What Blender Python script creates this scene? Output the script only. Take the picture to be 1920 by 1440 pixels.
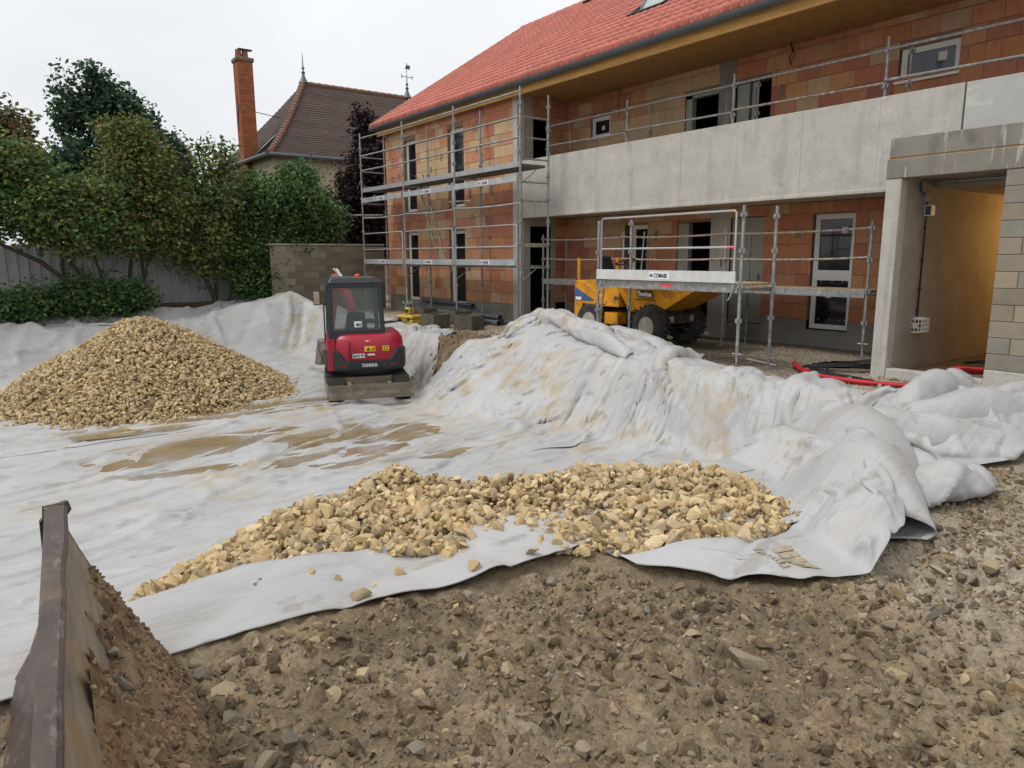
import bpy, math, random
import numpy as np
from mathutils import Matrix, Vector
random.seed(7); rng = np.random.default_rng(7)
for o in list(bpy.data.objects): bpy.data.objects.remove(o)
scene = bpy.context.scene; COL = scene.collection
# ---------------------------------------------------------------- camera
cd = bpy.data.cameras.new('camera'); cam = bpy.data.objects.new('camera', cd); COL.objects.link(cam); scene.camera = cam
PITCH, ROLL, YAW = math.radians(10.2633), math.radians(-0.30542), math.radians(53.1763)
fw = Vector((-math.sin(YAW)*math.cos(PITCH), math.cos(YAW)*math.cos(PITCH), -math.sin(PITCH)))
rt = Vector((math.cos(YAW), math.sin(YAW), 0)); up = rt.cross(fw)
rt2 = math.cos(ROLL)*rt + math.sin(ROLL)*up; up2 = -math.sin(ROLL)*rt + math.cos(ROLL)*up
m = Matrix((rt2, up2, -fw)).transposed().to_4x4(); m.translation = (0, 0, 1.70)
cam.matrix_world = m
cd.sensor_width = 36; cd.lens = 1331/1920*36; cd.clip_start = .05; cd.clip_end = 2000
# ---------------------------------------------------------------- sky, soft overcast sun, exposure
SUN_EL, SUN_AZ = math.radians(58), math.radians(200)
w = bpy.data.worlds.new('World'); scene.world = w; w.use_nodes = True
nt = w.node_tree; nt.nodes.clear(); L = nt.links.new
sky = nt.nodes.new('ShaderNodeTexSky'); sky.sky_type = 'NISHITA'; sky.sun_disc = False
sky.sun_elevation = SUN_EL; sky.sun_rotation = SUN_AZ; sky.air_density = 1; sky.dust_density = 4; sky.altitude = 200
hs = nt.nodes.new('ShaderNodeHueSaturation'); hs.inputs['Saturation'].default_value = .12; hs.inputs['Value'].default_value = 1.0
mx = nt.nodes.new('ShaderNodeMix'); mx.data_type = 'RGBA'; mx.inputs[0].default_value = .8
tc = nt.nodes.new('ShaderNodeTexCoord'); sp = nt.nodes.new('ShaderNodeSeparateXYZ')
mr = nt.nodes.new('ShaderNodeMapRange'); mr.inputs[1].default_value = -.05; mr.inputs[2].default_value = 1.0; mr.inputs[3].default_value = 0; mr.inputs[4].default_value = 1
cr = nt.nodes.new('ShaderNodeValToRGB')      # overcast cloud deck: brighter overhead than at the horizon
cr.color_ramp.elements[0].color = (8.2, 8.4, 8.7, 1); cr.color_ramp.elements[1].color = (12.2, 12.4, 12.7, 1)
nz = nt.nodes.new('ShaderNodeTexNoise'); nz.inputs['Scale'].default_value = 1.7; nz.inputs['Detail'].default_value = 4
mp = nt.nodes.new('ShaderNodeMapping'); mp.inputs['Scale'].default_value = (1, 1, 2.5)
mul = nt.nodes.new('ShaderNodeMix'); mul.data_type = 'RGBA'; mul.blend_type = 'MULTIPLY'; mul.inputs[0].default_value = 1
nr = nt.nodes.new('ShaderNodeMapRange'); nr.inputs[1].default_value = .3; nr.inputs[2].default_value = .7; nr.inputs[3].default_value = .84; nr.inputs[4].default_value = 1.06
bg = nt.nodes.new('ShaderNodeBackground'); bg.inputs['Strength'].default_value = .095; wo = nt.nodes.new('ShaderNodeOutputWorld')
L(sky.outputs[0], hs.inputs['Color']); L(hs.outputs[0], mx.inputs[6]); L(tc.outputs['Generated'], sp.inputs[0]); L(sp.outputs['Z'], mr.inputs[0]); L(mr.outputs[0], cr.inputs[0])
L(tc.outputs['Generated'], mp.inputs[0]); L(mp.outputs[0], nz.inputs['Vector']); L(nz.outputs[0], nr.inputs[0]); L(cr.outputs[0], mul.inputs[6]); L(nr.outputs[0], mul.inputs[7]); L(mul.outputs[2], mx.inputs[7])
L(mx.outputs[2], bg.inputs['Color']); L(bg.outputs[0], wo.inputs[0])
sd = bpy.data.lights.new('sun', 'SUN'); sd.energy = 1.3; sd.angle = math.radians(18); sd.color = (1, .97, .93)
so = bpy.data.objects.new('sun', sd); COL.objects.link(so)
sv = Vector((math.sin(SUN_AZ)*math.cos(SUN_EL), math.cos(SUN_AZ)*math.cos(SUN_EL), math.sin(SUN_EL)))
so.rotation_euler = sv.to_track_quat('Z', 'Y').to_euler(); so.location = (0, 0, 30)
vs = scene.view_settings; vs.view_transform = 'Standard'; vs.look = 'None'; vs.exposure = .26; vs.gamma = 1; vs.use_curve_mapping = False
# ---------------------------------------------------------------- materials
MATS = {}
def mat(name, col, rough=.8, var=.18, scale=4., bump=0., bscale=60., metal=0., spec=.35, attr=False, stain=None, streak=None, stretch=(1, 1, 1), bstretch=(1, 1, 1), detail=6., extra=None, smooth_rough=None, crinkle=None):
    """procedural principled material; colour varies by world position, optional stain (colour, scale, lo, hi, amount)"""
    if name in MATS: return MATS[name]
    m = bpy.data.materials.new(name); m.use_nodes = True; MATS[name] = m
    t = m.node_tree; N = t.nodes; l = t.links.new; b = N['Principled BSDF']
    b.inputs['Roughness'].default_value = rough; b.inputs['Metallic'].default_value = metal; b.inputs['Specular IOR Level'].default_value = spec
    g = N.new('ShaderNodeNewGeometry')
    def noise(sc, st=(1, 1, 1), det=detail):
        mp = N.new('ShaderNodeMapping'); mp.inputs['Scale'].default_value = (sc*st[0], sc*st[1], sc*st[2]); l(g.outputs['Position'], mp.inputs[0])
        n = N.new('ShaderNodeTexNoise'); n.inputs['Scale'].default_value = 1; n.inputs['Detail'].default_value = det; n.inputs['Roughness'].default_value = .6; l(mp.outputs[0], n.inputs['Vector']); return n.outputs[0]
    def mixc(f, a, bb, mode='MIX'):
        x = N.new('ShaderNodeMix'); x.data_type = 'RGBA'; x.blend_type = mode
        for s_, v in ((0, f), (6, a), (7, bb)):
            if hasattr(v, 'default_value') or hasattr(v, 'is_linked'): l(v, x.inputs[s_])
            elif isinstance(v, (int, float)): x.inputs[s_].default_value = v if s_ == 0 else (v, v, v, 1)
            else: x.inputs[s_].default_value = (*v, 1)
        return x.outputs[2]
    def rng_(v, a, bb, c=0., d=1.):
        x = N.new('ShaderNodeMapRange'); x.inputs[1].default_value = a; x.inputs[2].default_value = bb; x.inputs[3].default_value = c; x.inputs[4].default_value = d; l(v, x.inputs[0]); return x.outputs[0]
    n1 = noise(scale, stretch)
    f = rng_(n1, .3, .7)
    c = mixc(f, tuple(v*(1-var) for v in col), tuple(min(1, v*(1+var)) for v in col))
    if attr:
        a = N.new('ShaderNodeAttribute'); a.attribute_name = 'Col'; c = mixc(1.0, c, a.outputs['Color'], 'MULTIPLY')
    for s_ in ([stain] if isinstance(stain, tuple) else (stain or [])):
        sc, ss, lo, hi, am = s_[:5]; st = s_[5] if len(s_) > 5 else (1, 1, 1)
        c = mixc(rng_(noise(ss, st), lo, hi, 0, am), c, sc)
    if extra: c = extra(t, g, c, noise, mixc, rng_)
    l(c, b.inputs['Base Color'])
    if bump:
        bn = N.new('ShaderNodeBump'); bn.inputs['Strength'].default_value = 1; bn.inputs['Distance'].default_value = bump
        l(noise(bscale, bstretch), bn.inputs['Height']); l(bn.outputs[0], b.inputs['Normal'])
        for (ds, sc, st) in (crinkle or []):      # sharp creases: folded noise
            a_ = N.new('ShaderNodeMath'); a_.operation = 'SUBTRACT'; l(noise(sc, st, 3), a_.inputs[0]); a_.inputs[1].default_value = .5
            a2 = N.new('ShaderNodeMath'); a2.operation = 'ABSOLUTE'; l(a_.outputs[0], a2.inputs[0])
            b2 = N.new('ShaderNodeBump'); b2.inputs['Strength'].default_value = 1; b2.inputs['Distance'].default_value = ds; l(a2.outputs[0], b2.inputs['Height']); l(bn.outputs[0], b2.inputs['Normal']); l(b2.outputs[0], b.inputs['Normal']); bn = b2
    if smooth_rough:
        l(rng_(noise(smooth_rough[0]), .35, .65, smooth_rough[1], smooth_rough[2]), b.inputs['Roughness'])
    return m
# ---------------------------------------------------------------- mesh building
WL = {}
def wloc(o): return WL.get(o.name, Vector((0, 0, 0))) if o is not None else Vector((0, 0, 0))
def link(o, parent=None, loc=None):
    """loc is a world position; parents are never rotated or scaled"""
    COL.objects.link(o); L0 = Vector(loc) if loc is not None else wloc(parent)
    WL[o.name] = L0; o.location = L0 - wloc(parent)
    if parent is not None: o.parent = parent
    return o
def tag(o, label=None, cat=None, group=None, kind=None):
    if label: o['label'] = label
    if cat: o['category'] = cat
    if group: o['group'] = group
    if kind: o['kind'] = kind
    return o
def thing(name, loc, label, cat, group=None):
    o = bpy.data.objects.new(name, None); o.empty_display_size = .2
    return tag(link(o, None, loc), label, cat, group)
def mesh_from(name, V, F, mats=(), mi=None, smooth=False, col=None):
    me = bpy.data.meshes.new(name); V = np.asarray(V, np.float32).reshape(-1, 3)
    if isinstance(F, np.ndarray):
        k = F.shape[1]; nf = len(F); li = F.ravel().astype(np.int32); ls = np.arange(nf, dtype=np.int32)*k; lt = np.full(nf, k, np.int32)
    else:
        nf = len(F); lt = np.fromiter((len(f) for f in F), np.int32, nf); li = np.fromiter((i for f in F for i in f), np.int32, int(lt.sum())); ls = np.concatenate([[0], np.cumsum(lt)[:-1]]).astype(np.int32) if nf else np.zeros(0, np.int32)
    me.vertices.add(len(V)); me.vertices.foreach_set('co', V.ravel())
    me.loops.add(len(li)); me.loops.foreach_set('vertex_index', li)
    me.polygons.add(nf); me.polygons.foreach_set('loop_start', ls); me.polygons.foreach_set('loop_total', lt)
    for m_ in mats: me.materials.append(m_)
    if mi is not None: me.polygons.foreach_set('material_index', np.asarray(mi, np.int32))
    me.polygons.foreach_set('use_smooth', np.full(nf, bool(smooth)))
    if col is not None:
        c = np.ones((len(V), 4), np.float32); c[:, :3] = np.asarray(col, np.float32)
        a = me.color_attributes.new('Col', 'FLOAT_COLOR', 'POINT'); a.data.foreach_set('color', c.ravel())
    me.update(calc_edges=True); me.validate(); return me
def obj_from(name, V, F, material, parent=None, smooth=False, col=None, loc=None):
    V = np.asarray(V, float).reshape(-1, 3)
    l0 = np.array(Vector(loc) if loc is not None else wloc(parent))
    me = mesh_from(name, V-l0, F, [material] if not isinstance(material, (list, tuple)) else material, smooth=smooth, col=col)
    return link(bpy.data.objects.new(name, me), parent, loc)
BOXF = [(0, 3, 2, 1), (4, 5, 6, 7), (0, 1, 5, 4), (1, 2, 6, 5), (2, 3, 7, 6), (3, 0, 4, 7)]
class MB:
    """collects shapes; build() links them as one mesh object (coordinates are world coordinates unless xf is set)"""
    def __init__(s, xf=None): s.v = []; s.f = []; s.c = []; s.xf = xf; s.n = 0; s.col = (1, 1, 1)
    def add(s, V, F):
        V = np.asarray(V, float).reshape(-1, 3)
        if s.xf is not None: V = V @ np.array(s.xf.to_3x3()).T + np.array(s.xf.translation)
        s.v.append(V); s.f += [tuple(int(i)+s.n for i in f) for f in F]; s.c.append(np.tile(s.col, (len(V), 1))); s.n += len(V); return s
    def box(s, a, b, bev=0.):
        x0, y0, z0 = a; x1, y1, z1 = b
        if bev <= 0: return s.add([(x0, y0, z0), (x1, y0, z0), (x1, y1, z0), (x0, y1, z0), (x0, y0, z1), (x1, y0, z1), (x1, y1, z1), (x0, y1, z1)], BOXF)
        e = min(bev, (x1-x0)/2.01, (y1-y0)/2.01, (z1-z0)/2.01)
        V = []; 
        for z, i in ((z0, e), (z0+e, 0), (z1-e, 0), (z1, e)):
            V += [(x0+i+e*(i == 0), y0+i, z), (x1-i-e*(i == 0), y0+i, z), (x1-i, y0+i+e*(i == 0), z), (x1-i, y1-i-e*(i == 0), z), (x1-i-e*(i == 0), y1-i, z), (x0+i+e*(i == 0), y1-i, z), (x0+i, y1-i-e*(i == 0), z), (x0+i, y0+i+e*(i == 0), z)]
        F = [tuple(range(7, -1, -1)), tuple(range(24, 32))]
        for r in range(3): F += [(r*8+k, r*8+(k+1) % 8, (r+1)*8+(k+1) % 8, (r+1)*8+k) for k in range(8)]
        return s.add(V, F)
    def obox(s, c, ax, ay, az, bev=0):
        """box from centre and three half-axis vectors"""
        c, ax, ay, az = map(np.array, (c, ax, ay, az)); V = []
        for k in (-1, 1):
            for i, j in ((-1, -1), (1, -1), (1, 1), (-1, 1)): V.append(c+i*ax+j*ay+k*az)
        return s.add(V, BOXF)
    def beam(s, p, q, w, h, upv=(0, 0, 1)):
        p, q, u = np.array(p, float), np.array(q, float), np.array(upv, float); d = q-p; L_ = np.linalg.norm(d); d /= L_
        a = np.cross(d, u); 
        if np.linalg.norm(a) < 1e-6: a = np.cross(d, (1, 0, 0))
        a /= np.linalg.norm(a); u = np.cross(a, d)
        return s.obox((p+q)/2, d*L_/2, a*w/2, u*h/2)
    def tube(s, pts, r, n=8, cap=True, closed=False):
        P = np.array(pts, float); k = len(P); R = np.broadcast_to(np.asarray(r, float), (k,))
        V = []; ref = None
        for i in range(k):
            t = (P[(i+1) % k]-P[i-1]) if closed else (P[min(i+1, k-1)]-P[max(i-1, 0)]); t = t/(np.linalg.norm(t)+1e-12)
            if ref is None:
                ref = np.cross(t, (0, 0, 1)) if abs(t[2]) < .95 else np.cross(t, (1, 0, 0))
            ref = ref-t*ref.dot(t); ref = ref/(np.linalg.norm(ref)+1e-12); bb = np.cross(t, ref)
            for j in range(n):
                a = 2*math.pi*j/n; V.append(P[i]+R[i]*(math.cos(a)*ref+math.sin(a)*bb))
        F = [(i*n+j, i*n+(j+1) % n, ((i+1) % k)*n+(j+1) % n, ((i+1) % k)*n+j) for i in range(k if closed else k-1) for j in range(n)]
        if cap and not closed: F += [tuple(range(n-1, -1, -1)), tuple((k-1)*n+j for j in range(n))]
        return s.add(V, F)
    def pipe(s, p, q, r, ri, n=14):
        p, q = np.array(p, float), np.array(q, float); d = (q-p)/np.linalg.norm(q-p); a = np.cross(d, (0, 0, 1)) if abs(d[2]) < .95 else np.array((1., 0, 0)); a /= np.linalg.norm(a); b = np.cross(d, a); V = []
        for c, R in ((p, r), (q, r), (q, ri), (p, ri)):
            V += [c+R*(math.cos(2*math.pi*j/n)*a+math.sin(2*math.pi*j/n)*b) for j in range(n)]
        return s.add(V, [(i*n+j, i*n+(j+1) % n, ((i+1) % 4)*n+(j+1) % n, ((i+1) % 4)*n+j) for i in range(4) for j in range(n)])
    def prism(s, poly, axis, a, b):
        """polygon in the plane across `axis`, extruded from a to b along it (poly pairs are the other two axes in xyz order)"""
        n = len(poly); V = []
        for t in (a, b):
            for p in poly:
                V.append((t, p[0], p[1]) if axis == 0 else (p[0], t, p[1]) if axis == 1 else (p[0], p[1], t))
        return s.add(V, [tuple(range(n-1, -1, -1)), tuple(range(n, 2*n))]+[(i, (i+1) % n, n+(i+1) % n, n+i) for i in range(n)])
    def loft(s, A, B):
        n = len(A); return s.add(list(A)+list(B), [tuple(range(n-1, -1, -1)), tuple(range(n, 2*n))]+[(i, (i+1) % n, n+(i+1) % n, n+i) for i in range(n)])
    def lathe(s, prof, c, axis=(0, 0, 1), n=16, cap=True):
        """profile [(radius, height)] turned about axis through c"""
        d = np.array(axis, float); d /= np.linalg.norm(d); a = np.cross(d, (0, 0, 1)) if abs(d[2]) < .95 else np.array((1., 0, 0)); a /= np.linalg.norm(a); b = np.cross(d, a); c = np.array(c, float)
        V = [c+d*h+max(r, 1e-4)*(math.cos(2*math.pi*j/n)*a+math.sin(2*math.pi*j/n)*b) for r, h in prof for j in range(n)]; k = len(prof)
        return s.add(V, [(i*n+j, i*n+(j+1) % n, (i+1)*n+(j+1) % n, (i+1)*n+j) for i in range(k-1) for j in range(n)]+([tuple(range(n-1, -1, -1)), tuple((k-1)*n+j for j in range(n))] if cap else []))
    def build(s, name, material, parent=None, smooth=False, loc=None, col=False, kind=None, bevel=0):
        o = obj_from(name, np.concatenate(s.v), s.f, material, parent, smooth, np.concatenate(s.c) if col else None, loc)
        if smooth and smooth != 'all':
            try: o.data.set_sharp_from_angle(angle=math.radians(40))
            except Exception: pass
        if bevel:
            bm = o.modifiers.new('bevel', 'BEVEL'); bm.width = bevel; bm.segments = 2; bm.limit_method = 'ANGLE'
        if kind: o['kind'] = kind
        return o
def text(name, body, size, mat_, parent, origin, right, upv, width=None, bold=.0, depth=.002):
    """flat lettering, centred on origin, lying in the plane of right/up"""
    c = bpy.data.curves.new(name, 'FONT'); c.body = body; c.size = size; c.align_x = 'CENTER'; c.align_y = 'CENTER'; c.offset = bold; c.extrude = depth; c.resolution_u = 3
    o = bpy.data.objects.new(name+'_tmp', c); COL.objects.link(o); dg = bpy.context.evaluated_depsgraph_get(); dg.update()
    me = bpy.data.meshes.new_from_object(o.evaluated_get(dg)); bpy.data.objects.remove(o)
    n = len(me.vertices); V = np.zeros(n*3, np.float32); me.vertices.foreach_get('co', V); V = V.reshape(-1, 3)
    V[:, :2] -= (V[:, :2].max(0)+V[:, :2].min(0))/2
    if width: V[:, 0] *= width/(V[:, 0].max()-V[:, 0].min())
    r = np.array(right, float); r /= np.linalg.norm(r); u = np.array(upv, float); u -= r*u.dot(r); u /= np.linalg.norm(u); nn = np.cross(r, u)
    Wd = np.array(origin, float)+V[:, :1]*r+V[:, 1:2]*u+V[:, 2:3]*nn
    F = [tuple(p.vertices) for p in me.polygons]; bpy.data.meshes.remove(me)
    return obj_from(name, Wd, F, mat_, parent)
def frame(origin, ang):
    return Matrix.Translation(Vector(origin)) @ Matrix.Rotation(ang, 4, 'Z')
# ---------------------------------------------------------------- noise and terrain
def _h(ix, iy, s):
    n = (ix.astype(np.int64)*374761393 + iy.astype(np.int64)*668265263 + s*974634533) & 0x7fffffff
    n = ((n ^ (n >> 13))*1274126177) & 0x7fffffff
    return ((n ^ (n >> 16)) & 0xffff)/32767.5 - 1.0
def vnoise(x, y, s=0):
    x = np.asarray(x, float); y = np.asarray(y, float)
    ix = np.floor(x); iy = np.floor(y); fx = x-ix; fy = y-iy
    ix = ix.astype(np.int64); iy = iy.astype(np.int64)
    u = fx*fx*fx*(fx*(fx*6-15)+10); v = fy*fy*fy*(fy*(fy*6-15)+10)
    a = _h(ix, iy, s); b = _h(ix+1, iy, s); c = _h(ix, iy+1, s); d = _h(ix+1, iy+1, s)
    return (a*(1-u)+b*u)*(1-v) + (c*(1-u)+d*u)*v
def fbm(x, y, o=4, s=0, g=.5):
    r = 0; a = 1.0
    for k in range(o):
        r = r + a*vnoise(x*2**k+17.3*k, y*2**k-9.1*k, s+k); a *= g
    return r
def ridge(x, y, o=3, s=0):
    r = 0; a = 1.0
    for k in range(o):
        r = r + a*(1-2*np.abs(vnoise(x*2**k+3.7*k, y*2**k+1.9*k, s+k))); a *= .5
    return r
def sstep(t):
    t = np.clip(t, 0, 1); return t*t*(3-2*t)
def gs(x, c, w): return np.exp(-((x-c)/w)**2)
NEARX = np.array([(-6, -3.8), (.5, -3.85), (1.1, -3.72), (1.5, -3.55), (2.0, -3.16), (2.4, -3.0), (2.9, -2.55), (3.6, -2.34), (4.1, -2.32), (5.0, -2.6), (6, -2.9)])
CRSTX = np.array([(-6, -3.9), (.5, -3.9), (1.0, -4.2), (1.5, -4.4), (2.4, -4.65), (2.8, -4.2), (3.5, -3.9), (4.1, -3.6), (4.4, -3.1), (4.8, -2.7), (6, -2.9)])
def terr(x, y):
    """height of the bare soil: building ground at 0, the excavated pit about 1 m below it"""
    x = np.asarray(x, float); y = np.asarray(y, float)
    wob = .12*vnoise(x*.7, y*.7, 5)
    wy = .75 + 1.1*gs(x, -10.2, 1.7) + .2*gs(x, -14.5, 1.2)
    near = (-3.5+wob - x)/.75
    far = (x + 20.3+wob)/1.3
    right = (7.72+wob*.8 - y)/wy
    left = (y + 16)/1.0
    k = 6.0
    m = -np.log(np.exp(-k*np.clip(near, -3, 3)) + np.exp(-k*np.clip(far, -3, 3)) + np.exp(-k*np.clip(right, -3, 3)) + np.exp(-k*np.clip(left, -3, 3)))/k
    t = sstep((m+.05)/1.05)
    z = -1.0*t
    z = z + .03*fbm(x*.5, y*.5, 3, 11)*(1-.4*t)
    z = z + .50*gs(x, -9.75, .85)*gs(y, 8.2, .5) + .20*gs(x, -8.3, .8)*gs(y, 8.1, .45) + .05*gs(y, 7.9, .3)*sstep((x+8)/1)*sstep((-3.4-x)/.5)
    z = z + .13*gs(x, -3.45, .3)*sstep((1.75-y)/.7)
    z = z + .30*gs(x, -20.9, .8)*sstep((8.5-y)/1)*sstep((y-4.2)/2.5) + .35*sstep((-21.2-x)/1.2)*sstep((10-y)/2.5)
    z = z + .35*gs(x, -20.2, .7)*gs(y, 7.2, 1.0)
    return z
def pile_near(x, y):
    n = np.interp(y, NEARX[:, 0], NEARX[:, 1]); c = np.interp(y, CRSTX[:, 0], CRSTX[:, 1])
    w = np.maximum(n-c, .02)
    s = (n-x)/w
    zc = .07*sstep((y-.55)/1.2)*sstep((5.0-y)/.8)
    top = .02 + zc*np.clip(s, 0, 1)**.8
    back = top - np.clip(c-x, 0, 9)*.70
    z = np.where(s < 0, -9, np.where(s <= 1, top, back)) + .05*vnoise(x*2.2, y*2.2, 41)
    return np.where((y < .5) | (y > 4.18+.42*(-2.34-x)+.06*vnoise(x*6, y*6, 43)), -9, z)
def pile_far(x, y):
    dx = x+15.5; dy = y-2.5
    r = np.hypot(dx/1.03, dy/.90)*(1+.06*vnoise(x*.6, y*.6, 3))
    z = .88 - .60*np.sqrt(r*r+.42) + .06*vnoise(x*1.3, y*1.3, 9)
    return z
# ---------------------------------------------------------------- geotextile sheets: a small cloth solver
def cloth(P, rest_u, rest_v, floor, iters=160, pin=None, bend=.35, fric=.55, grav=.0035, wide=0., pinxy=False):
    """P (nu,nv,3) start positions; rest lengths along both grid directions; floor(x,y) height below the cloth"""
    P = P.astype(np.float64).copy(); V = np.zeros_like(P)
    if pin is None: pin = np.zeros(P.shape[:2], bool)
    P0 = P.copy()
    ru, rv = rest_u, rest_v
    d1 = np.sqrt(((ru[:, :-1])**2 + (rv[:-1, :])**2))
    fl = floor(P[..., 0], P[..., 1])
    for it in range(iters):
        Q = P + V*.86
        Q[..., 2] -= grav
        for sub in range(3):
            D = np.zeros_like(Q); N = np.zeros(Q.shape[:2])+1e-6
            def con(a, b, L, st, soft=False):
                A = Q[a]; B = Q[b]
                e = B-A; l = np.sqrt((e*e).sum(-1))+1e-9
                c = st*.5*(l-L)/l
                if soft: c = np.where(l > L, c, c*.3)
                e *= c[..., None]
                D[a] += e; D[b] -= e; N[a] += st; N[b] += st
            s_ = slice
            con((s_(None, -1), s_(None)), (s_(1, None), s_(None)), ru, 1)
            con((s_(None), s_(None, -1)), (s_(None), s_(1, None)), rv, 1)
            con((s_(None, -1), s_(None, -1)), (s_(1, None), s_(1, None)), d1, .7)
            con((s_(1, None), s_(None, -1)), (s_(None, -1), s_(1, None)), d1, .7)
            con((s_(None, -2), s_(None)), (s_(2, None), s_(None)), ru[:-1]+ru[1:], bend)
            con((s_(None), s_(None, -2)), (s_(None), s_(2, None)), rv[:, :-1]+rv[:, 1:], bend)
            if wide:      # stiffness over a longer span keeps folds broad
                w4 = 4
                con((s_(None, -w4), s_(None)), (s_(w4, None), s_(None)), sum(ru[i:ru.shape[0]-w4+1+i] for i in range(w4)), wide, True)
                con((s_(None), s_(None, -w4)), (s_(None), s_(w4, None)), sum(rv[:, i:rv.shape[1]-w4+1+i] for i in range(w4)), wide, True)
            Q += D*(1.5/np.maximum(N, 1))[..., None]
        if it % 4 == 0: fl = floor(Q[..., 0], Q[..., 1])
        hit = Q[..., 2] < fl
        Q[..., 2] = np.where(hit, fl, Q[..., 2])
        f = np.where(hit, fric, 0.0)[..., None]
        Q[..., :2] += (P[..., :2]-Q[..., :2])*f
        Q[pin] = P0[pin]
        if pinxy: Q[0, :, :2] = P0[0, :, :2]; Q[-1, :, :2] = P0[-1, :, :2]; Q[:, 0, :2] = P0[:, 0, :2]; Q[:, -1, :2] = P0[:, -1, :2]
        V = Q-P; P = Q
    fl = floor(P[..., 0], P[..., 1])
    P[..., 2] = np.maximum(P[..., 2], fl)
    return P
def sheet_grid(xs, ys, lift, ex, ey, floor, noise=.02, seed=0, iters=160, fold=None, **k):
    X, Y = np.meshgrid(xs, ys, indexing='ij')
    Z0 = floor(X, Y)
    P = np.stack([X, Y, Z0], -1)
    ru = np.sqrt(((P[1:]-P[:-1])**2).sum(-1)); rv = np.sqrt(((P[:, 1:]-P[:, :-1])**2).sum(-1))
    exf = ex(X, Y) if callable(ex) else np.full(X.shape, ex)
    eyf = ey(X, Y) if callable(ey) else np.full(X.shape, ey)
    ru = ru*(1+.5*(exf[1:]+exf[:-1])); rv = rv*(1+.5*(eyf[:, 1:]+eyf[:, :-1]))
    P[..., 2] += lift + noise*(fbm(X*1.7, Y*1.7, 3, seed)+1)
    if fold is not None: P[..., 2] += fold(X, Y)
    return cloth(P, ru, rv, floor, iters, **k)
# ---------------------------------------------------------------- geotextile sheets lining the pit
def grid_obj(name, P, mat_, parent=None, smooth=True, col=None):
    nu, nv = P.shape[:2]; i = np.arange(nu*nv).reshape(nu, nv)
    F = np.stack([i[:-1, :-1], i[1:, :-1], i[1:, 1:], i[:-1, 1:]], -1).reshape(-1, 4)
    return obj_from(name, P.reshape(-1, 3), F, mat_, parent, smooth, col)
def creases(X, Y, seed, along=0., fx=1.5, fy=.25, p=5):
    """thin crests, long across one direction"""
    c, s = math.cos(along), math.sin(along); U = c*X+s*Y; V = -s*X+c*Y
    U = U+.35*fbm(X*.5, Y*.5, 2, seed+50); 
    r = 1-np.abs(vnoise(U*fx, V*fy, seed)); return np.clip(r, 0, 1)**p
def curv(ys, xl, xr, nu):
    """grid between two edge curves x=xl(y), x=xr(y)"""
    t = np.linspace(0, 1, nu)[:, None]; a = np.interp(ys, *zip(*xl))[None]; b = np.interp(ys, *zip(*xr))[None]
    return a*(1-t)+b*t, np.broadcast_to(ys[None], (nu, len(ys))).copy()
def drape(X, Y, base, fold, iters, ex=.0, under=None, **k):
    fl = (lambda x, y: terr(x, y)+base) if under is None else (lambda x, y: terr(x, y)+base+under(x, y))
    P = np.stack([X, Y, fl(X, Y)+.004], -1); P[..., 2] += fold
    ru = np.sqrt(((P[1:]-P[:-1])**2).sum(-1))*(1+ex); rv = np.sqrt(((P[:, 1:]-P[:, :-1])**2).sum(-1))*(1+ex)
    return cloth(P, ru, rv, fl, iters, **k)
def ridges(X, Y, lst):
    Z = np.zeros_like(X)
    for pts, h, w_, p in lst:
        pts = np.array(pts, float); best = np.full(X.shape, 9.0); hh = np.zeros_like(X); n = len(pts)-1
        for k in range(n):
            a, b = pts[k], pts[k+1]; e = b-a; t = np.clip(((X-a[0])*e[0]+(Y-a[1])*e[1])/(e@e), 0, 1)
            d = np.hypot(X-a[0]-t*e[0], Y-a[1]-t*e[1]); u = (k+t)/n
            hh = np.where(d < best, h*(.55+.45*np.sin(np.pi*(.12+.76*u))), hh); best = np.minimum(d, best)
        q = np.clip(1-best/(w_*(1+.25*vnoise(X*2, Y*2, 7))), 0, 1)
        Z = np.maximum(Z, hh*q**p)+.25*np.minimum(Z, hh*q**p)
    return Z
def wall_mask(Y, a=6.6, b=7.3): return sstep((Y-a)/(b-a))
RI = 45
def upsample(P, m):
    n = len(P); t = np.linspace(0, n-1, (n-1)*m+1); i = np.clip(t.astype(int), 0, n-2); f = (t-i)[:, None, None]
    a, b, c, d = P[np.maximum(i-1, 0)], P[i], P[i+1], P[np.minimum(i+2, n-1)]
    return .5*(2*b+(c-a)*f+(2*a-5*b+4*c-d)*f*f+(3*b-a-3*c+d)*f**3)
def wallfold(x, y):
    wm = wall_mask(y, 6.3, 7.2)*sstep((8.6-y)/.5)
    return wm*(.13*creases(x+.25*y, y*.3, 21, .1, .95, .4, 1.6)+.08*creases(x-.3*y, y*.4, 22, -.2, 1.7, .5, 2)+.05*creases(x, y, 27, .9, .9, .5, 3))
def midfold(x, y):
    wm = wall_mask(y, 5.2, 6.9)*sstep((8.3-y)/.6)
    return wm*(.11*creases(x+.2*y, y*.3, 41, .1, 1.05, .35, 1.8)+.07*creases(x-.35*y, y*.4, 42, -.2, 1.9, .5, 2)) + .05*creases(x, y, 43, .45, .8, .2, 4)*(1-wm)
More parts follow.
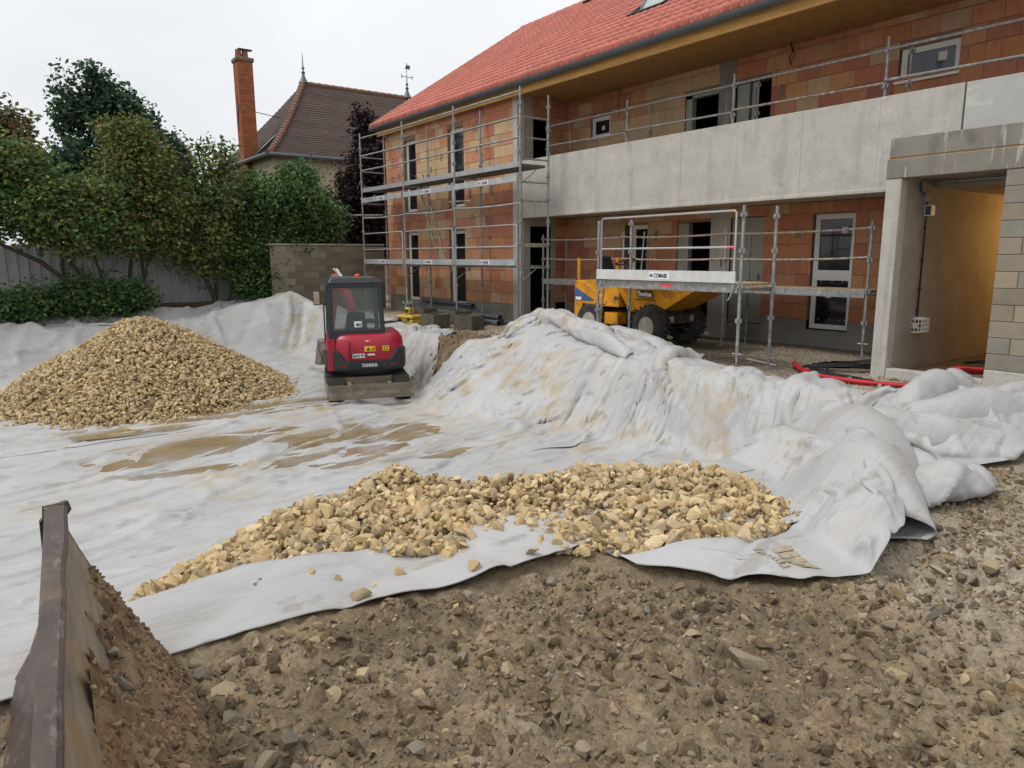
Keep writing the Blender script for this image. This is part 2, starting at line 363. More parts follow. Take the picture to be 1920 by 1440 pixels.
def make_sheets():
    S = []
    # near sheet: floor, right wall and the near rim
    ys = np.concatenate([np.arange(-4.5, 0, .12), np.arange(0, 8.36, .042)])
    X, Y = curv(ys, [(-5, -8.0), (4, -7.75), (7, -7.9), (9, -7.9)], [(-5, -3.02), (.4, -3.1), (1.2, -3.05), (1.9, -2.9), (2.6, -2.86), (3.1, -3.1), (7.2, -3.3), (7.9, -3.55), (8.8, -3.6)], 116)
    Y = Y + (.16*vnoise(X*1.6, X*0, 77)+.07*vnoise(X*5, X*0, 78))*sstep((Y-7.5)/.8)
    wm = wall_mask(Y)
    lip = .035*creases(X, Y, 5, 0, .5, 1.5, 3)*sstep((-3.6-X)*-2.5)
    fold = wm*(.13*creases(X, Y*.3, 21, 0, 1.3, .4, 2.5)+.07*creases(X, Y*.5, 22, .3, 2.9, .6, 3)+.05*creases(X, Y, 26, 1.1, 1.5, .8, 4)) + (1-wm)*(.028*creases(X, Y, 23, .25, 1.2, .22, 6)+.02*creases(X, Y, 24, -.2, 2.3, .35, 6)+.02*creases(X, Y, 29, .9, 1.0, .7, 8)) + lip + .1*wm*sstep((Y-7.6)/.4)*(.5+.5*vnoise(X*2.5, Y*1.5, 9))
    S.append(('near', drape(X, Y, .03, fold, 18, .02, lambda x, y: .75*wallfold(x, y), fric=.3, bend=.5, grav=.0016, wide=.5)))
    # crumpled surplus lying along the near rim, to the right
    ys = np.arange(2.75, 9.6, .036)
    X, Y = curv(ys, [(2.7, -2.75), (3.05, -3.05), (3.6, -3.3), (4.4, -3.7), (5.2, -4.1), (6.3, -4.2), (7.5, -4.0), (8.4, -3.4), (9.6, -2.6)], [(2.7, -2.62), (3.0, -2.15), (3.3, -1.85), (3.7, -1.72), (4.1, -1.72), (4.6, -1.98), (5.2, -1.95), (5.7, -2.35), (6.3, -2.1), (6.9, -1.95), (7.6, -2.1), (8.6, -1.9), (9.6, -1.2)], 80)
    RIMF = [([(-3.15, 8.7), (-3.2, 7.5)], .50, .55, 1.0), ([(-1.5, 9.5), (-2.3, 8.5), (-2.6, 7.3), (-3.0, 6.5)], .50, .42, .9), ([(-2.0, 7.1), (-2.5, 6.5), (-3.2, 5.95)], .36, .34, .9),
        ([(-2.0, 5.35), (-2.5, 5.7), (-3.3, 5.6)], .34, .34, .9), ([(-1.9, 4.1), (-2.3, 4.75), (-2.8, 5.5), (-3.4, 6.3)], .50, .40, .85), ([(-2.15, 4.45), (-2.65, 5.0), (-3.3, 5.2)], .34, .38, .9),
        ([(-2.5, 3.05), (-2.15, 3.6), (-2.0, 4.1)], .10, .3, 1.0), ([(-2.75, 3.8), (-2.2, 4.25)], .2, .25, 1.), ([(-2.35, 3.05), (-1.9, 3.35)], .09, .18, 1.), ([(-3.6, 7.7), (-2.8, 8.0), (-2.0, 8.2)], .3, .3, 1.0)]
    und = lambda x, y: .78*ridges(x, y, RIMF)
    fold = .22*ridges(X, Y, RIMF)+.10*sstep((Y-3.3)/1.)*creases(X, Y, 33, .6, 1.1, .45, 2)+.07*sstep((Y-3.3)/1.)*creases(X, Y, 34, -.5, 1.3, .5, 2) + .02*creases(X, Y, 37, .7, 1.2, .6, 3)
    S.append(('rim', drape(X, Y, .03, fold, 26, .05, und, fric=.25, bend=.45, grav=.0016, pinxy=True, wide=.5)))
    # middle sheet with the heap at its end
    ys = np.concatenate([np.arange(-4.5, 0, .12), np.arange(0, 9.2, .045)])
    X, Y = curv(ys, [(-5, -12.1), (3, -11.85), (5.5, -12.0), (6.6, -12.0), (7.6, -11.4), (8.2, -10.9), (9.3, -10.6)], [(-5, -7.45), (6, -7.4), (7.4, -7.0), (8.0, -6.7), (8.6, -6.8), (9.3, -7.3)], 104)
    wm = wall_mask(Y, 5.4, 6.8); hp = sstep((Y-7.75)/.3)*sstep((X+10.9)/.5)*sstep((-6.7-X)/.6)
    HPF = [([(-10.6, 8.0), (-10.0, 8.5), (-9.1, 8.5)], .24, .26, 1.0), ([(-9.8, 8.2), (-8.7, 8.15), (-7.2, 7.95)], .24, .22, 1.0), ([(-9.3, 8.75), (-8.3, 8.8), (-7.1, 8.7)], .34, .34, 1.0), ([(-8.6, 8.4), (-7.9, 8.5)], .25, .3, 1.0), ([(-10.0, 8.0), (-10.25, 7.2), (-10.6, 6.2)], .12, .12, 1.0), ([(-8.8, 7.6), (-9.0, 6.6), (-9.6, 5.6)], .07, .12, 1.0), ([(-8.0, 7.7), (-8.1, 6.8)], .08, .12, 1.0)]
    fold = wm*(.10*creases(X, Y*.3, 41, .2, 1.2, .35, 2.5)+.05*creases(X, Y*.4, 42, -.2, 2.6, .5, 3)+.05*creases(X, Y, 48, 1.0, 1.6, .7, 4)) + (1-wm)*(.05*creases(X, Y, 43, .35, .9, .2, 6)+.03*creases(X, Y, 44, .1, 2.1, .3, 6)+.03*creases(X, Y, 47, .7, 1.4, .4, 7)) + hp*(.10*creases(X, Y, 45, .9, .9, .5, 1.8)+.1*creases(X, Y, 46, -.5, 1.3, .8, 2)) + .35*ridges(X, Y, HPF)
    S.append(('middle', drape(X, Y, .018, fold, 20, .03, lambda x, y: .75*ridges(x, y, HPF)+.7*midfold(x, y), fric=.3, bend=.5, grav=.0016, wide=.5)))
    # far sheets under the large heap
    ys = np.concatenate([np.arange(-4.5, 0, .2), np.arange(0, 8.62, .06)])
    X, Y = curv(ys, [(-5, -16.6), (9, -16.4)], [(-5, -11.6), (5.6, -11.65), (6.3, -11.75), (7.0, -11.9), (7.5, -12.6), (8.2, -13.15), (9, -13.6)], 80)
    wm = wall_mask(Y, 6.2, 7.2)
    fold = wm*(.16*creases(X, Y*.3, 51, .3, .9, .3, 2)+.06*creases(X, Y*.4, 52, -.2, 2.2, .5, 3)) + (1-wm)*(.035*creases(X, Y, 53, .2, .8, .15, 6)+.025*creases(X, Y, 54, .1, 2.0, .25, 6))
    S.append(('far', drape(X, Y, .03, fold, 12, .01, fric=.35, bend=.8, grav=.002)))
    xs = np.arange(-22.0, -16.1, .08)
    Y, X = np.meshgrid(ys, xs)
    X = X - np.where(X < -20.5, .25*vnoise(Y*.8, Y*0, 81), 0)
    wm = np.maximum(wall_mask(Y, 6.2, 7.2), sstep((-18.8-X)/1.0))
    fold = wm*(.12*creases(X, Y, 61, .5, .8, .7, 2)+.09*creases(X, Y, 62, 1.3, 1.2, .5, 2.5)) + (1-wm)*(.03*creases(X, Y, 63, .2, .8, .15, 6)) + .06*wm
    S.append(('bank', drape(X, Y, .015, fold, 12, .01, fric=.35, bend=.8, grav=.002)))
    D = dict(S)
    for k in D:
        if k != 'rim': D[k] = upsample(D[k], {'near': 3, 'middle': 3, 'far': 3, 'bank': 2}[k])
    for k, P in D.items():
        x, y = P[..., 0], P[..., 1]
        fl = 1-sstep((terr(x, y)+.85)/.3)
        q = fl*(.060*creases(x, y, 71, .22, .8, .12, 20)+.045*creases(x, y, 72, .10, 1.7, .2, 16)+.050*creases(x, y, 73, .42, .9, .16, 22)+.035*creases(x, y, 74, -.18, 1.3, .2, 20)+.022*creases(x, y, 75, .3, 3.2, .4, 12)+.03*creases(x, y, 69, .9, .7, .3, 26)) + .008*fbm(x*4, y*4, 3, 75)+.006
        q += (1-fl)*(.045*creases(x, y, 76, .25, .9, .2, 9)+.035*creases(x, y, 77, -.35, 1.1, .25, 12)+.03*creases(x, y, 78, 1.2, .9, .25, 14)+.010*creases(x, y, 79, .6, 2.6, .5, 6)+.008*creases(x, y, 80, -.9, 2.8, .5, 6))*(.5 if k == 'rim' else 1)
        q -= (.5*fl+.5)*(.026*creases(x, y, 171, .22, .9, .18, 14)+.020*creases(x, y, 172, -.15, 1.4, .25, 14)) + (1-fl)*(.035*creases(x, y, 173, .5, .8, .3, 12)+.03*creases(x, y, 174, -.6, .9, .35, 12)+.02*creases(x, y, 175, 1.25, 1.3, .4, 12))
        gu = np.gradient(P, axis=0); gv = np.gradient(P, axis=1); nn = np.cross(gu, gv); nn /= np.linalg.norm(nn, axis=-1, keepdims=True)+1e-9; nn *= np.sign(nn[..., 2:3]+1e-9)
        sx_ = {'near': -7.75, 'middle': -11.85, 'far': -16.4}.get(k)
        if sx_ is not None:
            dd = x-sx_-.12*vnoise(y*.8, y*0, 84); q += fl*(.05*np.clip(1-np.abs(dd-.10)/.09, 0, 1)+.03*np.clip(1-np.abs(dd-.38+.1*vnoise(y*.5, y*0, 85))/.1, 0, 1))*(.6+.4*vnoise(y*.9, y*0, 86))
        P += nn*q[..., None]
        if k == 'rim':      # pressed flat where the stones lie on it
            ph = pile_near(P[..., 0], P[..., 1])-.035; P[..., 2] = np.where((ph > -1) & (P[..., 1] < 4.75), np.minimum(P[..., 2], np.maximum(ph, terr(P[..., 0], P[..., 1])+.01)), P[..., 2])
    return D
# ---------------------------------------------------------------- stones
import bmesh
def hull_stone(seed, n=15, sq=(1, .8, .62)):
    r = np.random.default_rng(seed); p = r.normal(size=(n, 3)); p /= np.linalg.norm(p, axis=1)[:, None]; p /= (np.abs(p)**4).sum(1)[:, None]**.25; p[:, 0] += .25*p[:, 1]*r.normal(); p *= r.uniform(.86, 1.0, (n, 1)); p *= np.array(sq)*r.uniform(.75, 1.2, 3)
    bm = bmesh.new(); [bm.verts.new(v) for v in p]; bmesh.ops.convex_hull(bm, input=bm.verts)
    for v in [v for v in bm.verts if not v.link_faces]: bm.verts.remove(v)
    bmesh.ops.triangulate(bm, faces=bm.faces); bm.verts.index_update()
    V = np.array([v.co for v in bm.verts]); F = np.array([[v.index for v in f.verts] for f in bm.faces]); bm.free(); return V, F
STONE = [hull_stone(100+i, 14 if i % 3 else 20, (1, .80, .60)) for i in range(16)]
def rots(n, flat=False):
    q = rng.normal(size=(n, 4))
    if flat: q[:, 1:3] *= .25
    q /= np.linalg.norm(q, axis=1)[:, None]; w_, x, y, z = q.T
    return np.stack([1-2*(y*y+z*z), 2*(x*y-z*w_), 2*(x*z+y*w_), 2*(x*y+z*w_), 1-2*(x*x+z*z), 2*(y*z-x*w_), 2*(x*z-y*w_), 2*(y*z+x*w_), 1-2*(x*x+y*y)], -1).reshape(n, 3, 3)
def scatter_mesh(name, pos, size, R, cols, material, parent=None, kind='stuff', shapes=None):
    shapes = shapes or STONE; VV, FF, CC = [], [], []; n0 = 0; k = np.arange(len(pos)) % len(shapes)
    for i, (V, F) in enumerate(shapes):
        s_ = np.where(k == i)[0]
        if not len(s_): continue
        P = np.einsum('nij,vj->nvi', R[s_], V)*size[s_, None, None]+pos[s_, None, :]
        VV.append(P.reshape(-1, 3)); FF.append((F[None]+(np.arange(len(s_))*len(V))[:, None, None]).reshape(-1, 3)+n0); CC.append(np.repeat(cols[s_], len(V), 0)); n0 += P.shape[0]*P.shape[1]
    o = obj_from(name, np.concatenate(VV), np.concatenate(FF), material, parent, True, np.concatenate(CC)); o.data.set_sharp_from_angle(angle=math.radians(38))
    if kind: o['kind'] = kind
    return o
_sm = {}
def stone_objects(name, pos, size, R, cols, material, parent):
    """single stones that share a few meshes"""
    for i in range(len(pos)):
        v = i % len(STONE); c = tuple(np.round(cols[i], 2)); key = (material.name, v, c)
        if key not in _sm: _sm[key] = mesh_from('stone', STONE[v][0], STONE[v][1], [material], smooth=True, col=np.tile(c, (len(STONE[v][0]), 1))); _sm[key].set_sharp_from_angle(angle=math.radians(38))
        o = bpy.data.objects.new(name, _sm[key]); link(o, parent, pos[i])
        o.rotation_euler = Matrix(R[i].tolist()).to_euler(); o.scale = (size[i],)*3
def on_screen(p):
    c = np.asarray(p)-np.array((0, 0, 1.7)); x = c@np.array(rt2); y = -(c@np.array(up2)); z = c@np.array(fw)
    return 960+1331*x/np.maximum(z, .05), 720+1331*y/np.maximum(z, .05), z
# ---------------------------------------------------------------- ground: one sheet to the horizon, fine near the camera
def soil_extra(t, g, c, noise, mixc, rng_):
    N = t.nodes; l = t.links.new
    v = N.new('ShaderNodeTexVoronoi'); v.inputs['Scale'].default_value = 55; l(g.outputs['Position'], v.inputs['Vector'])
    bw = N.new('ShaderNodeRGBToBW'); l(v.outputs['Color'], bw.inputs[0])
    c = mixc(rng_(bw.outputs[0], .2, .8, 0, .55), c, mixc(1., c, (1.75, 1.7, 1.6), 'MULTIPLY'))
    v2 = N.new('ShaderNodeTexVoronoi'); v2.inputs['Scale'].default_value = 160; l(g.outputs['Position'], v2.inputs['Vector'])
    b2 = N.new('ShaderNodeRGBToBW'); l(v2.outputs['Color'], b2.inputs[0])
    c = mixc(rng_(b2.outputs[0], .3, .9, 0, .5), c, mixc(1., c, (.5, .48, .45), 'MULTIPLY'))
    return c
SOIL = mat('soil', (1, 1, 1), .85, .35, 3.5, .02, 38, attr=True, spec=.3, detail=9, stain=[((.16, .085, .035), 1.1, .58, .75, .35), ((.40, .36, .28), 2.3, .56, .75, .35)], extra=soil_extra)
def axis_lines(segs):
    out = []
    for a, b, s_ in segs: out.append(np.arange(a, b-1e-6, s_))
    out.append([segs[-1][1]]); return np.concatenate(out)
xs = axis_lines([(-900, -100, 100), (-100, -30, 7), (-30, -21.6, .6), (-21.6, -12, .16), (-12, -5, .11), (-5, -3.4, .045), (-3.4, .4, .02), (.4, 3, .2), (3, 30, 3), (30, 300, 30)])
ys = axis_lines([(-300, -30, 30), (-30, -4, 2), (-4, -.2, .3), (-.2, 4.6, .022), (4.6, 8.8, .05), (8.8, 12.6, .12), (12.6, 30, 2), (30, 90, 10), (90, 900, 90)])
GX, GY = np.meshgrid(xs, ys, indexing='ij')
def ground_z(X, Y):
    z = terr(X, Y)
    edge_ = np.interp(Y, [-1, .4, 1.2, 1.9, 2.6, 3.0, 3.3, 3.7, 4.1, 5], [-3.05, -3.1, -3.05, -2.9, -2.86, -2.2, -1.9, -1.75, -1.75, -1.95]); fg = sstep((X-edge_+.1)/.25)*sstep((5.6-Y)/1.2)             # churned earth in the foreground
    m = sstep((X+4)/.5)*sstep((9-Y)/.8)
    z = z + fg*(.05*fbm(X*1.8, Y*1.8, 3, 91)+.060*np.abs(fbm(X*5, Y*5, 3, 92))+.045*np.abs(fbm(X*12, Y*12, 4, 93))-.05) + .006*m*fbm(X*6, Y*6, 3, 94)
    z = z - .05*gs(X, -1.75, .09)*gs(Y, 2.75, .09)        # boot hole
    soilw = gs(X, -12.4, 1.6)*sstep((Y-6.6)/.6)*sstep((9.2-Y)/.6)
    z = z + soilw*(.08*fbm(X*3, Y*3, 4, 95))
    z = z - .5*np.clip((np.hypot(X+10, Y)-120)/700, 0, 1)  # falls away very slightly far off
    return z
GZ = ground_z(GX, GY)
dirt = np.array((.240, .185, .118)); grav = np.array((.33, .285, .215)); dark = np.array((.075, .05, .03)); brown = np.array((.17, .12, .07)); wet = np.array((.17, .145, .11))
def blend(a, b, t): return a*(1-t[..., None])+b*t[..., None]
C = np.broadcast_to(grav, GX.shape+(3,)).copy()
C = blend(C, dirt, sstep((X_ := GX+3.9)/.3)*sstep((4.3-GY+.35*fbm(GX*1.5, GY*1.5, 3, 96)-.25*(GX+2))/1.1))
C = blend(C, wet, sstep((GY-8.4)/1.0)*sstep((-4.6-GX)/.8)*sstep((GX+11.5)/1.5)*.8)
C = blend(C, brown, gs(GX, -12.2, 2.0)*sstep((8.9-GY)/.5)*sstep((GY-5.5)/.5))
C = blend(C, dark, sstep((-20.8-GX)/.5)*sstep((11-GY)/2))
C = blend(C, np.array((.05, .07, .03)), sstep((-30-GX)/8))
C = C*(1+.26*fbm(GX*1.3, GY*1.3, 4, 97)+.16*fbm(GX*7, GY*7, 3, 98))[..., None]
ground = grid_obj('ground', np.stack([GX, GY, GZ], -1), SOIL, col=C.reshape(-1, 3)); tag(ground, kind='structure')
def gz(x, y): return ground_z(np.asarray(x, float), np.asarray(y, float))
PEB = mat('pebble', (1, 1, 1), .8, .2, 14, .004, 90, attr=True)
def in_dirt(n):
    x = rng.uniform(-3.3, .2, n); y = rng.uniform(-.1, 6.5, n)
    edge = np.interp(y, [-1, .4, 1.2, 1.9, 2.6, 3.0, 3.3, 3.7, 4.1, 5, 5.7, 6.3, 7, 8], [-3.0, -3.05, -3.0, -2.86, -2.8, -2.1, -1.85, -1.7, -1.7, -1.9, -2.3, -2.1, -1.95, -2]); k = x > edge+.03
    return x[k], y[k]
tint = np.array([(.30, .26, .19), (.36, .30, .20), (.24, .215, .17), (.42, .36, .25), (.20, .16, .10), (.27, .20, .11), (.23, .215, .185)])*np.array((1.05, .97, .86))
x, y = in_dirt(15000); d_ = np.hypot(x, y); s_ = .004+.010*rng.random(len(x))**3+.0011*d_
k = rng.random(len(x)) < np.clip(1.15-.12*y, .3, 1); x, y, s_ = x[k], y[k], s_[k]
p = np.stack([x, y, gz(x, y)+s_*.25], -1); c = tint[rng.integers(0, 7, len(x))]*rng.uniform(.6, 1.1, (len(x), 1))
scatter_mesh('small_stones', p, s_, rots(len(x)), c, PEB, ground)
x, y = in_dirt(12000); s_ = .008+.040*rng.random(len(x))**2.4      # crumbled clods, soil coloured
p = np.stack([x, y, gz(x, y)-s_*.15], -1); c = np.array((.235, .178, .112))*rng.uniform(.5, 1.35, (len(x), 1)); scatter_mesh('soil_clods', p, s_, rots(len(x)), c, SOIL, ground)
x, y = in_dirt(2300); s_ = .012+.034*rng.random(len(x))**2.2; cl = vnoise(x*.9, y*.9, 61)+vnoise(x*3, y*3, 62)*.6; k = cl > -.1-.5*(x+y*.2 < -1.2); x, y, s_ = x[k], y[k], s_[k]
p = np.stack([x, y, gz(x, y)+s_*.1], -1); c = tint[rng.integers(0, 7, len(x))]*rng.choice((.65, .8, .95, 1.1), (len(x), 1))
o_ = np.argsort(np.hypot(x, y)/s_)[:260]; m_ = np.ones(len(x), bool); m_[o_] = False; RR = rots(len(x))
stone_objects('stone', p[o_], s_[o_], RR[o_], c[o_], PEB, ground)
scatter_mesh('small_stones', p[m_], s_[m_], RR[m_], c[m_], PEB, ground)
big = [(-1.62, 2.45, .085), (-1.95, 2.5, .05), (-1.5, 1.72, .055), (-1.65, 1.55, .05), (-1.2, 2.9, .05), (-1.75, 1.1, .06), (-2.3, .62, .055), (-2.5, .72, .05), (-2.15, .8, .06), (-2.2, .95, .045), (-2.6, .6, .05), (-1.05, 1.55, .06), (-1.0, 1.35, .055), (-1.35, 1.25, .05), (-1.9, .75, .05), (-.75, 2.2, .045), (-1.62, 4.35, .085), (-1.5, 4.0, .06), (-1.75, 4.5, .07), (-1.35, 4.25, .06), (-1.6, 3.75, .05), (-1.45, 3.5, .045), (-2.0, 2.2, .045), (-2.3, 1.5, .04), (-2.5, 1.1, .045), (-2.75, .62, .06), (-.9, 3.0, .05)]
x, y, s_ = np.array(big).T; c = tint[rng.integers(0, 4, len(x))]*rng.choice((.8, .95), (len(x), 1)); R_ = rots(len(x), True)
stone_objects('stone', np.stack([x, y, gz(x, y)+s_*.12], -1), s_, R_, c, PEB, ground)
# gravel on the yard to the right and before the building
x = np.concatenate([rng.uniform(-2.2, 1, 9000), rng.uniform(-8, -2.5, 7000)]); y = np.concatenate([rng.uniform(3.6, 9.6, 9000), rng.uniform(8.3, 12.3, 7000)]); k = (x > -1.9) | (y > 8.6); x, y = x[k], y[k]
s_ = rng.uniform(.006, .014, len(x)); c = np.array((.42, .36, .26))*rng.uniform(.45, 1.25, (len(x), 1))
scatter_mesh('gravel', np.stack([x, y, gz(x, y)+s_*.3], -1), s_, rots(len(x)), c, PEB, ground)
# ---------------------------------------------------------------- lining the pit
SH = make_sheets()
def tarp_extra(t, g, c, noise, mixc, rng_):
    N = t.nodes; l = t.links.new
    sp = N.new('ShaderNodeSeparateXYZ'); l(g.outputs['Position'], sp.inputs[0])
    def math_(op, a, b):
        x = N.new('ShaderNodeMath'); x.operation = op
        for i, v in enumerate((a, b)):
            if isinstance(v, (int, float)): x.inputs[i].default_value = v
            else: l(v, x.inputs[i])
        return x.outputs[0]
    band = math_('MULTIPLY', rng_(sp.outputs['X'], -12.9, -12.0), rng_(sp.outputs['X'], -7.2, -8.6))
    band = math_('MULTIPLY', band, rng_(sp.outputs['Y'], .2, 1.6))
    wl = math_('MULTIPLY', rng_(sp.outputs['Y'], 5.6, 6.6), rng_(sp.outputs['X'], -4.2, -5.2))
    amt = math_('MAXIMUM', math_('MULTIPLY', band, .9), math_('MULTIPLY', wl, .75))
    amt = math_('MAXIMUM', amt, .28)
    s1 = rng_(noise(1.5, (1, .6, 1.2), 7), .46, .60); s2 = rng_(noise(4.5, (1, .5, 1), 7), .40, .62)
    c = mixc(math_('MULTIPLY', math_('MULTIPLY', s1, s2), amt), c, (.34, .265, .145))
    s3 = rng_(noise(.9, (1.6, .7, 1), 5), .52, .68)
    c = mixc(math_('MULTIPLY', s3, math_('MULTIPLY', amt, .42)), c, (.42, .35, .22))
    s4 = rng_(noise(4, (1, .45, 1), 8), .60, .67)
    c = mixc(math_('MULTIPLY', s4, .5), c, (.20, .17, .12))
    return c
TARP = mat('geotextile', (.40, .40, .402), .47, .10, 1.3, .0012, 160, spec=.4, crinkle=[(.055, 1, (2.7, .36, .5)), (.018, 1, (7.0, .8, 1.2)), (.007, 17, (1, .7, 1))], extra=tarp_extra, stain=((.36, .36, .362), .5, .45, .7, .5))
for k_, lab in (('near', 'grey white geotextile sheet under the nearest stone heap, draped up the right bank'), ('rim', 'crumpled grey geotextile surplus folded along the rim at the right'), ('middle', 'muddy grey geotextile sheet with the rumpled mound before the yellow dumper'), ('far', 'smooth grey geotextile sheet running beneath the red mini excavator'), ('bank', 'pale grey geotextile sheet covering the far bank below the trees')):
    o = grid_obj('geotextile_sheet', SH[k_], TARP); tag(o, lab, 'geotextile', 'geotextile sheets lining the pit')
    sm = o.modifiers.new('thick', 'SOLIDIFY'); sm.thickness = .006; sm.offset = 1
    if k_ == 'rim':
        ss = o.modifiers.new('sub', 'SUBSURF'); ss.levels = 1; ss.render_levels = 1
def fold_roll(parent, path, h, w_, side=1, seed=1, base=None):
    """a fold of cloth that rises along the path, turns over and hangs with a gap beneath"""
    P = np.array(path, float); n = 44; t = np.linspace(0, len(P)-1, n); i = np.clip(t.astype(int), 0, len(P)-2); f = (t-i)[:, None]
    a, b, c, d = P[np.maximum(i-1, 0)], P[i], P[i+1], P[np.minimum(i+2, len(P)-1)]; C = .5*(2*b+(c-a)*f+(2*a-5*b+4*c-d)*f*f+(3*b-a-3*c+d)*f**3)
    D = np.gradient(C, axis=0); D /= np.linalg.norm(D, axis=1)[:, None]; Nn = np.column_stack([-D[:, 1], D[:, 0]])*side
    sec = np.array([(-.75, -.06), (-.62, .03), (-.48, .26), (-.34, .56), (-.18, .84), (-.02, .985), (.12, 1.0), (.25, .90), (.36, .70), (.43, .48), (.44, .30), (.36, .16), (.22, .07), (.10, .0)])
    m = 40; ts = np.linspace(0, len(sec)-1, m); k = np.clip(ts.astype(int), 0, len(sec)-2); g = (ts-k)[:, None]; a, b, c, d = sec[np.maximum(k-1, 0)], sec[k], sec[k+1], sec[np.minimum(k+2, len(sec)-1)]; SC = .5*(2*b+(c-a)*g+(2*a-5*b+4*c-d)*g*g+(3*b-a-3*c+d)*g**3)
    u = np.linspace(0, 1, n); amp = (np.sin(np.pi*np.clip(u*.92+.04, 0, 1))**.45)*(1+.22*vnoise(u*5+seed*3.1, u*0, seed)); sw = 1+.2*vnoise(u*4+seed, u*0, seed+9)
    off = .06*vnoise(u*3+seed*1.7, u*0+2, seed+5)
    X = C[:, :1]+Nn[:, :1]*(SC[:, 0]*w_*sw[:, None]+off[:, None]); Y = C[:, 1:]+Nn[:, 1:]*(SC[:, 0]*w_*sw[:, None]+off[:, None])
    z0 = terr(C[:, 0], C[:, 1])[:, None]+(base or .03); zg = terr(X, Y)+.02
    Z = np.maximum(np.maximum(z0, zg)*.5+np.minimum(z0, zg)*.5+SC[:, 1]*h*amp[:, None], zg*(SC[:, 1] < .2)+(-9)*(SC[:, 1] >= .2))
    v = np.broadcast_to(np.linspace(0, 1, m)[None], X.shape); U = np.broadcast_to(u[:, None], X.shape)
    q = .03*creases(U*3+v*1.5, v*1.2, seed+20, .5, 1.6, .6, 6)+.022*creases(U*4-v*2, v, seed+30, -.4, 1.8, .7, 8)-.02*creases(U*3-v, v*2, seed+40, .3, 1.5, .5, 10)
    G = np.stack([X, Y, Z], -1); gu = np.gradient(G, axis=0); gv = np.gradient(G, axis=1); nn = np.cross(gu, gv); nn /= np.linalg.norm(nn, axis=-1, keepdims=True)+1e-9
    if nn[n//2, m//2, 2] < 0: nn = -nn
    G = G+nn*q[..., None]; o = grid_obj('fold', G, TARP, parent); sm = o.modifiers.new('thick', 'SOLIDIFY'); sm.thickness = .006; sm.offset = 0
    return o
RIMO = [o for o in bpy.data.objects if o.get('label', '').startswith('crumpled')][0]; MIDO = [o for o in bpy.data.objects if o.get('label', '').startswith('muddy')][0]
fold_roll(RIMO, [(-3.6, 6.5), (-2.95, 5.7), (-2.4, 4.85), (-1.98, 4.2)], .50, .78, 1, 1)
fold_roll(RIMO, [(-3.25, 6.3), (-2.75, 7.2), (-2.35, 8.3), (-1.5, 9.5)], .34, .66, -1, 2)
fold_roll(RIMO, [(-3.4, 5.9), (-2.75, 6.35), (-2.2, 6.95)], .36, .62, -1, 3)
fold_roll(RIMO, [(-3.5, 5.45), (-2.75, 5.1), (-2.3, 4.5)], .33, .55, -1, 4)
fold_roll(RIMO, [(-3.35, 8.9), (-3.15, 8.1), (-3.2, 7.2)], .42, .60, 1, 5)
fold_roll(RIMO, [(-2.35, 5.0), (-2.05, 5.35), (-2.0, 5.75)], .22, .5, -1, 6)
fold_roll(MIDO, [(-10.7, 7.95), (-10.0, 8.4), (-9.1, 8.5)], .30, .42, -1, 7, .05)
fold_roll(MIDO, [(-10.0, 8.2), (-9.0, 8.05), (-7.4, 7.85)], .26, .36, -1, 8, .12)
fold_roll(MIDO, [(-9.2, 8.6), (-8.2, 8.6), (-7.1, 8.45)], .32, .55, -1, 9, .06)
# tyre print left in mud on the flap
def sheet_at(name, xx, yy):
    P = SH[name].reshape(-1, 3); return np.array([P[np.argsort((P[:, 0]-a)**2+(P[:, 1]-b)**2)[:4], 2].max() for a, b in zip(xx, yy)])
MUDP = mat('dried_mud', (.34, .285, .195), .95, .3, 25, .002, 60)
VV, FF = [], []
for (a, b, w_, m_) in (((-2.14, 3.42), (-1.90, 3.35), .13, 5), ((-2.2, 3.32), (-1.95, 3.25), .05, 8)):
    a, b = np.array(a), np.array(b); d = (b-a)/m_; nr = np.array((-d[1], d[0])); nr /= np.linalg.norm(nr)
    for i in range(m_):
        g = np.array([(u, v) for u in np.linspace(.0, .78, 4) for v in np.linspace(0, w_, 5)]); g = g+rng.normal(size=g.shape)*.004; pts = a+d*(i+g[:, :1])+nr*g[:, 1:]; z = sheet_at('rim', pts[:, 0], pts[:, 1])+.0072; n0 = sum(len(v) for v in VV); VV.append(np.column_stack([pts, z])); FF += [(n0+r*5+c, n0+r*5+5+c, n0+r*5+6+c, n0+r*5+1+c) for r in range(3) for c in range(4)]
o = obj_from('mud_prints', np.concatenate(VV), FF, MUDP, RIMO); o['kind'] = 'stuff'
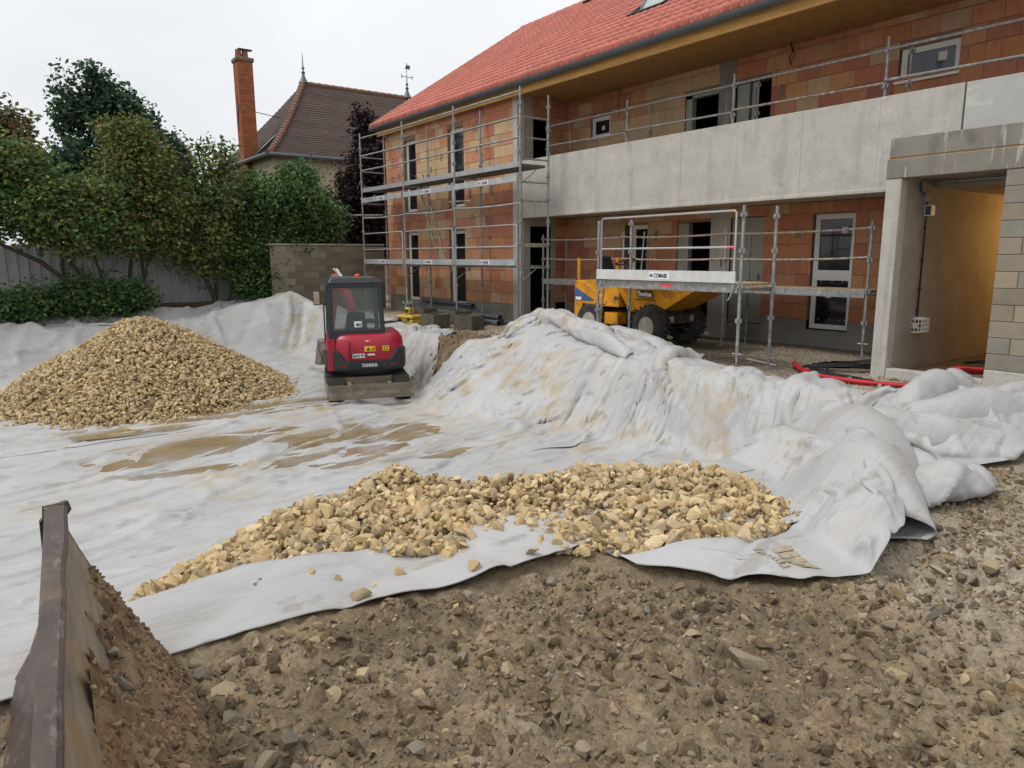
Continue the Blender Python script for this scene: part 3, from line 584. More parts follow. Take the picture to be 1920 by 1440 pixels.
# muddy water standing in the sheet's hollows
WATER = mat('muddy_water', (.30, .215, .105), .12, .25, 2.0, .002, 9, spec=.5, bstretch=(1, .3, 1))
_n = WATER.node_tree; _nz = _n.nodes.new('ShaderNodeTexNoise'); _nz.inputs['Scale'].default_value = 1.6; _nz.inputs['Detail'].default_value = 5; _g = _n.nodes.new('ShaderNodeNewGeometry'); _n.links.new(_g.outputs['Position'], _nz.inputs['Vector'])
_mr = _n.nodes.new('ShaderNodeMapRange'); _mr.inputs[1].default_value = .35; _mr.inputs[2].default_value = .62; _mr.inputs[3].default_value = .25; _mr.inputs[4].default_value = .85; _n.links.new(_nz.outputs[0], _mr.inputs[0]); _n.links.new(_mr.outputs[0], _n.nodes['Principled BSDF'].inputs['Alpha'])
def puddle(cx, cy, rx, ry, z, lab, seed):
    n = 48; V = [(cx, cy, z)]
    for j in range(n):
        a = 2*math.pi*j/n; q = 1+.28*float(vnoise(np.cos(a)*1.6+seed, np.sin(a)*1.6, seed)); V.append((cx+rx*q*math.cos(a), cy+ry*q*math.sin(a), z))
    o = obj_from('puddle', V, [(0, 1+j, 1+(j+1) % n) for j in range(n)], WATER); tag(o, lab, 'puddle', kind='structure')
def zs(P, x, y):
    d = (P[..., 0]-x)**2+(P[..., 1]-y)**2; return d
def level(sheet, cx, cy, rx, ry, q):
    P = SH[sheet]; k = (np.abs(P[..., 0]-cx) < rx*.8) & (np.abs(P[..., 1]-cy) < ry*.8); return float(np.quantile(P[..., 2][k], q))
for (sh, cx, cy, rx, ry, q, lab, sd_) in (('middle', -9.9, 2.8, 1.2, 2.0, .70, 'brown puddle on the middle sheet', 3), ('middle', -9.2, 4.4, .9, 1.3, .60, 'smaller brown puddle beyond it', 5), ('far', -12.3, 3.1, .55, 2.3, .88, 'brown water at the foot of the large heap', 8), ('middle', -8.3, 5.0, .5, .6, .35, 'small puddle near the near heap', 11)):
    puddle(cx, cy, rx, ry, level(sh, cx, cy, rx, ry, q), lab, sd_)
# ---------------------------------------------------------------- stone heaps
LIME = mat('limestone', (1, 1, 1), .85, .16, 22, .006, 55, attr=True, spec=.25, stain=((.30, .20, .09), 3, .55, .8, .3))
pal = np.array([(.59, .44, .235), (.54, .40, .21), (.64, .50, .295), (.48, .35, .185), (.60, .455, .24), (.47, .37, .235), (.57, .44, .26)])
def heap(name, label, x, y, hz, size, lift, n_single, core, loc, palk=1.):
    t = thing(name, loc, label, 'stone heap')
    z = hz(x, y)+lift; p = np.stack([x, y, z], -1); c = pal[rng.integers(0, 7, len(x))]*rng.choice((.76, .86, .95, 1.03, 1.12), (len(x), 1))*palk; R = rots(len(x))
    sx, sy, sz = on_screen(p); vis = (sx > 0) & (sx < 1920) & (sy < 1440) & (lift > -.03)
    sc = np.where(vis, size/sz, 0); o_ = np.argsort(-sc)[:n_single]; m_ = np.ones(len(x), bool); m_[o_] = False
    stone_objects('stone', p[o_], size[o_], R[o_], c[o_], LIME, t)
    scatter_mesh('loose_stones', p[m_], size[m_], R[m_], c[m_], LIME, t)
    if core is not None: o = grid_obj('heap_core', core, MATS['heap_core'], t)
    return t
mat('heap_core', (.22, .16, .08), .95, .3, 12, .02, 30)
def fl_near(x, y): return np.maximum(pile_near(x, y), terr(x, y)+.05)
n = 8500; y = rng.uniform(.5, 5.0, n); xn = np.interp(y, NEARX[:, 0], NEARX[:, 1]); xc = np.interp(y, CRSTX[:, 0], CRSTX[:, 1]); x = rng.uniform(xc-.55, xn+.02)
k = pile_near(x, y) > terr(x, y)+.0; x, y = x[k], y[k]
size = .020+.032*rng.random(len(x))**1.6; big_ = rng.random(len(x)) < .05; size[big_] = rng.uniform(.05, .074, big_.sum()); tiny = rng.random(len(x)) < .25; size[tiny] = rng.uniform(.007, .018, tiny.sum())
lift = rng.uniform(-.04, .025, len(x))
# a few stones that rolled away from it
ex = np.array([(-4.9, .25, .035), (-4.6, .3, .035), (-4.15, .42, .04), (-4.05, .52, .03), (-3.95, .62, .03), (-4.35, .5, .025), (-3.05, 1.35, .045), (-3.2, 1.3, .03), (-3.12, 1.45, .02), (-3.15, 1.62, .04), (-3.3, 1.2, .025), (-2.9, 2.3, .05), (-2.95, 1.95, .045), (-2.55, 3.2, .05), (-2.3, 3.4, .055), (-2.35, 3.75, .045), (-2.55, 3.6, .04), (-2.62, 2.95, .05), (-6.2, 1.3, .03), (-6.6, 2.2, .03)])
def sheet_z(name, xx, yy):
    P = SH[name].reshape(-1, 3); return np.array([P[np.argmin((P[:, 0]-a)**2+(P[:, 1]-b)**2), 2] for a, b in zip(xx, yy)])
ez = np.maximum(sheet_z('near', ex[:, 0], ex[:, 1]), np.where(ex[:, 1] > 2.9, sheet_z('rim', ex[:, 0], ex[:, 1]), -9))+ex[:, 2]*.4
cx = np.linspace(-5.6, -2.2, 70); cy = np.linspace(.45, 5.0, 90); A, B = np.meshgrid(cx, cy, indexing='ij'); CZ = pile_near(A, B)-.07; CZ = np.where(CZ > terr(A, B)-.02, CZ, terr(A, B)-.12)
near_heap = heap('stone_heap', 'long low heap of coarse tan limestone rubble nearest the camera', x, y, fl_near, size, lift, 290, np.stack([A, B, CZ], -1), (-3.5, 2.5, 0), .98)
stone_objects('stone', np.stack([ex[:, 0], ex[:, 1], ez], -1)[:10], ex[:10, 2], rots(10), pal[rng.integers(0, 7, 10)], LIME, near_heap)
stone_objects('stone', np.stack([ex[:, 0], ex[:, 1], ez], -1)[10:], ex[10:, 2], rots(len(ex)-10), pal[rng.integers(0, 7, len(ex)-10)], LIME, near_heap)
def fl_far(x, y): return np.maximum(pile_far(x, y), terr(x, y)+.02)
n = 21000; r_ = 3.35*np.sqrt(rng.random(n)); a_ = rng.uniform(0, 2*math.pi, n); x = -15.5+r_*np.cos(a_)*1.03; y = 2.5+r_*np.sin(a_)*.92
k = (pile_far(x, y) > terr(x, y)-.06); x, y = x[k], y[k]
size = .026+.034*rng.random(len(x))**2; lift = rng.uniform(-.05, .025, len(x))
cx = np.linspace(-19.4, -11.8, 70); cy = np.linspace(-1.2, 6.6, 70); A, B = np.meshgrid(cx, cy, indexing='ij'); CZ = pile_far(A, B)-.08; CZ = np.where(CZ > terr(A, B)-.02, CZ, terr(A, B)-.15)
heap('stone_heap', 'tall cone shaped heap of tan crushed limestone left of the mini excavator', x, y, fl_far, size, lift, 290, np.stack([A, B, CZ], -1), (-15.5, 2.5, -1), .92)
# ---------------------------------------------------------------- the unfinished building
BLD = thing('unfinished_building', (-14.3, 11.5, 0), 'unfinished two storey brick building with concrete balcony and red tiled roof', 'building')
BRICK = mat('clay_brick', (1, 1, 1), .85, .22, 5, .004, 60, attr=True, spec=.25, bstretch=(2.2, 2.2, .05), stretch=(2, 2, .6), stain=[((.22, .16, .12), 1.6, .60, .75, .35), ((.55, .47, .40), 3.1, .62, .72, .5, (1.6, 1.6, 1)), ((.30, .20, .15), 6, .60, .70, .5, (2.5, 2.5, .7))])
MORTAR = mat('mortar', (.25, .155, .105), .95, .2, 8, .003, 60)
def conc_extra(t, g, c, noise, mixc, rng_):
    c = mixc(rng_(noise(2.5, (1.6, 1.6, .22), 8), .52, .68, 0, .38), c, (.24, .235, .215))
    c = mixc(rng_(noise(26, (1, 1, .7), 10), .57, .66, 0, .5), c, (.20, .195, .18))
    c = mixc(rng_(noise(5, (1, 1, .8), 9), .56, .68, 0, .3), c, (.25, .245, .225))
    c = mixc(rng_(noise(3.2, (3.5, 3.5, .12), 6), .62, .70, 0, .28), c, (.18, .175, .16))
    return mixc(rng_(noise(1.1, (1, 1, 1.4), 6), .52, .75, 0, .4), c, (.58, .55, .49))
CONC = mat('cast_concrete', (.45, .435, .395), .85, .12, 3, .003, 40, extra=conc_extra)
CONCG = mat('grey_concrete', (.22, .205, .175), .88, .16, 3, .003, 50, extra=lambda t, g, c, n, mx_, r: mx_(r(n(5, (3, 3, .3), 7), .60, .66, 0, .6), mx_(r(n(2.2, (2, 2, .8), 8), .50, .68, 0, .65), c, (.11, .105, .095)), (.48, .46, .42)))
CONCW = mat('porch_concrete', (.34, .315, .27), .85, .12, 2, .002, 60, stain=[((.22, .205, .18), 1.3, .52, .7, .5), ((.16, .15, .13), 5, .64, .70, .5)])
RENDER = mat('cement_render', (.23, .22, .20), .9, .14, 2.2, .002, 70, stain=((.36, .345, .31), 1.1, .55, .72, .5))
PVC = mat('white_frame', (.72, .72, .70), .4, .04, 3, spec=.5)
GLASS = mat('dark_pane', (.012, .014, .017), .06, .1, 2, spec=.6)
GLASSB = mat('film_pane', (.06, .07, .095), .15, .2, 3, spec=.5)
STICK = mat('sticker_paper', (.62, .63, .62), .7, .05, 5)
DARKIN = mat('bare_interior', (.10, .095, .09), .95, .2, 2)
WOODF = mat('fascia_board', (.56, .32, .10), .7, .22, 3, .002, 30, stretch=(.6, 6, 6), stain=((.30, .14, .04), 6, .64, .7, .6))
OSB = mat('strand_board', (.33, .175, .055), .75, .4, 14, .003, 40, stretch=(.7, 2.2, 1), stain=((.16, .08, .025), 9, .55, .68, .6, (.5, 1.7, 1)))
DOORG = mat('grey_door_panel', (.30, .305, .27), .6, .06, 2)
ZINC = mat('gutter_zinc', (.105, .115, .125), .45, .12, 2, metal=.3, spec=.5)
BR = []       # every brick: (axis, face, u0, u1, z0, z1, colour)
def brick_col(u, z, seed):
    red = np.array((.52, .225, .125)); tan = np.array((.58, .40, .24)); org = np.array((.57, .285, .155)); drk = np.array((.45, .19, .12))
    v = vnoise(np.array(u*.55+seed), np.array(z*.7+seed), 5)+.75*rng.normal()*.45
    c = tan if v > .34 else (org if v > -.05 else (red if v > -.65 else drk))
    return c*rng.uniform(.9, 1.08)
def cut(a, b, z0, z1, ops):
    segs = [(a, b)]
    for (o0, o1, p0, p1) in ops:
        if p0 < (z0+z1)/2 < p1:
            segs = [s for q in segs for s in ((q[0], min(q[1], o0)), (max(q[0], o1), q[1])) if s[1]-s[0] > .03]
    return segs
def brickwork(axis, face, sign, u0, u1, z0, z1, ops, ch=.28, bl=.44, seed=0, colf=None):
    """axis 0: wall along X, face at Y=face; axis 1: wall along Y, face at X=face; sign = outward direction"""
    r = 0; z = z0
    while z < z1-.03:
        zt = min(z+ch, z1); u = u0-(bl*.5 if r % 2 else bl*.02)
        while u < u1:
            a, b = max(u, u0), min(u+bl, u1)
            if b-a > .03:
                for s in cut(a, b, z, zt, ops):
                    c = (colf or brick_col)((s[0]+s[1])/2, (z+zt)/2, seed); BR.append((axis, face, sign, s[0]+.002, s[1]-.002, z+.005, zt-.005, c))
            u += bl
        z += ch; r += 1
def core(mb, axis, face, sign, depth, u0, u1, z0, z1, ops, inset=.012):
    us = sorted({u0, u1, *[o[0] for o in ops if u0 < o[0] < u1], *[o[1] for o in ops if u0 < o[1] < u1]}); zs_ = sorted({z0, z1, *[o[2] for o in ops if z0 < o[2] < z1], *[o[3] for o in ops if z0 < o[3] < z1]})
    f0, f1 = sorted((face-sign*inset, face-sign*depth))
    for a, b in zip(us[:-1], us[1:]):
        for c, d in zip(zs_[:-1], zs_[1:]):
            if any(o[0] < (a+b)/2 < o[1] and o[2] < (c+d)/2 < o[3] for o in ops): continue
            mb.box((a, f0, c), (b, f1, d)) if axis == 0 else mb.box((f0, a, c), (f1, b, d))
XL, XP, XS, XR = -21.2, -14.47, -14.28, 2.0
YF, YB = 10.9, 12.5
opW = [(-20.0, -19.26, .36, 2.42), (-17.49, -16.67, .34, 2.40), (-20.0, -19.27, 3.02, 5.12), (-17.48, -16.67, 3.02, 5.12)]
opL = [(-12.2, -11.46, .36, 2.38), (-10.6, -9.70, .36, 2.38), (-9.2, -8.41, .32, 2.43), (-7.40, -6.60, .30, 2.41), (-4.86, -3.07, -.2, 2.66)]
opU = [(-13.42, -12.75, 4.50, 4.98), (-10.5, -9.64, 2.85, 5.0), (-9.24, -8.43, 2.85, 5.0), (-6.09, -5.17, 4.47, 4.97)]
cc = lambda u, z, s: np.array((.24, .225, .195))*rng.uniform(.8, 1.15)
brickwork(0, YF, -1, XL, XP, .48, 5.5, opW, seed=1)
brickwork(0, YF, -1, XL, XP, .06, .48, opW, ch=.21, bl=.40, seed=2, colf=cc)
brickwork(0, YB, -1, XS, XR, .48, 2.64, opL+[(-9.7, -9.2, -1, 9), (-8.41, -8.39, 0, 0)], seed=3)
brickwork(0, YB, -1, XS, XR, 2.85, 5.5, opU+[(-9.64, -9.24, -1, 9)], seed=4)
opS = [(11.29, 11.97, .28, 2.42), (11.38, 11.98, 2.85, 5.0)]
brickwork(1, XS, 1, 11.98, YB, 2.85, 5.5, opS, seed=5); brickwork(1, XS, 1, 11.38, 11.98, 5.0, 5.5, opS, seed=6)
brickwork(1, XS, 1, 12.12, YB, .48, 2.64, opS, seed=7)
wm = MB(); core(wm, 0, YF, -1, .22, XL, XP, 0, 5.6, opW); core(wm, 0, YB, -1, .22, XS, XR, -.15, 2.64, opL); core(wm, 0, YB, -1, .22, XS, XR, 2.84, 5.6, opU)
core(wm, 1, XS, 1, .2, YF+.22, YB, 2.0, 5.6, opS, .03)
wall = wm.build('wall', MORTAR, BLD)
bw = MB(); bw.box((XL-.004, YF+.22, -.1), (XL+.2, 22.3, 5.6)); bw.box((XL+.2, 22.1, -.1), (XR, 22.3, 5.6)); bw.box((XR-.2, YB+.22, -.1), (XR, 22.1, 5.6)); bw.prism([(10.75, 5.6), (22.4, 5.6), (16.6, 9.42)], 0, XL, XL+.2); bw.prism([(10.75, 5.6), (22.4, 5.6), (16.6, 9.42)], 0, XR-.2, XR)
bw.build('rear_wall', mat('plain_brick', (.38, .17, .09), .9, .2, 3), BLD)
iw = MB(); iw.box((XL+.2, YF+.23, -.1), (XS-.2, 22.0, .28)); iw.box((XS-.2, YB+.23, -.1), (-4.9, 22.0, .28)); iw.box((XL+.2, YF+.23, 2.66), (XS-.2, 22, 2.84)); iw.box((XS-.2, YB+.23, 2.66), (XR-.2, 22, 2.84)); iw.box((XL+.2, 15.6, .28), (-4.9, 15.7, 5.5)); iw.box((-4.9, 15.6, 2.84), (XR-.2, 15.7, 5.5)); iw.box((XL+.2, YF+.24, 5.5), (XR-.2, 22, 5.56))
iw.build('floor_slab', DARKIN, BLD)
# bricks: the 300 that show largest are objects of their own, the others one mesh per wall
def brick_center(b): return (b[3]+b[4])/2
ctr = np.array([((b[3]+b[4])/2, b[1], (b[5]+b[6])/2) if b[0] == 0 else (b[1], (b[3]+b[4])/2, (b[5]+b[6])/2) for b in BR]); sx, sy, sz = on_screen(ctr)
full = np.array([abs((b[4]-b[3])-.436) < .002 and abs(b[6]-b[5]-.27) < .002 for b in BR]); vis = (sx > 0) & (sx < 1920) & (sy > 0) & (sy < 720)
score = np.where(full & vis, 1/sz, 0)*np.array([1 if b[0] == 0 else .1 for b in BR]); o_ = set(np.argsort(-score)[:300].tolist())
bm_cache = {}
mb = MB()
for i, b in enumerate(BR):
    ax, fc, sg, u0, u1, z0, z1, c = b; pr = rng.uniform(-.002, .004); fa, fb = sorted((fc+sg*pr, fc-sg*.03))
    if i in o_:
        key = tuple(np.round(c/.04)*.04)
        if key not in bm_cache:
            q = MB(); q.box((-.218, 0, -.135), (.218, .03, .135), .004); V = np.concatenate(q.v); bm_cache[key] = mesh_from('brick', V, q.f, [BRICK], col=np.tile(key, (len(V), 1)))
        o = bpy.data.objects.new('brick', bm_cache[key]); link(o, wall, ((u0+u1)/2, fc-max(0, pr), (z0+z1)/2))
    else:
        mb.col = c; mb.box((u0, fa, z0), (u1, fb, z1)) if ax == 0 else mb.box((fa, u0, z0), (fb, u1, z1))
mb.build('bricks', BRICK, wall, col=True, kind='stuff')
# mortar smears and patched notches
mb = MB()
for k in range(46):
    if k < 26: u = rng.uniform(XL+.3, XP-.3); z = .7+.28*rng.integers(0, 16); f = YF; ops = opW
    else: u = rng.uniform(-14, -4.5); z = rng.choice([.6+.28*rng.integers(0, 6), 2.95+.28*rng.integers(0, 8)]); f = YB; ops = opL+opU
    if any(o[0]-.15 < u < o[1]+.15 and o[2]-.3 < z < o[3]+.1 for o in ops): continue
    w_ = rng.uniform(.03, .075); h_ = rng.uniform(.12, .27); n = 7
    pts = [(u-w_*rng.uniform(.6, 1), z+h_*j/n) for j in range(n+1)]+[(u+w_*rng.uniform(.6, 1), z+h_*(n-j)/n) for j in range(n+1)]
    mb.prism(pts, 1, f-.009, f+.01)
mb.build('mortar_patches', mat('mortar_smear', (.21, .17, .145), .95, .25, 9), wall, kind='stuff')
# concrete pieces
def cbox(name, a, b, m_, parent=BLD, bev=.008, label=None):
    q = MB(); q.box(a, b, bev); o = q.build(name, m_, parent)
    if label: o['label'] = label
    return o
cbox('corner_pier', (XP, YF-.012, -.05), (XS, YF+.2, 5.5), CONC)
q = MB(); core(q, 1, XS, 1, .2, YF+.2, 12.12, -.05, 2.66, opS, 0); core(q, 1, XS, 1, .2, YF+.2, 11.38, 2.66, 5.5, opS, 0); q.build('side_wall', CONCW, BLD)
cbox('concrete_post', (-9.70, YB-.006, -.1), (-9.2, YB+.2, 2.66), CONC); cbox('concrete_post', (-9.64, YB-.006, 2.84), (-9.24, YB+.2, 5.5), CONCG)
q = MB(); core(q, 0, YB, -1, .2, XS, -9.7, -.15, .478, opL, -.01); core(q, 0, YB, -1, .2, -9.2, XR, -.15, .478, opL, -.01); q.build('base_render', RENDER, wall, kind='stuff')
q = MB(); 
for a, b in ((XL, -20.0), (-19.26, -17.49), (-16.67, XP)): q.box((a, YF-.008, -.1), (b, YF+.1, .06))
q.box((-20, YF-.008, -.1), (-19.26, YF+.2, .35)); q.box((-17.49, YF-.008, -.1), (-16.67, YF+.2, .33)); q.build('footing', RENDER, wall)
par = cbox('balcony_slab', (XS, 11.02, 2.645), (XR, YB-.01, 2.80), CONC)
u = XS+.002; i = 0
while u < -4.45:
    b_ = min(u+1.245, -4.44); cbox('concrete_panel', (u, 11.0-.002*(i % 2), 2.642), (b_-.0012, 11.18, 3.97+.001*(i % 3)), CONC, par, .004); u = b_; i += 1
cbox('concrete_panel', (-4.415, 10.985, 2.66), (XR, 11.17, 3.965), mat('pale_concrete', (.42, .42, .40), .8, .1, 2, .003, 40, stain=[((.66, .66, .64), 1.5, .54, .66, .7, (1, 1, 2.2)), ((.26, .26, .25), 2, .58, .72, .4)]), par)
cbox('drip_edge', (XS+.01, 10.98, 2.60), (-4.93, 11.10, 2.66), CONC, par)
# windows
def window(op, face, axis=0, sign=-1, rec=.13, fr=.055, sticker=None, transom=None, pane=GLASS, sill=True, only=None):
    """white frame with its pane(s) set into an opening; coordinates along the wall"""
    u0, u1, z0, z1 = op; d0, d1 = face-sign*rec, face-sign*(rec+.07)
    def bx(q, a, b, c, d, e0=d0, e1=d1):
        lo, hi = sorted((e0, e1)); q.box((a, lo, c), (b, hi, d)) if axis == 0 else q.box((lo, a, c), (hi, b, d))
    q = MB(); bx(q, u0, u0+fr, z0, z1); bx(q, u1-fr, u1, z0, z1); bx(q, u0+fr, u1-fr, z0, z0+fr); bx(q, u0+fr, u1-fr, z1-fr, z1)
    if transom: bx(q, u0+fr, u1-fr, transom, transom+.12)
    W_ = q.build('window', PVC, BLD)
    q = MB(); s0, s1 = d0-sign*.012, d0-sign*.05; e = fr+.045
    for (a, b, c, d) in ([(u0+fr, u1-fr, z0+fr, transom), (u0+fr, u1-fr, transom+.12, z1-fr)] if transom else [(u0+fr, u1-fr, z0+fr, z1-fr)]):
        q = MB(); g_ = .032; bx(q, a, a+g_, c, d, s0, s1); bx(q, b-g_, b, c, d, s0, s1); bx(q, a+g_, b-g_, c, c+g_, s0, s1); bx(q, a+g_, b-g_, d-g_, d, s0, s1); q.build('sash', PVC, W_)
        q = MB(); bx(q, a+g_, b-g_, c+g_, d-g_, d0-sign*.03, d0-sign*.036); q.build('pane', pane, W_)
    if sticker:
        for (cu, cz, hw) in sticker: q = MB(); bx(q, cu-hw, cu+hw, cz-hw, cz+hw, d0-sign*.024, d0-sign*.0285); q.build('paper_label', STICK, W_)
    if sill:
        q = MB(); bx(q, u0-.05, u1+.03, z0-.045, z0-.005, face+sign*.05, face-sign*.2); q.build('sill', PVC if sill == 1 else RENDER, W_)
    return W_
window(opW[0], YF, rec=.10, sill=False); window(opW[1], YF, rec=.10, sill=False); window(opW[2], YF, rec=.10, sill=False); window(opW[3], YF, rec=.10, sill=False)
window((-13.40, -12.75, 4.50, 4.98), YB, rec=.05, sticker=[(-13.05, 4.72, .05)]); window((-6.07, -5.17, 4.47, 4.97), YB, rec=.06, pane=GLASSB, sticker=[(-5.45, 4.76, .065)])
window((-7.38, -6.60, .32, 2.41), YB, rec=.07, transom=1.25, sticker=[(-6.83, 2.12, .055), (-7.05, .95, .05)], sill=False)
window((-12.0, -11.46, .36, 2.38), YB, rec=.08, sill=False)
q = MB()
for zz in (.5, 1.2):
    for uu in (-7.22, -7.0, -6.8, -6.72): q.lathe([(.008, 0), (.008, .012)], (uu, YB+.10, zz), (0, -1, 0), 6)
q.build('fixing_screws', PVC, BLD, kind='stuff')
q = MB(); q.box((-9.19, YB+.04, .33), (-8.98, YB+.1, 2.42)); q.build('door_frame', DOORG, BLD); q = MB(); q.box((-8.98, YB+.03, .33), (-8.42, YB+.08, 2.42), .004); dr = q.build('door', DOORG, BLD)
q = MB(); q.tube([(-8.5, YB+.01, 1.2), (-8.5, YB+.01, 1.32)], .012, 6); q.build('handle', ZINC, dr)
q = MB(); q.box((-10.59, YB+.03, .37), (-10.30, YB+.16, 2.37)); q.build('door_jamb', DOORG, BLD); q = MB(); q.box((-10.49, YB+.03, 2.86), (-10.33, YB+.16, 4.99)); q.box((-10.49, YB+.03, 4.93), (-9.65, YB+.16, 4.99)); q.build('door_jamb', DOORG, BLD)
q = MB(); q.box((-9.23, YB+.05, 2.86), (-8.95, YB+.16, 4.99)); q.box((-8.9, YB+.08, 2.86), (-8.82, YB+.16, 4.99)); q.build('door_jamb', DOORG, BLD)
q = MB(); q.box((XS-.14, 11.97, .28), (XS-.02, 12.06, 2.42)); q.box((XS-.14, 11.92, 2.86), (XS-.02, 11.98, 4.99)); q.build('door_jamb', DOORG, BLD)
# eaves: soffit, fascia, gutter
SOF = MB(); u = XS+.02; i = 0
so_ = None
q = MB(); q.box((XS, 10.74, 5.50), (XR, YB, 5.515)); so_ = q.build('soffit', OSB, BLD)
while u < XR-.1:
    b_ = min(u+2.44, XR); cbox('soffit_board', (u, 10.745, 5.475-.001*(i % 2)), (b_-.006, YB-.003, 5.50), OSB, so_, .002); u = b_; i += 1
cbox('fascia_board', (XL-.15, 10.70, 5.41), (XR, 10.742, 5.64), WOODF)
cbox('eaves_board', (XL-.15, 10.745, 5.505), (XP+.18, YF-.004, 5.53), WOODF)
def gutter_pts(r): return [(10.585+r*math.cos(a), 5.655+r*math.sin(a)) for a in np.linspace(math.pi, 2*math.pi, 12)]
q = MB(); A = gutter_pts(.108); B = gutter_pts(.10)[::-1]; n = len(A)
V = [(x_, *p_) for x_ in (XL-.32, XR) for p_ in A+B]; k = 2*n
q.add(V, [(j, (j+1) % k, k+(j+1) % k, k+j) for j in range(k)]+[tuple(range(k-1, -1, -1)), tuple(range(k, 2*k))]); gut = q.build('gutter', ZINC, BLD, True)
for u in np.arange(XL+.4, XR, 1.0):
    q = MB(); A2 = gutter_pts(.112); V = [(x_, *p_) for x_ in (u-.012, u+.012) for p_ in A2]; q.add(V, [(j, j+1, n+j+1, n+j) for j in range(n-1)]); q.build('gutter_joint', mat('gutter_joint', (.16, .17, .18), .4, .1, 3, metal=.3), gut)
q = MB(); q.prism(gutter_pts(.108), 0, XL-.325, XL-.318); q.build('gutter_end', ZINC, gut)
# roof
EY, EZ, RY, RZ = 10.55, 5.70, 16.6, 9.62; SL = math.hypot(RY-EY, RZ-EZ); td = np.array((0, (RY-EY)/SL, (RZ-EZ)/SL)); tn = np.array((0, -td[2], td[1]))
q = MB(); q.prism([(EY+.05, EZ-.03), (RY, RZ-.06), (22.6, EZ-.03), (22.6, EZ-.12), (RY, RZ-.15), (EY+.12, EZ-.11)], 0, XL-.28, XR); roof = q.build('roof', mat('roof_underlay', (.30, .10, .07), .9, .2, 3), BLD)
TILE = mat('clay_tile', (1, 1, 1), .62, .12, 6, .002, 70, attr=True, spec=.4)
tw, tl, step = .205, .41, .372
prof = [(-.5, .008), (-.36, -.004), (-.2, .0), (-.02, .050), (.16, .074), (.34, .056), (.5, .008)]
TV = []
for t_, lift_ in ((0, .034), (tl, .0)):
    for a_, h_ in prof: TV.append((a_*tw, t_, h_+lift_))
for a_, h_ in prof: TV.append((a_*tw, .006, -.03))
n = len(prof); TF = [(j, j+1, n+j+1, n+j) for j in range(n-1)]+[(2*n+j, 2*n+j+1, j+1, j) for j in range(n-1)]; TV = np.array(TV)
def tile_world(u, s): return np.stack([TV[:, 0]+u, EY+td[1]*(s+TV[:, 1])+tn[1]*TV[:, 2], EZ+td[2]*(s+TV[:, 1])+tn[2]*TV[:, 2]], -1)
pos = []; SKY = (-12.05, -11.05, 2.15, 3.35)     # roof window: x0, x1 and distance up the slope
for r in range(19):
    for cidx in range(int((XR-XL+.28)/tw)):
        u = XL-.28+tw*(cidx+.5); s = r*step-.06
        if s+tl > SL+.1: continue
        if SKY[0]-.1 < u < SKY[1]+.1 and SKY[2]-.25 < s < SKY[3]+.05: continue
        pos.append((u, s))
pos = np.array(pos); cc3 = np.stack([pos[:, 0], EY+td[1]*pos[:, 1], EZ+td[2]*pos[:, 1]], -1); sx, sy, sz = on_screen(cc3); vis = (sx > 0) & (sx < 1900) & (sy > 0); o_ = set(np.argsort(-np.where(vis, 1/sz, 0))[:300].tolist())
tcol = [np.array((.47, .138, .098))*f for f in (.86, .93, 1., 1.07, 1.14)]; tmesh = []
base0 = tile_world(0, 0)-np.array((0, EY, EZ))
for c in tcol: tmesh.append(mesh_from('roof_tile', base0, TF, [TILE], smooth=True, col=np.tile(c, (len(TV), 1))))
VV, FF, CC_ = [], [], []; TFa = np.array(TF); n0 = 0
for i, (u, s) in enumerate(pos):
    ci = rng.integers(0, 5); j_ = rng.uniform(-.004, .004)
    if i in o_:
        o = bpy.data.objects.new('roof_tile', tmesh[ci]); link(o, roof, (u, EY+td[1]*(s+j_), EZ+td[2]*(s+j_)))
    else:
        VV.append(tile_world(u, s+j_)); FF.append(TFa+n0); n0 += len(TV); CC_.append(np.tile(tcol[ci], (len(TV), 1)))
o = obj_from('roof_tiles', np.concatenate(VV), np.concatenate(FF), TILE, roof, True, np.concatenate(CC_)); o['kind'] = 'stuff'
for i, u in enumerate(np.arange(XL-.2, XR, .38)):
    q = MB(); q.col = tcol[i % 5]*.95; V = [(x_, RY+r_*math.cos(a), RZ-.02+r_*math.sin(a)) for x_, r_ in ((u, .135), (u+.40, .115)) for a in np.linspace(-.25, math.pi+.25, 7)]; q.add(V, [(j, j+1, 8+j, 7+j) for j in range(6)]); q.build('ridge_tile', TILE, roof, True, col=True)
q = MB(); p0 = np.array((XL-.30, EY-.02, EZ+.03)); q.beam(p0, (XL-.30, RY, RZ+.03), .05, .10, tuple(tn)); q.build('verge_trim', ZINC, roof)
def rp(u, s, h=0): return np.array((u, EY+td[1]*s+tn[1]*h, EZ+td[2]*s+tn[2]*h))
x0, x1, s0, s1 = SKY
sk = MB(); 
for a, b in ((rp(x0, s0, .05), rp(x1, s0, .05)), (rp(x0, s1, .05), rp(x1, s1, .05)), (rp(x0, s0, .05), rp(x0, s1, .05)), (rp(x1, s0, .05), rp(x1, s1, .05))): sk.beam(a, b, .07, .12, tuple(tn))
skl = sk.build('roof_window', mat('dark_flashing', (.03, .03, .033), .5, .2, 4), BLD)
q = MB(); q.add([rp(x0-.1, s0-.28, .02), rp(x1+.1, s0-.28, .02), rp(x1+.06, s0, .06), rp(x0-.06, s0, .06)], [(0, 1, 2, 3)]); q.build('flashing', mat('flashing', (.07, .075, .08), .5, .2, 4), skl)
hs_ = s0+.55; q = MB(); hd = td*math.cos(.42)+tn*math.sin(.42); a0 = rp(x0+.06, hs_, .12)-hd*.5; a1 = rp(x0+.06, hs_, .12)+hd*.62; dx = np.array((x1-x0-.12, 0, 0))
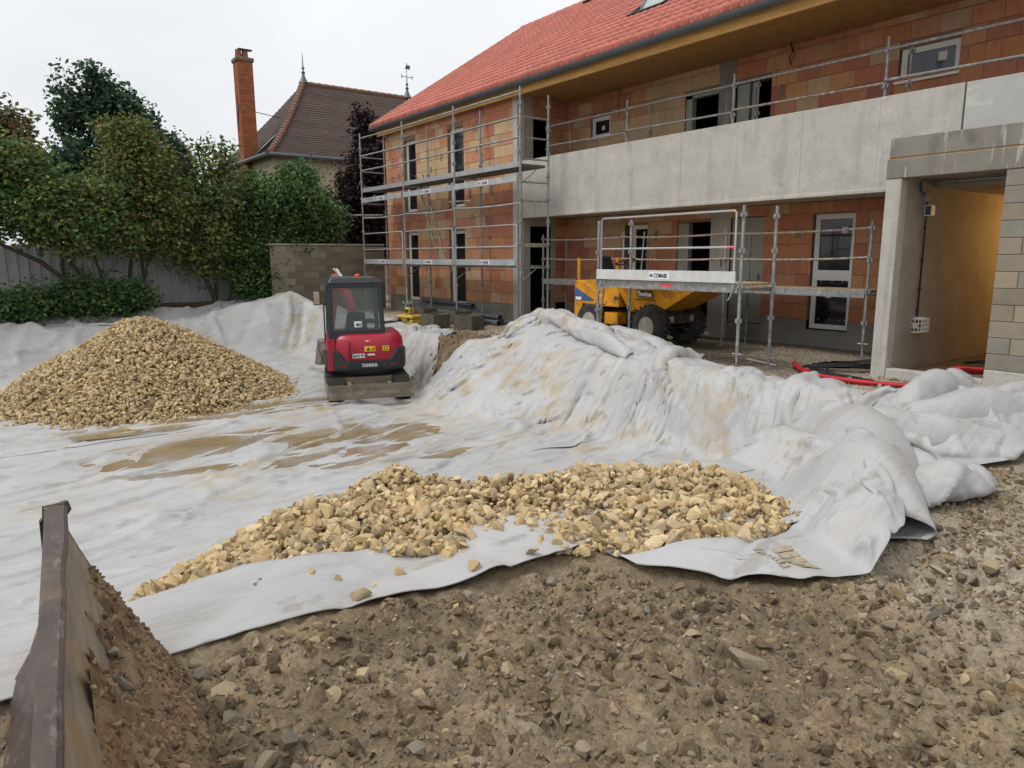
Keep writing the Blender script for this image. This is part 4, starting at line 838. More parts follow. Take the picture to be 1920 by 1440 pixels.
q.beam(a0, a0+dx, .06, .05); q.beam(a1, a1+dx, .06, .05); q.beam(a0, a1, .06, .05); q.beam(a0+dx, a1+dx, .06, .05); fl_ = q.build('sash', mat('sash_grey', (.16, .17, .17), .4, .1, 4), skl)
q = MB(); q.add([a0, a0+dx, a1+dx, a1], [(0, 1, 2, 3)]); q.build('pane', mat('pale_pane', (.36, .42, .40), .1, .1, 2, spec=.6), fl_)
q = MB(); q.beam(rp(-17.6, 6.65, .1), rp(-17.3, 6.65, .1), .2, .1, tuple(tn)); q.build('roof_vent', MATS['dark_flashing'], roof)
# loose cables hanging from the soffit
q = MB(); q.tube([(-12.3, 12.3, 5.47), (-12.25, 12.3, 5.3), (-12.32, 12.32, 5.15), (-12.28, 12.35, 5.0), (-12.4, 12.4, 4.85)], .008, 5); q.build('hanging_cable', mat('black_rubber', (.012, .012, .013), .55, .1, 5), BLD)
q = MB(); q.tube([(-7.95, 12.3, 5.47), (-7.9, 12.3, 5.3), (-7.98, 12.32, 5.2), (-7.92, 12.32, 5.08)], .012, 5); q.tube([(-7.92, 12.3, 5.4), (-7.85, 12.3, 5.25), (-7.95, 12.3, 5.12)], .008, 5); q.build('hanging_cable', MATS['black_rubber'], BLD)
# ---------------------------------------------------------------- entrance porch
PX0, PX1, PXO, PY = -4.88, -4.68, -3.47, 9.96
cbox('porch_post', (PX0, PY, -.1), (PX1, PY+.2, 2.68), CONC)
cbox('porch_beam', (PX0-.004, PY-.01, 2.68), (XR, PY+.2, 2.93), CONCG); cbox('porch_beam', (PX0+.02, PY-.006, 2.945), (XR, PY+.22, 3.2), CONCG)
q = MB(); q.box((PX0+.01, PY+.005, 2.925), (XR, PY+.19, 2.948)); q.build('foam_joint', mat('orange_foam', (.45, .22, .07), .9, .3, 20), BLD)
cbox('porch_roof', (PX0, PY+.2, 2.69), (XR, 10.98, 3.15), CONCG, bev=0)
q = MB(); q.box((PX0+.002, PY+.2, -.1), (PX1-.001, 10.98, 2.69)); q.box((PX0+.002, 10.98, -.1), (PX1-.001, 17.0, 2.63)); pw = q.build('porch_wall', CONCW, BLD)
q = MB(); q.box((PX1, 10.98, 2.61), (PXO+.4, 17, 2.65)); q.build('porch_ceiling', CONCW, BLD)
q = MB(); q.box((PX1, 17, -.1), (PXO+.6, 17.2, 2.65)); q.box((PXO+.0, 10.2, -.1), (PXO+.2, 11.9, 2.69)); q.box((PXO+.4, 11.9, -.1), (PXO+.6, 17, 2.65)); q.build('passage_wall', CONCW, BLD)
q = MB(); q.box((PX1, PY+.2, -.1), (PXO+.4, 17, .06)); q.build('passage_floor', mat('rubble_floor', (.17, .135, .09), .95, .4, 9, .02, 30), BLD)
cbox('porch_curb', (PX1+.003, PY+.01, -.1), (PXO-.003, PY+.19, .13), CONC)
BLK = mat('concrete_block', (1, 1, 1), .92, .18, 7, .004, 90, attr=True, stain=((.20, .18, .15), 1.5, .55, .75, .35))
q = MB(); q.box((PXO+.006, PY+.012, -.1), (XR, PY+.19, 2.68)); bwall = q.build('block_wall', mat('block_mortar', (.22, .20, .165), .95, .2, 9), BLD)
blocks = {}
def block(parent, x0, x1, z0, z1, y0, y1, c):
    key = (round(x1-x0, 2), round(z1-z0, 3), round(y1-y0, 2), tuple(np.round(c, 2)))
    if key not in blocks:
        q = MB(); q.box((-(x1-x0)/2, -(y1-y0)/2, -(z1-z0)/2), ((x1-x0)/2, (y1-y0)/2, (z1-z0)/2), .006); V = np.concatenate(q.v); blocks[key] = mesh_from('block', V, q.f, [BLK], col=np.tile(key[3], (len(V), 1)))
    return link(bpy.data.objects.new('block', blocks[key]), parent, ((x0+x1)/2, (y0+y1)/2, (z0+z1)/2))
bc = [np.array((.31, .265, .195))*f for f in (.8, .9, 1., 1.08)]+[np.array((.26, .235, .195)), np.array((.35, .29, .205))]
for r in range(12):
    z0 = .27+.201*r; z1 = min(z0+.201, 2.675)
    u = PXO
    first = True
    while u < -1.2:
        L_ = .25 if (first and r % 2) else .5; block(bwall, u+.002, u+L_-.006, z0+.003, z1-.003, PY-.002, PY+.19, bc[rng.integers(0, 6)]); u += L_; first = False
cbox('wall_footing', (PXO+.001, PY-.012, -.1), (-1.2, PY+.19, .268), CONC, bwall)
# ---------------------------------------------------------------- scaffolds
GALV = mat('galvanised_tube', (.28, .285, .28), .5, .35, 14, .001, 60, metal=.35, spec=.5, stain=[((.55, .54, .50), 9, .55, .7, .7), ((.16, .12, .08), 7, .62, .72, .6)])
GALVC = mat('clean_galvanised', (.40, .41, .42), .42, .15, 6, metal=.4, spec=.5)
DIRTY = mat('cement_crusted_tube', (.30, .25, .20), .85, .5, 18, .004, 60, stain=((.55, .50, .44), 12, .55, .68, .8))
DECK = mat('scaffold_deck', (.115, .11, .10), .8, .3, 5, .002, 50, stretch=(.5, 3, 3))
PLY = mat('deck_wood', (.38, .28, .15), .85, .35, 5, .003, 40, stretch=(.6, 4, 4), stain=((.50, .46, .38), 4, .55, .7, .6))
ALU = mat('toe_board_metal', (.44, .46, .47), .45, .18, 4, metal=.35, spec=.5, stain=((.60, .61, .60), 6, .56, .7, .5))
LABW = mat('label_white', (.75, .76, .78), .5, .03, 5); INK = mat('label_ink', (.02, .025, .06), .6, .1, 5)
def standard(par, x, y, z0, z1, jack=True, r=.0242, m_=None, coup=.5, zc0=None):
    q = MB(); q.tube([(x, y, z0+(.28 if jack else 0)), (x, y, z1)], r, 8)
    zc = zc0 if zc0 is not None else z0+.45
    while zc < z1-.03:
        for a in (0, math.pi/2):
            q.box((x-.05 if a == 0 else x-.014, y-.014 if a == 0 else y-.05, zc-.03), (x+.05 if a == 0 else x+.014, y+.014 if a == 0 else y+.05, zc+.03))
        zc += coup
    o = q.build('standard', m_ or GALV, par, False)
    if jack:
        q = MB(); q.tube([(x, y, z0), (x, y, z0+.34)], .016, 6); q.box((x-.07, y-.07, z0), (x+.07, y+.07, z0+.008)); q.tube([(x-.08, y, z0+.27), (x+.08, y, z0+.27)], .012, 5); q.lathe([(.03, z0+.25), (.03, z0+.29)], (x, y, 0), n=8); q.build('base_jack', GALV, o)
    return o
def rail(par, p, q_, r=.0215, m_=None, name='rail', sag=0.):
    p, q_ = np.array(p, float), np.array(q_, float); b = MB(); n = 6
    b.tube([p+(q_-p)*t+np.array((0, 0, -sag*4*t*(1-t))) for t in np.linspace(0, 1, n)], r, 7); return b.build(name, m_ or GALV, par, True)
def toe(par, x0, x1, y, z, h=.14, lab=True, m_=None):
    q = MB(); q.box((x0, y-.012, z), (x1, y+.012, z+h), .003); t = q.build('toe_board', m_ or ALU, par)
    if lab:
        u = (x0+x1)/2; w_ = .42; q = MB(); q.box((u-w_/2, y-.0155, z+.025), (u+w_/2, y-.0125, z+h-.025)); l_ = q.build('maker_label', LABW, t)
        text('lettering', 'COMABI', .09, INK, l_, (u+.03, y-.017, z+h/2), (1, 0, 0), (0, 0, 1), width=.27, bold=.003, depth=.0008)
        q = MB(); q.box((u-.19, y-.0175, z+h/2-.025), (u-.165, y-.016, z+h/2+.025)); q.box((u-.155, y-.0175, z+h/2-.025), (u-.13, y-.016, z+h/2+.025)); q.build('emblem', INK, l_)
    return t
def guard(par, x0, x1, y, z0, zt, zm):
    q = MB(); r = .017; q.tube([(x0, y, z0), (x0, y, zt-.03), (x0+.03, y, zt), (x1-.03, y, zt), (x1, y, zt-.03), (x1, y, z0)], r, 7); q.tube([(x0, y, zm), (x1, y, zm)], r, 7)
    for x in (x0, x1): q.tube([(x, y, z0), (x-.03, y-.02, z0-.1), (x-.06, y-.03, z0-.16)], .01, 5)
    return q.build('guard_frame', GALVC, par, True)
# around the brick wing
SX = [-20.88, -18.2, -15.55, -12.85]; Y0, Y1 = 9.88, 10.68
def g0(x, y): return float(gz(np.array(x), np.array(y)))
sc = thing('facade_scaffold', (-16.9, 10.2, 0), 'three bay tube scaffold with two decks before the brick wing', 'scaffold')
for i, x in enumerate(SX):
    standard(sc, x, Y0, g0(x, Y0), 5.38-.03*i, zc0=.95); standard(sc, x, Y1, g0(x, Y1), 5.3 if i != 3 else 5.2, zc0=.95)
    for z in ((1.42, 1.95, 2.9, 3.3, 3.8, 4.25, 4.68) if i in (0, 3) else (1.42, 3.6)): rail(sc, (x, Y0, z), (x, Y1, z), .019, name='transom')
    rail(sc, (x, Y0, 1.1), (x, Y0+.45, 1.40), .014, name='bracket'); rail(sc, (x, Y0, 3.25), (x, Y0+.45, 3.58), .014, name='bracket')
for i in range(3):
    a, b = SX[i], SX[i+1]
    for j in range(2):
        q = MB(); y_ = Y0+.06+.36*j; q.box((a+.05, y_, 1.425), (b-.05, y_+.33, 1.47)); q.build('deck', DECK, sc)
        q = MB(); q.box((a+.05, y_, 3.645), (b-.05, y_+.33, 3.70)); q.build('deck', DECK, sc)
    q = MB(); q.box((a+.05, Y0-.005, 3.63), (b-.05, Y0+.045, 3.745)); q.build('deck_edge', GALVC, sc)
    toe(sc, a+.12, b-.12, Y0-.05, 1.47); toe(sc, a+.06, b-.06, Y0-.05, 3.31)
    guard(sc, a+.08, b-.08, Y0-.045, 1.45, 2.38, 1.90)
    for z, s_ in ((4.25, 0), (4.68, 0), (5.2, .0)): rail(sc, (a, Y0, z+(.03 if i == 0 else 0)), (b, Y0, z), name='rail')
    rail(sc, (a, Y0, 2.87), (b, Y0, 2.85), name='rail', sag=.03)
rail(sc, (-21.9, Y0-.06, 3.0), (-20.1, Y0+.3, 2.93), .024, DIRTY, 'loose_tube'); rail(sc, (-17.0, Y0+.5, 3.13), (-14.9, Y0+.05, 3.02), .024, DIRTY, 'loose_tube')
q = MB(); q.box((SX[3]-.02, Y0+.02, 1.88), (SX[3]+.03, Y1-.02, 1.95)); q.build('end_board', DIRTY, sc)
# access ladder inside it
ld = thing('access_ladder', (-17.5, 10.3, 1.48), 'leaning metal ladder between the two decks of the wing scaffold', 'ladder')
for s in (0, .36): q = MB(); q.beam((-17.35+s, 10.5, 1.48), (-17.95+s, 10.15, 3.9), .05, .025); q.build('stile', DIRTY, ld)
for k in range(8):
    t = .08+.11*k; q = MB(); x, y, z = -17.35-.6*t, 10.5-.35*t, 1.48+2.42*t; q.tube([(x, y, z), (x+.36, y, z)], .014, 6); q.build('rung', DIRTY, ld)
# along the recessed wall, ground floor
BX = [-13.85, -11.1, -8.45, -5.72]
sb = thing('wall_scaffold', (-9.5, 11.7, 0), 'low crusted tube scaffold with plank deck under the balcony', 'scaffold')
for i, x in enumerate(BX):
    standard(sb, x, 11.36, g0(x, 11.36), 2.20, m_=GALV, zc0=.6); standard(sb, x, 12.12, g0(x, 12.12), 2.15, m_=GALV, zc0=.7)
    rail(sb, (x, 11.36, 1.05), (x, 12.12, 1.05), .019, name='transom')
    if i < 3:
        a, b = x, BX[i+1]
        for j in range(2): q = MB(); y_ = 11.40+.34*j; q.box((a+.04, y_, 1.07), (b-.04, y_+.32, 1.125), .004); q.build('deck', PLY, sb)
        q = MB(); q.box((a+.03, 11.335, 1.0), (b-.03, 11.375, 1.12)); q.build('deck_edge', GALV, sb)
        for z in (1.62, 2.08): rail(sb, (a, 11.33, z), (b, 11.33, z+(.02 if i == 2 else -.0)), .019, DIRTY, sag=.03)
lad2 = thing('short_ladder', (-11.35, 11.9, 1.1), 'short pale ladder standing on the plank deck behind the dumper seat', 'ladder')
for s in (0, .3): q = MB(); q.tube([(-11.35+s, 11.85, 1.13), (-11.35+s, 11.95, 2.2)], .018, 6); q.build('stile', GALVC, lad2)
for k in range(4): q = MB(); q.tube([(-11.35, 11.87+.02*k, 1.35+.25*k), (-11.05, 11.87+.02*k, 1.35+.25*k)], .014, 6); q.build('rung', GALVC, lad2)
# guard rails on the balcony
su = thing('balcony_guard_rail', (-9, 11.4, 2.8), 'tube guard rail on posts behind the concrete balcony parapet', 'guard rail')
for i, x in enumerate([-13.75, -11.12, -8.46, -5.72, -2.95]):
    standard(su, x, 11.4, 2.80, 4.90, jack=False, zc0=3.2); standard(su, x+.02, 12.1, 2.80, 4.87 if i < 4 else 4.9, jack=False, r=.020, zc0=3.3)
    if i: 
        a = [-13.75, -11.12, -8.46, -5.72, -2.95][i-1]; rail(su, (a, 11.37, 4.72), (x, 11.37, 4.71)); rail(su, (a, 11.37, 4.28), (x, 11.37, 4.24), m_=DIRTY if i == 3 else GALV)
# small tower in front of the dumper
AX, CX, FY, DY = -9.18, -6.25, 8.78, 9.58
sf = thing('loading_scaffold', (-7.7, 9.2, 0), 'single bay scaffold with pale toe board standing over the dumper', 'scaffold')
for x, y, zt in ((AX, FY, 2.28), (AX, DY, 2.32), (CX, FY, 2.38), (CX, DY, 2.40)):
    standard(sf, x, y, g0(x, y), zt, m_=GALV, zc0=.75)
for z in (1.22,):
    rail(sf, (AX, FY, z), (AX, DY, z), .021, DIRTY, 'transom'); rail(sf, (CX, FY, z), (CX, DY, z), .024, DIRTY, 'transom')
for j in range(2): q = MB(); y_ = FY+.05+.36*j; q.box((AX+.04, y_, 1.235), (CX-.04, y_+.34, 1.285), .004); q.build('deck', PLY, sf)
q = MB(); q.box((AX+.03, FY-.02, 1.15), (CX-.03, FY+.03, 1.275)); q.build('deck_edge', GALV, sf)
q = MB(); q.box((AX+.03, DY-.03, 1.15), (CX-.03, DY+.02, 1.27)); q.build('deck_edge', GALV, sf)
toe(sf, AX+.02, CX-.05, FY-.055, 1.29, .165, m_=mat('pale_toe_board', (.56, .565, .55), .6, .12, 5, stain=((.36, .35, .32), 7, .6, .7, .4)))
guard(sf, AX+.1, CX-.1, FY-.03, 1.2, 2.31, 1.80)
q = MB(); q.tube([(AX+.15, FY-.0, 1.2), (AX-.1, FY+.1, .1)], .024, 7); q.build('brace', DIRTY, sf)
q = MB(); q.lathe([(.019, 1.79), (.021, 1.81)], (CX-.16, FY-.03, 0), n=8); 
PNK = mat('pink_paint', (.75, .12, .10), .6, .2, 8)
q = MB(); q.tube([(CX-.22, FY-.03, 1.80), (CX-.11, FY-.03, 1.80)], .0185, 8); q.build('red_marking', PNK, sf)
q = MB(); q.box((-7.75, FY-.0225, 1.20), (-7.5, FY-.0205, 1.25)); q.build('paint_mark', PNK, sf)
q = MB(); q.box((CX-.06, FY-.06, g0(CX, FY)+.01), (CX+.06, FY+.06, g0(CX, FY)+.03)); q.build('orange_pad', mat('orange_plastic', (.62, .10, .02), .5, .1, 5), sf)
# ---------------------------------------------------------------- mini excavator
RED = mat('red_paint', (.36, .010, .030), .36, .12, 2, spec=.5, stain=[((.22, .05, .04), 5, .60, .75, .45), ((.24, .15, .09), 9, .64, .74, .4)])
BLK1 = mat('black_panel', (.022, .024, .028), .5, .2, 4, spec=.45, stain=((.10, .085, .065), 4, .60, .75, .35))
CABM = mat('cab_frame', (.020, .023, .030), .38, .1, 3, spec=.5)
RUB = mat('rubber', (.022, .020, .019), .85, .25, 12, .003, 60, stain=((.13, .09, .055), 4, .52, .66, .7))
MUDM = mat('muddy_steel', (.20, .17, .13), .75, .35, 6, .004, 40, stain=((.30, .22, .12), 3, .55, .68, .7))
CGL = bpy.data.materials.new('cab_glass'); CGL.use_nodes = True
_b = CGL.node_tree.nodes['Principled BSDF']; _b.inputs['Base Color'].default_value = (.10, .14, .13, 1); _b.inputs['Roughness'].default_value = .04; _b.inputs['Transmission Weight'].default_value = .0; _b.inputs['Alpha'].default_value = .45; _b.inputs['Specular IOR Level'].default_value = .6
YEL = mat('yellow_sticker', (.80, .48, .02), .5, .05, 5); CHR = mat('silver_letters', (.62, .63, .64), .35, .05, 5, metal=.5)
SEATM = mat('seat_fabric', (.015, .015, .017), .8, .2, 9)
ORG = mat('beacon_orange', (.70, .10, .01), .3, .1, 5, spec=.5)
HEAD = math.atan2(.35, -.94); EO = (-12.75, 5.95, float(terr(-12.6, 5.9))+.045)
ex_ = thing('mini_excavator', EO, 'red and black mini excavator with closed cab seen from behind', 'excavator')
XF = frame(EO, HEAD)                       # local: +x forward, +y left, z up
def E_(): return MB(XF)
def prism_track(q, y0, y1, L_=1.92, h=.46, r=.21):
    pts = []
    for k in range(9): a = -math.pi/2+math.pi*k/8; pts.append((L_/2-r+r*math.cos(a), r+r*math.sin(a)))
    pts += [(0.2, h-.02), (-.2, h-.02)]
    for k in range(9): a = math.pi/2+math.pi*k/8; pts.append((-L_/2+r+r*math.cos(a), r+r*math.sin(a)))
    q.prism(pts, 1, y0, y1); return pts
for s in (-1, 1):
    y0, y1 = sorted((s*.75, s*.45)); q = E_(); pts = prism_track(q, y0, y1)
    tr = q.build('track', RUB, ex_)
    q = E_(); n = len(pts)
    for k in range(44):      # lugs
        t = k/44*n; i = int(t) % n; f = t-int(t); a = np.array(pts[i]); b = np.array(pts[(i+1) % n]); p_ = a*(1-f)+b*f; d = b-a; d = d/(np.linalg.norm(d)+1e-9); nrm = np.array((d[1], -d[0]))
        q.obox((p_[0]+nrm[0]*.008, (y0+y1)/2, p_[1]+nrm[1]*.008), (d[0]*.022, 0, d[1]*.022), (0, .145, 0), (nrm[0]*.014, 0, nrm[1]*.014))
    q.build('track_lugs', RUB, tr, kind='stuff')
    for xw in (-.72, -.35, 0, .35, .74):
        q = E_(); q.lathe([(.02, 0), (.13 if abs(xw) > .5 else .08, 0), (.13 if abs(xw) > .5 else .08, .02), (.05, .035)], (xw, s*.74, .2), (0, s, 0), 14); q.build('roller', MUDM, tr)
q = E_(); q.box((-.6, -.45, .2), (.6, .45, .42)); q.lathe([(.38, .42), (.38, .50)], (0, 0, 0), n=24); q.build('undercarriage', MUDM, ex_)
# dozer blade, at the rear toward the camera
q = E_(); sec = [(-1.28, .13), (-1.20, .14), (-1.16, .26), (-1.20, .38), (-1.28, .40), (-1.25, .27)]; q.prism(sec, 1, -.76, .76); bl = q.build('blade', MUDM, ex_)
q = E_(); q.beam((-1.2, .35, .28), (-.5, .38, .30), .08, .1); q.beam((-1.2, -.35, .28), (-.5, -.38, .30), .08, .1); q.build('blade_arm', MUDM, bl)
q = E_(); q.box((-1.292, -.76, .13), (-1.27, .76, .19)); q.build('cutting_edge', mat('worn_edge', (.20, .17, .13), .5, .3, 6, metal=.4), bl)
# upper body
def plan(rr, rs=1., front=.62, n=22):
    pts = []
    for k in range(n+1):
        a = math.radians(90+180*k/n); c_, s_ = math.cos(a), math.sin(a); e = .62      # superellipse rear
        pts.append((rr*1.0*np.sign(c_)*abs(c_)**e*.98+.0, rr*np.sign(s_)*abs(s_)**e))
    return [(front, rs*rr)]+pts+[(front, -rs*rr)]
def tier(q, levels):
    rings = [[(x, y, z) for x, y in plan(r_)] for r_, z in levels]; n = len(rings[0]); V = [p for r_ in rings for p in r_]; F = []
    for i in range(len(rings)-1): F += [(i*n+j, i*n+(j+1) % n, (i+1)*n+(j+1) % n, (i+1)*n+j) for j in range(n)]
    F += [tuple(range(n-1, -1, -1)), tuple((len(rings)-1)*n+j for j in range(n))]; q.add(V, F)
q = E_(); tier(q, [(.70, .62), (.735, .80), (.73, 1.0), (.715, 1.10), (.66, 1.20), (.60, 1.225)]); hood = q.build('engine_hood', RED, ex_, True)
q = E_(); tier(q, [(.60, .46), (.70, .50), (.755, .56), (.758, .64)]); cw = q.build('counterweight', BLK1, ex_, True)
# upper edge of the black counterweight: wings rise at the corners
q = E_(); n = 44; V = []; 
for k in range(n+1):
    a = math.radians(90+180*k/n); c_, s_ = math.cos(a), math.sin(a); e = .62; x, y = .768*np.sign(c_)*abs(c_)**e*.98, .768*np.sign(s_)*abs(s_)**e
    t = abs(y)/.768; zt = .73+.20*sstep((t-.52)/.22)*(1 if t < .985 else 1)-.05*sstep((t-.97)/.03)*(x > -.3); V += [(x, y, .60), (x, y, float(zt)), (x*.955, y*.955, float(zt)+.02)]
q.add(V, [(3*k+i, 3*k+3+i, 3*k+4+i, 3*k+1+i) for k in range(n) for i in range(2)]); q.build('corner_guard', BLK1, cw, True)
q = E_(); q.box((-.4, -.55, .42), (.4, .55, .47)); q.build('turntable', BLK1, ex_)
rx = -.765
for s in (-1, 1):
    q = E_(); q.lathe([(.04, 0), (.04, .012), (.02, .014)], (-.772, s*.28, .665), (-1, 0, 0), 12); q.build('tie_down_boss', BLK1, cw)
    q = E_(); q.box((-.776, s*.45-.05, .655), (-.768, s*.45+.05, .675)); q.build('red_reflector', mat('reflector', (.35, .01, .01), .3, .1, 4), cw)
R3 = XF.to_3x3(); rgt = R3 @ Vector((0, -1, 0)); upv_ = Vector((0, 0, 1))
def ep(x, y, z): return XF @ Vector((x, y, z))
text('lettering', 'YANMAR', .085, CHR, cw, ep(-.79, -.02, .665), rgt, upv_, width=.30, bold=.004, depth=.003)
q = E_(); q.box((-.752, .06, .80), (-.738, .28, .875)); sg = q.build('company_sign', LABW, hood); text('lettering', 'BATI TP', .06, INK, sg, ep(-.756, .17, .8375), rgt, upv_, width=.20, bold=.003, depth=.001)
for y0, y1 in ((-.14, .06), (-.39, -.27)):
    q = E_(); q.box((-.746, y0, .915), (-.735, y1, 1.01)); st = q.build('warning_sticker', YEL, hood)
    q = E_()
    if y1-y0 > .15:
        q.add([(-.7475, y1-.03, .93), (-.7475, y1-.11, .93), (-.7475, y1-.07, .995)], [(0, 1, 2)]); q.box((-.749, y0+.02, .93), (-.747, y0+.04, .995)); q.box((-.749, y0+.05, .94), (-.747, y0+.075, .96))
    else:
        for yy in (y0+.02, y0+.07):
            for zz in (.925, .972): q.box((-.749, yy, zz), (-.747, yy+.03, zz+.025))
    q.build('pictogram', INK, st)
q = E_(); q.box((-.7435, .33, .76), (-.70, .338, 1.12)); q.build('panel_gap', BLK1, hood)
q = E_(); q.box((-.757, -.13, .83), (-.735, .01, .87), .01); q.build('latch', CHR, hood)
q = E_(); q.add([(-.722, -.02, 1.10), (-.722, -.08, 1.13), (-.722, -.02, 1.115), (-.722, .04, 1.13), (-.722, -.02, 1.085), (-.726, .03, 1.10)], [(0, 1, 2), (0, 2, 3), (0, 3, 5, 4)]); q.build('emblem', CHR, hood)
q = E_(); q.box((-.60, .58, .56), (.45, .72, 1.15)); q.build('side_panel', RED, ex_)
# cab: posts, roof, glass, door
CB = [(-.52, -.30), (-.52, .60), (.55, .60), (.62, -.30)]; cx0, cx1, cy0, cy1, cz0, cz1 = -.52, .62, -.32, .66, 1.16, 2.22
cab = None; q = E_()
for x, y, xt, yt in ((cx0, cy0, cx0+.06, cy0+.04), (cx0, cy1, cx0+.06, cy1-.04), (cx1, cy0, cx1-.1, cy0+.04), (cx1, cy1, cx1-.1, cy1-.04), (.05, cy1, .05, cy1-.04)): q.beam((x, y, cz0-.1 if y < 0 else .62), (xt, yt, cz1-.05), .085, .085, (1, 0, 0))
q.beam((cx0, cy0, cz0+.06), (cx0, cy1, cz0+.06), .08, .17); q.beam((cx0+.05, cy0, cz1-.08), (cx0+.05, cy1, cz1-.08), .08, .12); q.beam((cx0, cy1, .66), (cx1, cy1, .66), .08, .12); q.beam((cx0, cy1, cz1-.1), (cx1-.1, cy1-.04, cz1-.1), .06, .08); q.beam((cx0, cy0, cz1-.1), (cx1-.1, cy0+.04, cz1-.1), .06, .08)
q.beam((cx0, cy1, 1.22), (.05, cy1, 1.22), .05, .10)
cab = q.build('cab', CABM, ex_, bevel=.012)
q = E_(); A = [(cx0-.02, cy0, cz1-.06), (cx1-.06, cy0, cz1-.06), (cx1-.06, cy1, cz1-.06), (cx0-.02, cy1, cz1-.06)]; B = [(cx0+.05, cy0+.07, cz1+.05), (cx1-.14, cy0+.07, cz1+.05), (cx1-.14, cy1-.07, cz1+.05), (cx0+.05, cy1-.07, cz1+.05)]; q.loft(A, B); q.build('cab_roof', CABM, ex_, bevel=.02)
q = E_(); q.add([(cx0-.005, cy0+.05, cz0+.14), (cx0-.005, cy1-.05, cz0+.14), (cx0+.045, cy1-.08, cz1-.13), (cx0+.045, cy0+.08, cz1-.13)], [(0, 3, 2, 1)]); rw = q.build('rear_window', CGL, cab)
q = E_(); q.box((cx0-.012, .07, cz0+.19), (cx0-.008, .21, cz0+.30)); nt_ = q.build('paper_notice', LABW, rw)
q = E_(); 
for yy, zz, w_, h_ in ((.15, .235, .025, .045), (.10, .22, .02, .02), (.10, .255, .02, .02)): q.box((cx0-.014, yy-w_, cz0+zz-h_/2), (cx0-.0125, yy+w_, cz0+zz+h_/2))
q.build('print', INK, nt_)
q = E_(); q.add([(cx0+.03, cy1-.01, .74), (.03, cy1-.01, .74), (.03, cy1-.04, cz1-.14), (cx0+.07, cy1-.04, cz1-.14)], [(0, 1, 2, 3)]); q.add([(.09, cy1-.01, .74), (cx1-.03, cy1-.01, .74), (cx1-.12, cy1-.04, cz1-.14), (.09, cy1-.04, cz1-.14)], [(0, 1, 2, 3)]); q.build('side_glass', CGL, cab)
q = E_(); q.add([(cx1-.01, cy0+.04, .75), (cx1-.01, cy1-.04, .75), (cx1-.1, cy1-.06, cz1-.13), (cx1-.1, cy0+.06, cz1-.13)], [(0, 1, 2, 3)]); q.build('windscreen', CGL, cab)
q = E_(); q.add([(cx0+.03, cy0, 1.25), (cx1-.03, cy0, 1.25), (cx1-.12, cy0+.03, cz1-.14), (cx0+.07, cy0+.03, cz1-.14)], [(0, 3, 2, 1)]); q.build('side_glass', CGL, cab)
q = E_(); q.tube([(.02, cy1+.04, .85), (.02, cy1+.07, .95), (-.02, cy1+.07, 1.7), (-.02, cy1+.03, 1.8)], .014, 6); q.build('grab_rail', CABM, cab)
q = E_(); q.box((-.25, -.10, 1.02), (.2, .42, 1.14), .04); st = q.build('seat', SEATM, ex_); q = E_(); q.loft([(-.3, -.08, 1.12), (-.2, -.08, 1.12), (-.2, .40, 1.12), (-.3, .40, 1.12)], [(-.38, 0, 1.62), (-.30, 0, 1.62), (-.30, .32, 1.62), (-.38, .32, 1.62)]); q.build('seat_back', SEATM, st, bevel=.04)
q = E_(); q.lathe([(.055, 0), (.05, .05), (.02, .06)], (-.30, .10, cz1+.045), n=14); q.build('beacon', ORG, ex_, True)
q = E_(); q.tube([(-.45, -.18, cz1+.04), (-.5, -.2, cz1+.10), (-.42, -.28, cz1+.11), (-.3, -.32, cz1+.09)], .006, 5); q.tube([(-.52, -.14, cz1-.1), (-.54, -.18, cz1+.02)], .008, 5); q.build('wiper', CABM, cab)
q = E_(); q.tube([(.35, cy1+.02, 1.95), (.40, cy1+.16, 1.98)], .010, 5); q.build('mirror_arm', CABM, cab); q = E_(); q.box((.36, cy1+.12, 1.72), (.40, cy1+.25, 2.0), .015); mi_ = q.build('mirror', CABM, ex_); q = E_(); q.box((.353, cy1+.13, 1.74), (.358, cy1+.24, 1.98)); q.build('mirror_glass', mat('mirror_glass', (.7, .72, .74), .08, .05, 3, metal=.9), mi_)
# boom, arm, bucket, swung to the left
sw = math.radians(17); d_ = np.array((math.cos(sw), math.sin(sw), 0)); sd2 = np.array((-math.sin(sw), math.cos(sw), 0)); o_ = np.array((.72, -.02, .62))
def bp(f, z): return o_*np.array((1, 1, 0))+d_*f+np.array((0, 0, z))
q = E_(); q.box((.55, -.2, .5), (.85, .18, .85), .03); q.build('boom_bracket', BLK1, ex_)
q = E_(); P_ = [bp(.1, .72), bp(.45, 1.55), bp(.95, 2.02), bp(1.40, 2.16)]
for a, b, w1 in zip(P_[:-1], P_[1:], (.2, .2, .17)): q.beam(a-(b-a)*.04, b+(b-a)*.04, .15, w1, tuple(np.cross(sd2, b-a)))
bm_ = q.build('boom', RED, ex_, bevel=.01)
q = E_(); q.beam(bp(1.42, 2.24), bp(1.98, .80), .13, .17, tuple(np.cross(sd2, bp(1.98, .80)-bp(1.42, 2.24)))); q.build('dipper_arm', RED, ex_)
q = E_(); q.tube([bp(.75, 2.06), bp(1.3, 2.36)], .045, 8); q.tube([bp(1.25, 2.33), bp(1.5, 2.38)], .025, 8); q.build('hydraulic_cylinder', mat('ram_grey', (.45, .45, .45), .3, .1, 3, metal=.6), bm_)
q = E_(); cB = bp(2.0, .42); sec = [(-.05, .40), (.12, .34), (.26, .16), (.22, -.08), (.02, -.20), (-.32, -.22), (-.30, -.18), (.0, -.15), (.17, -.05), (.20, .15), (.08, .28), (-.05, .34)]
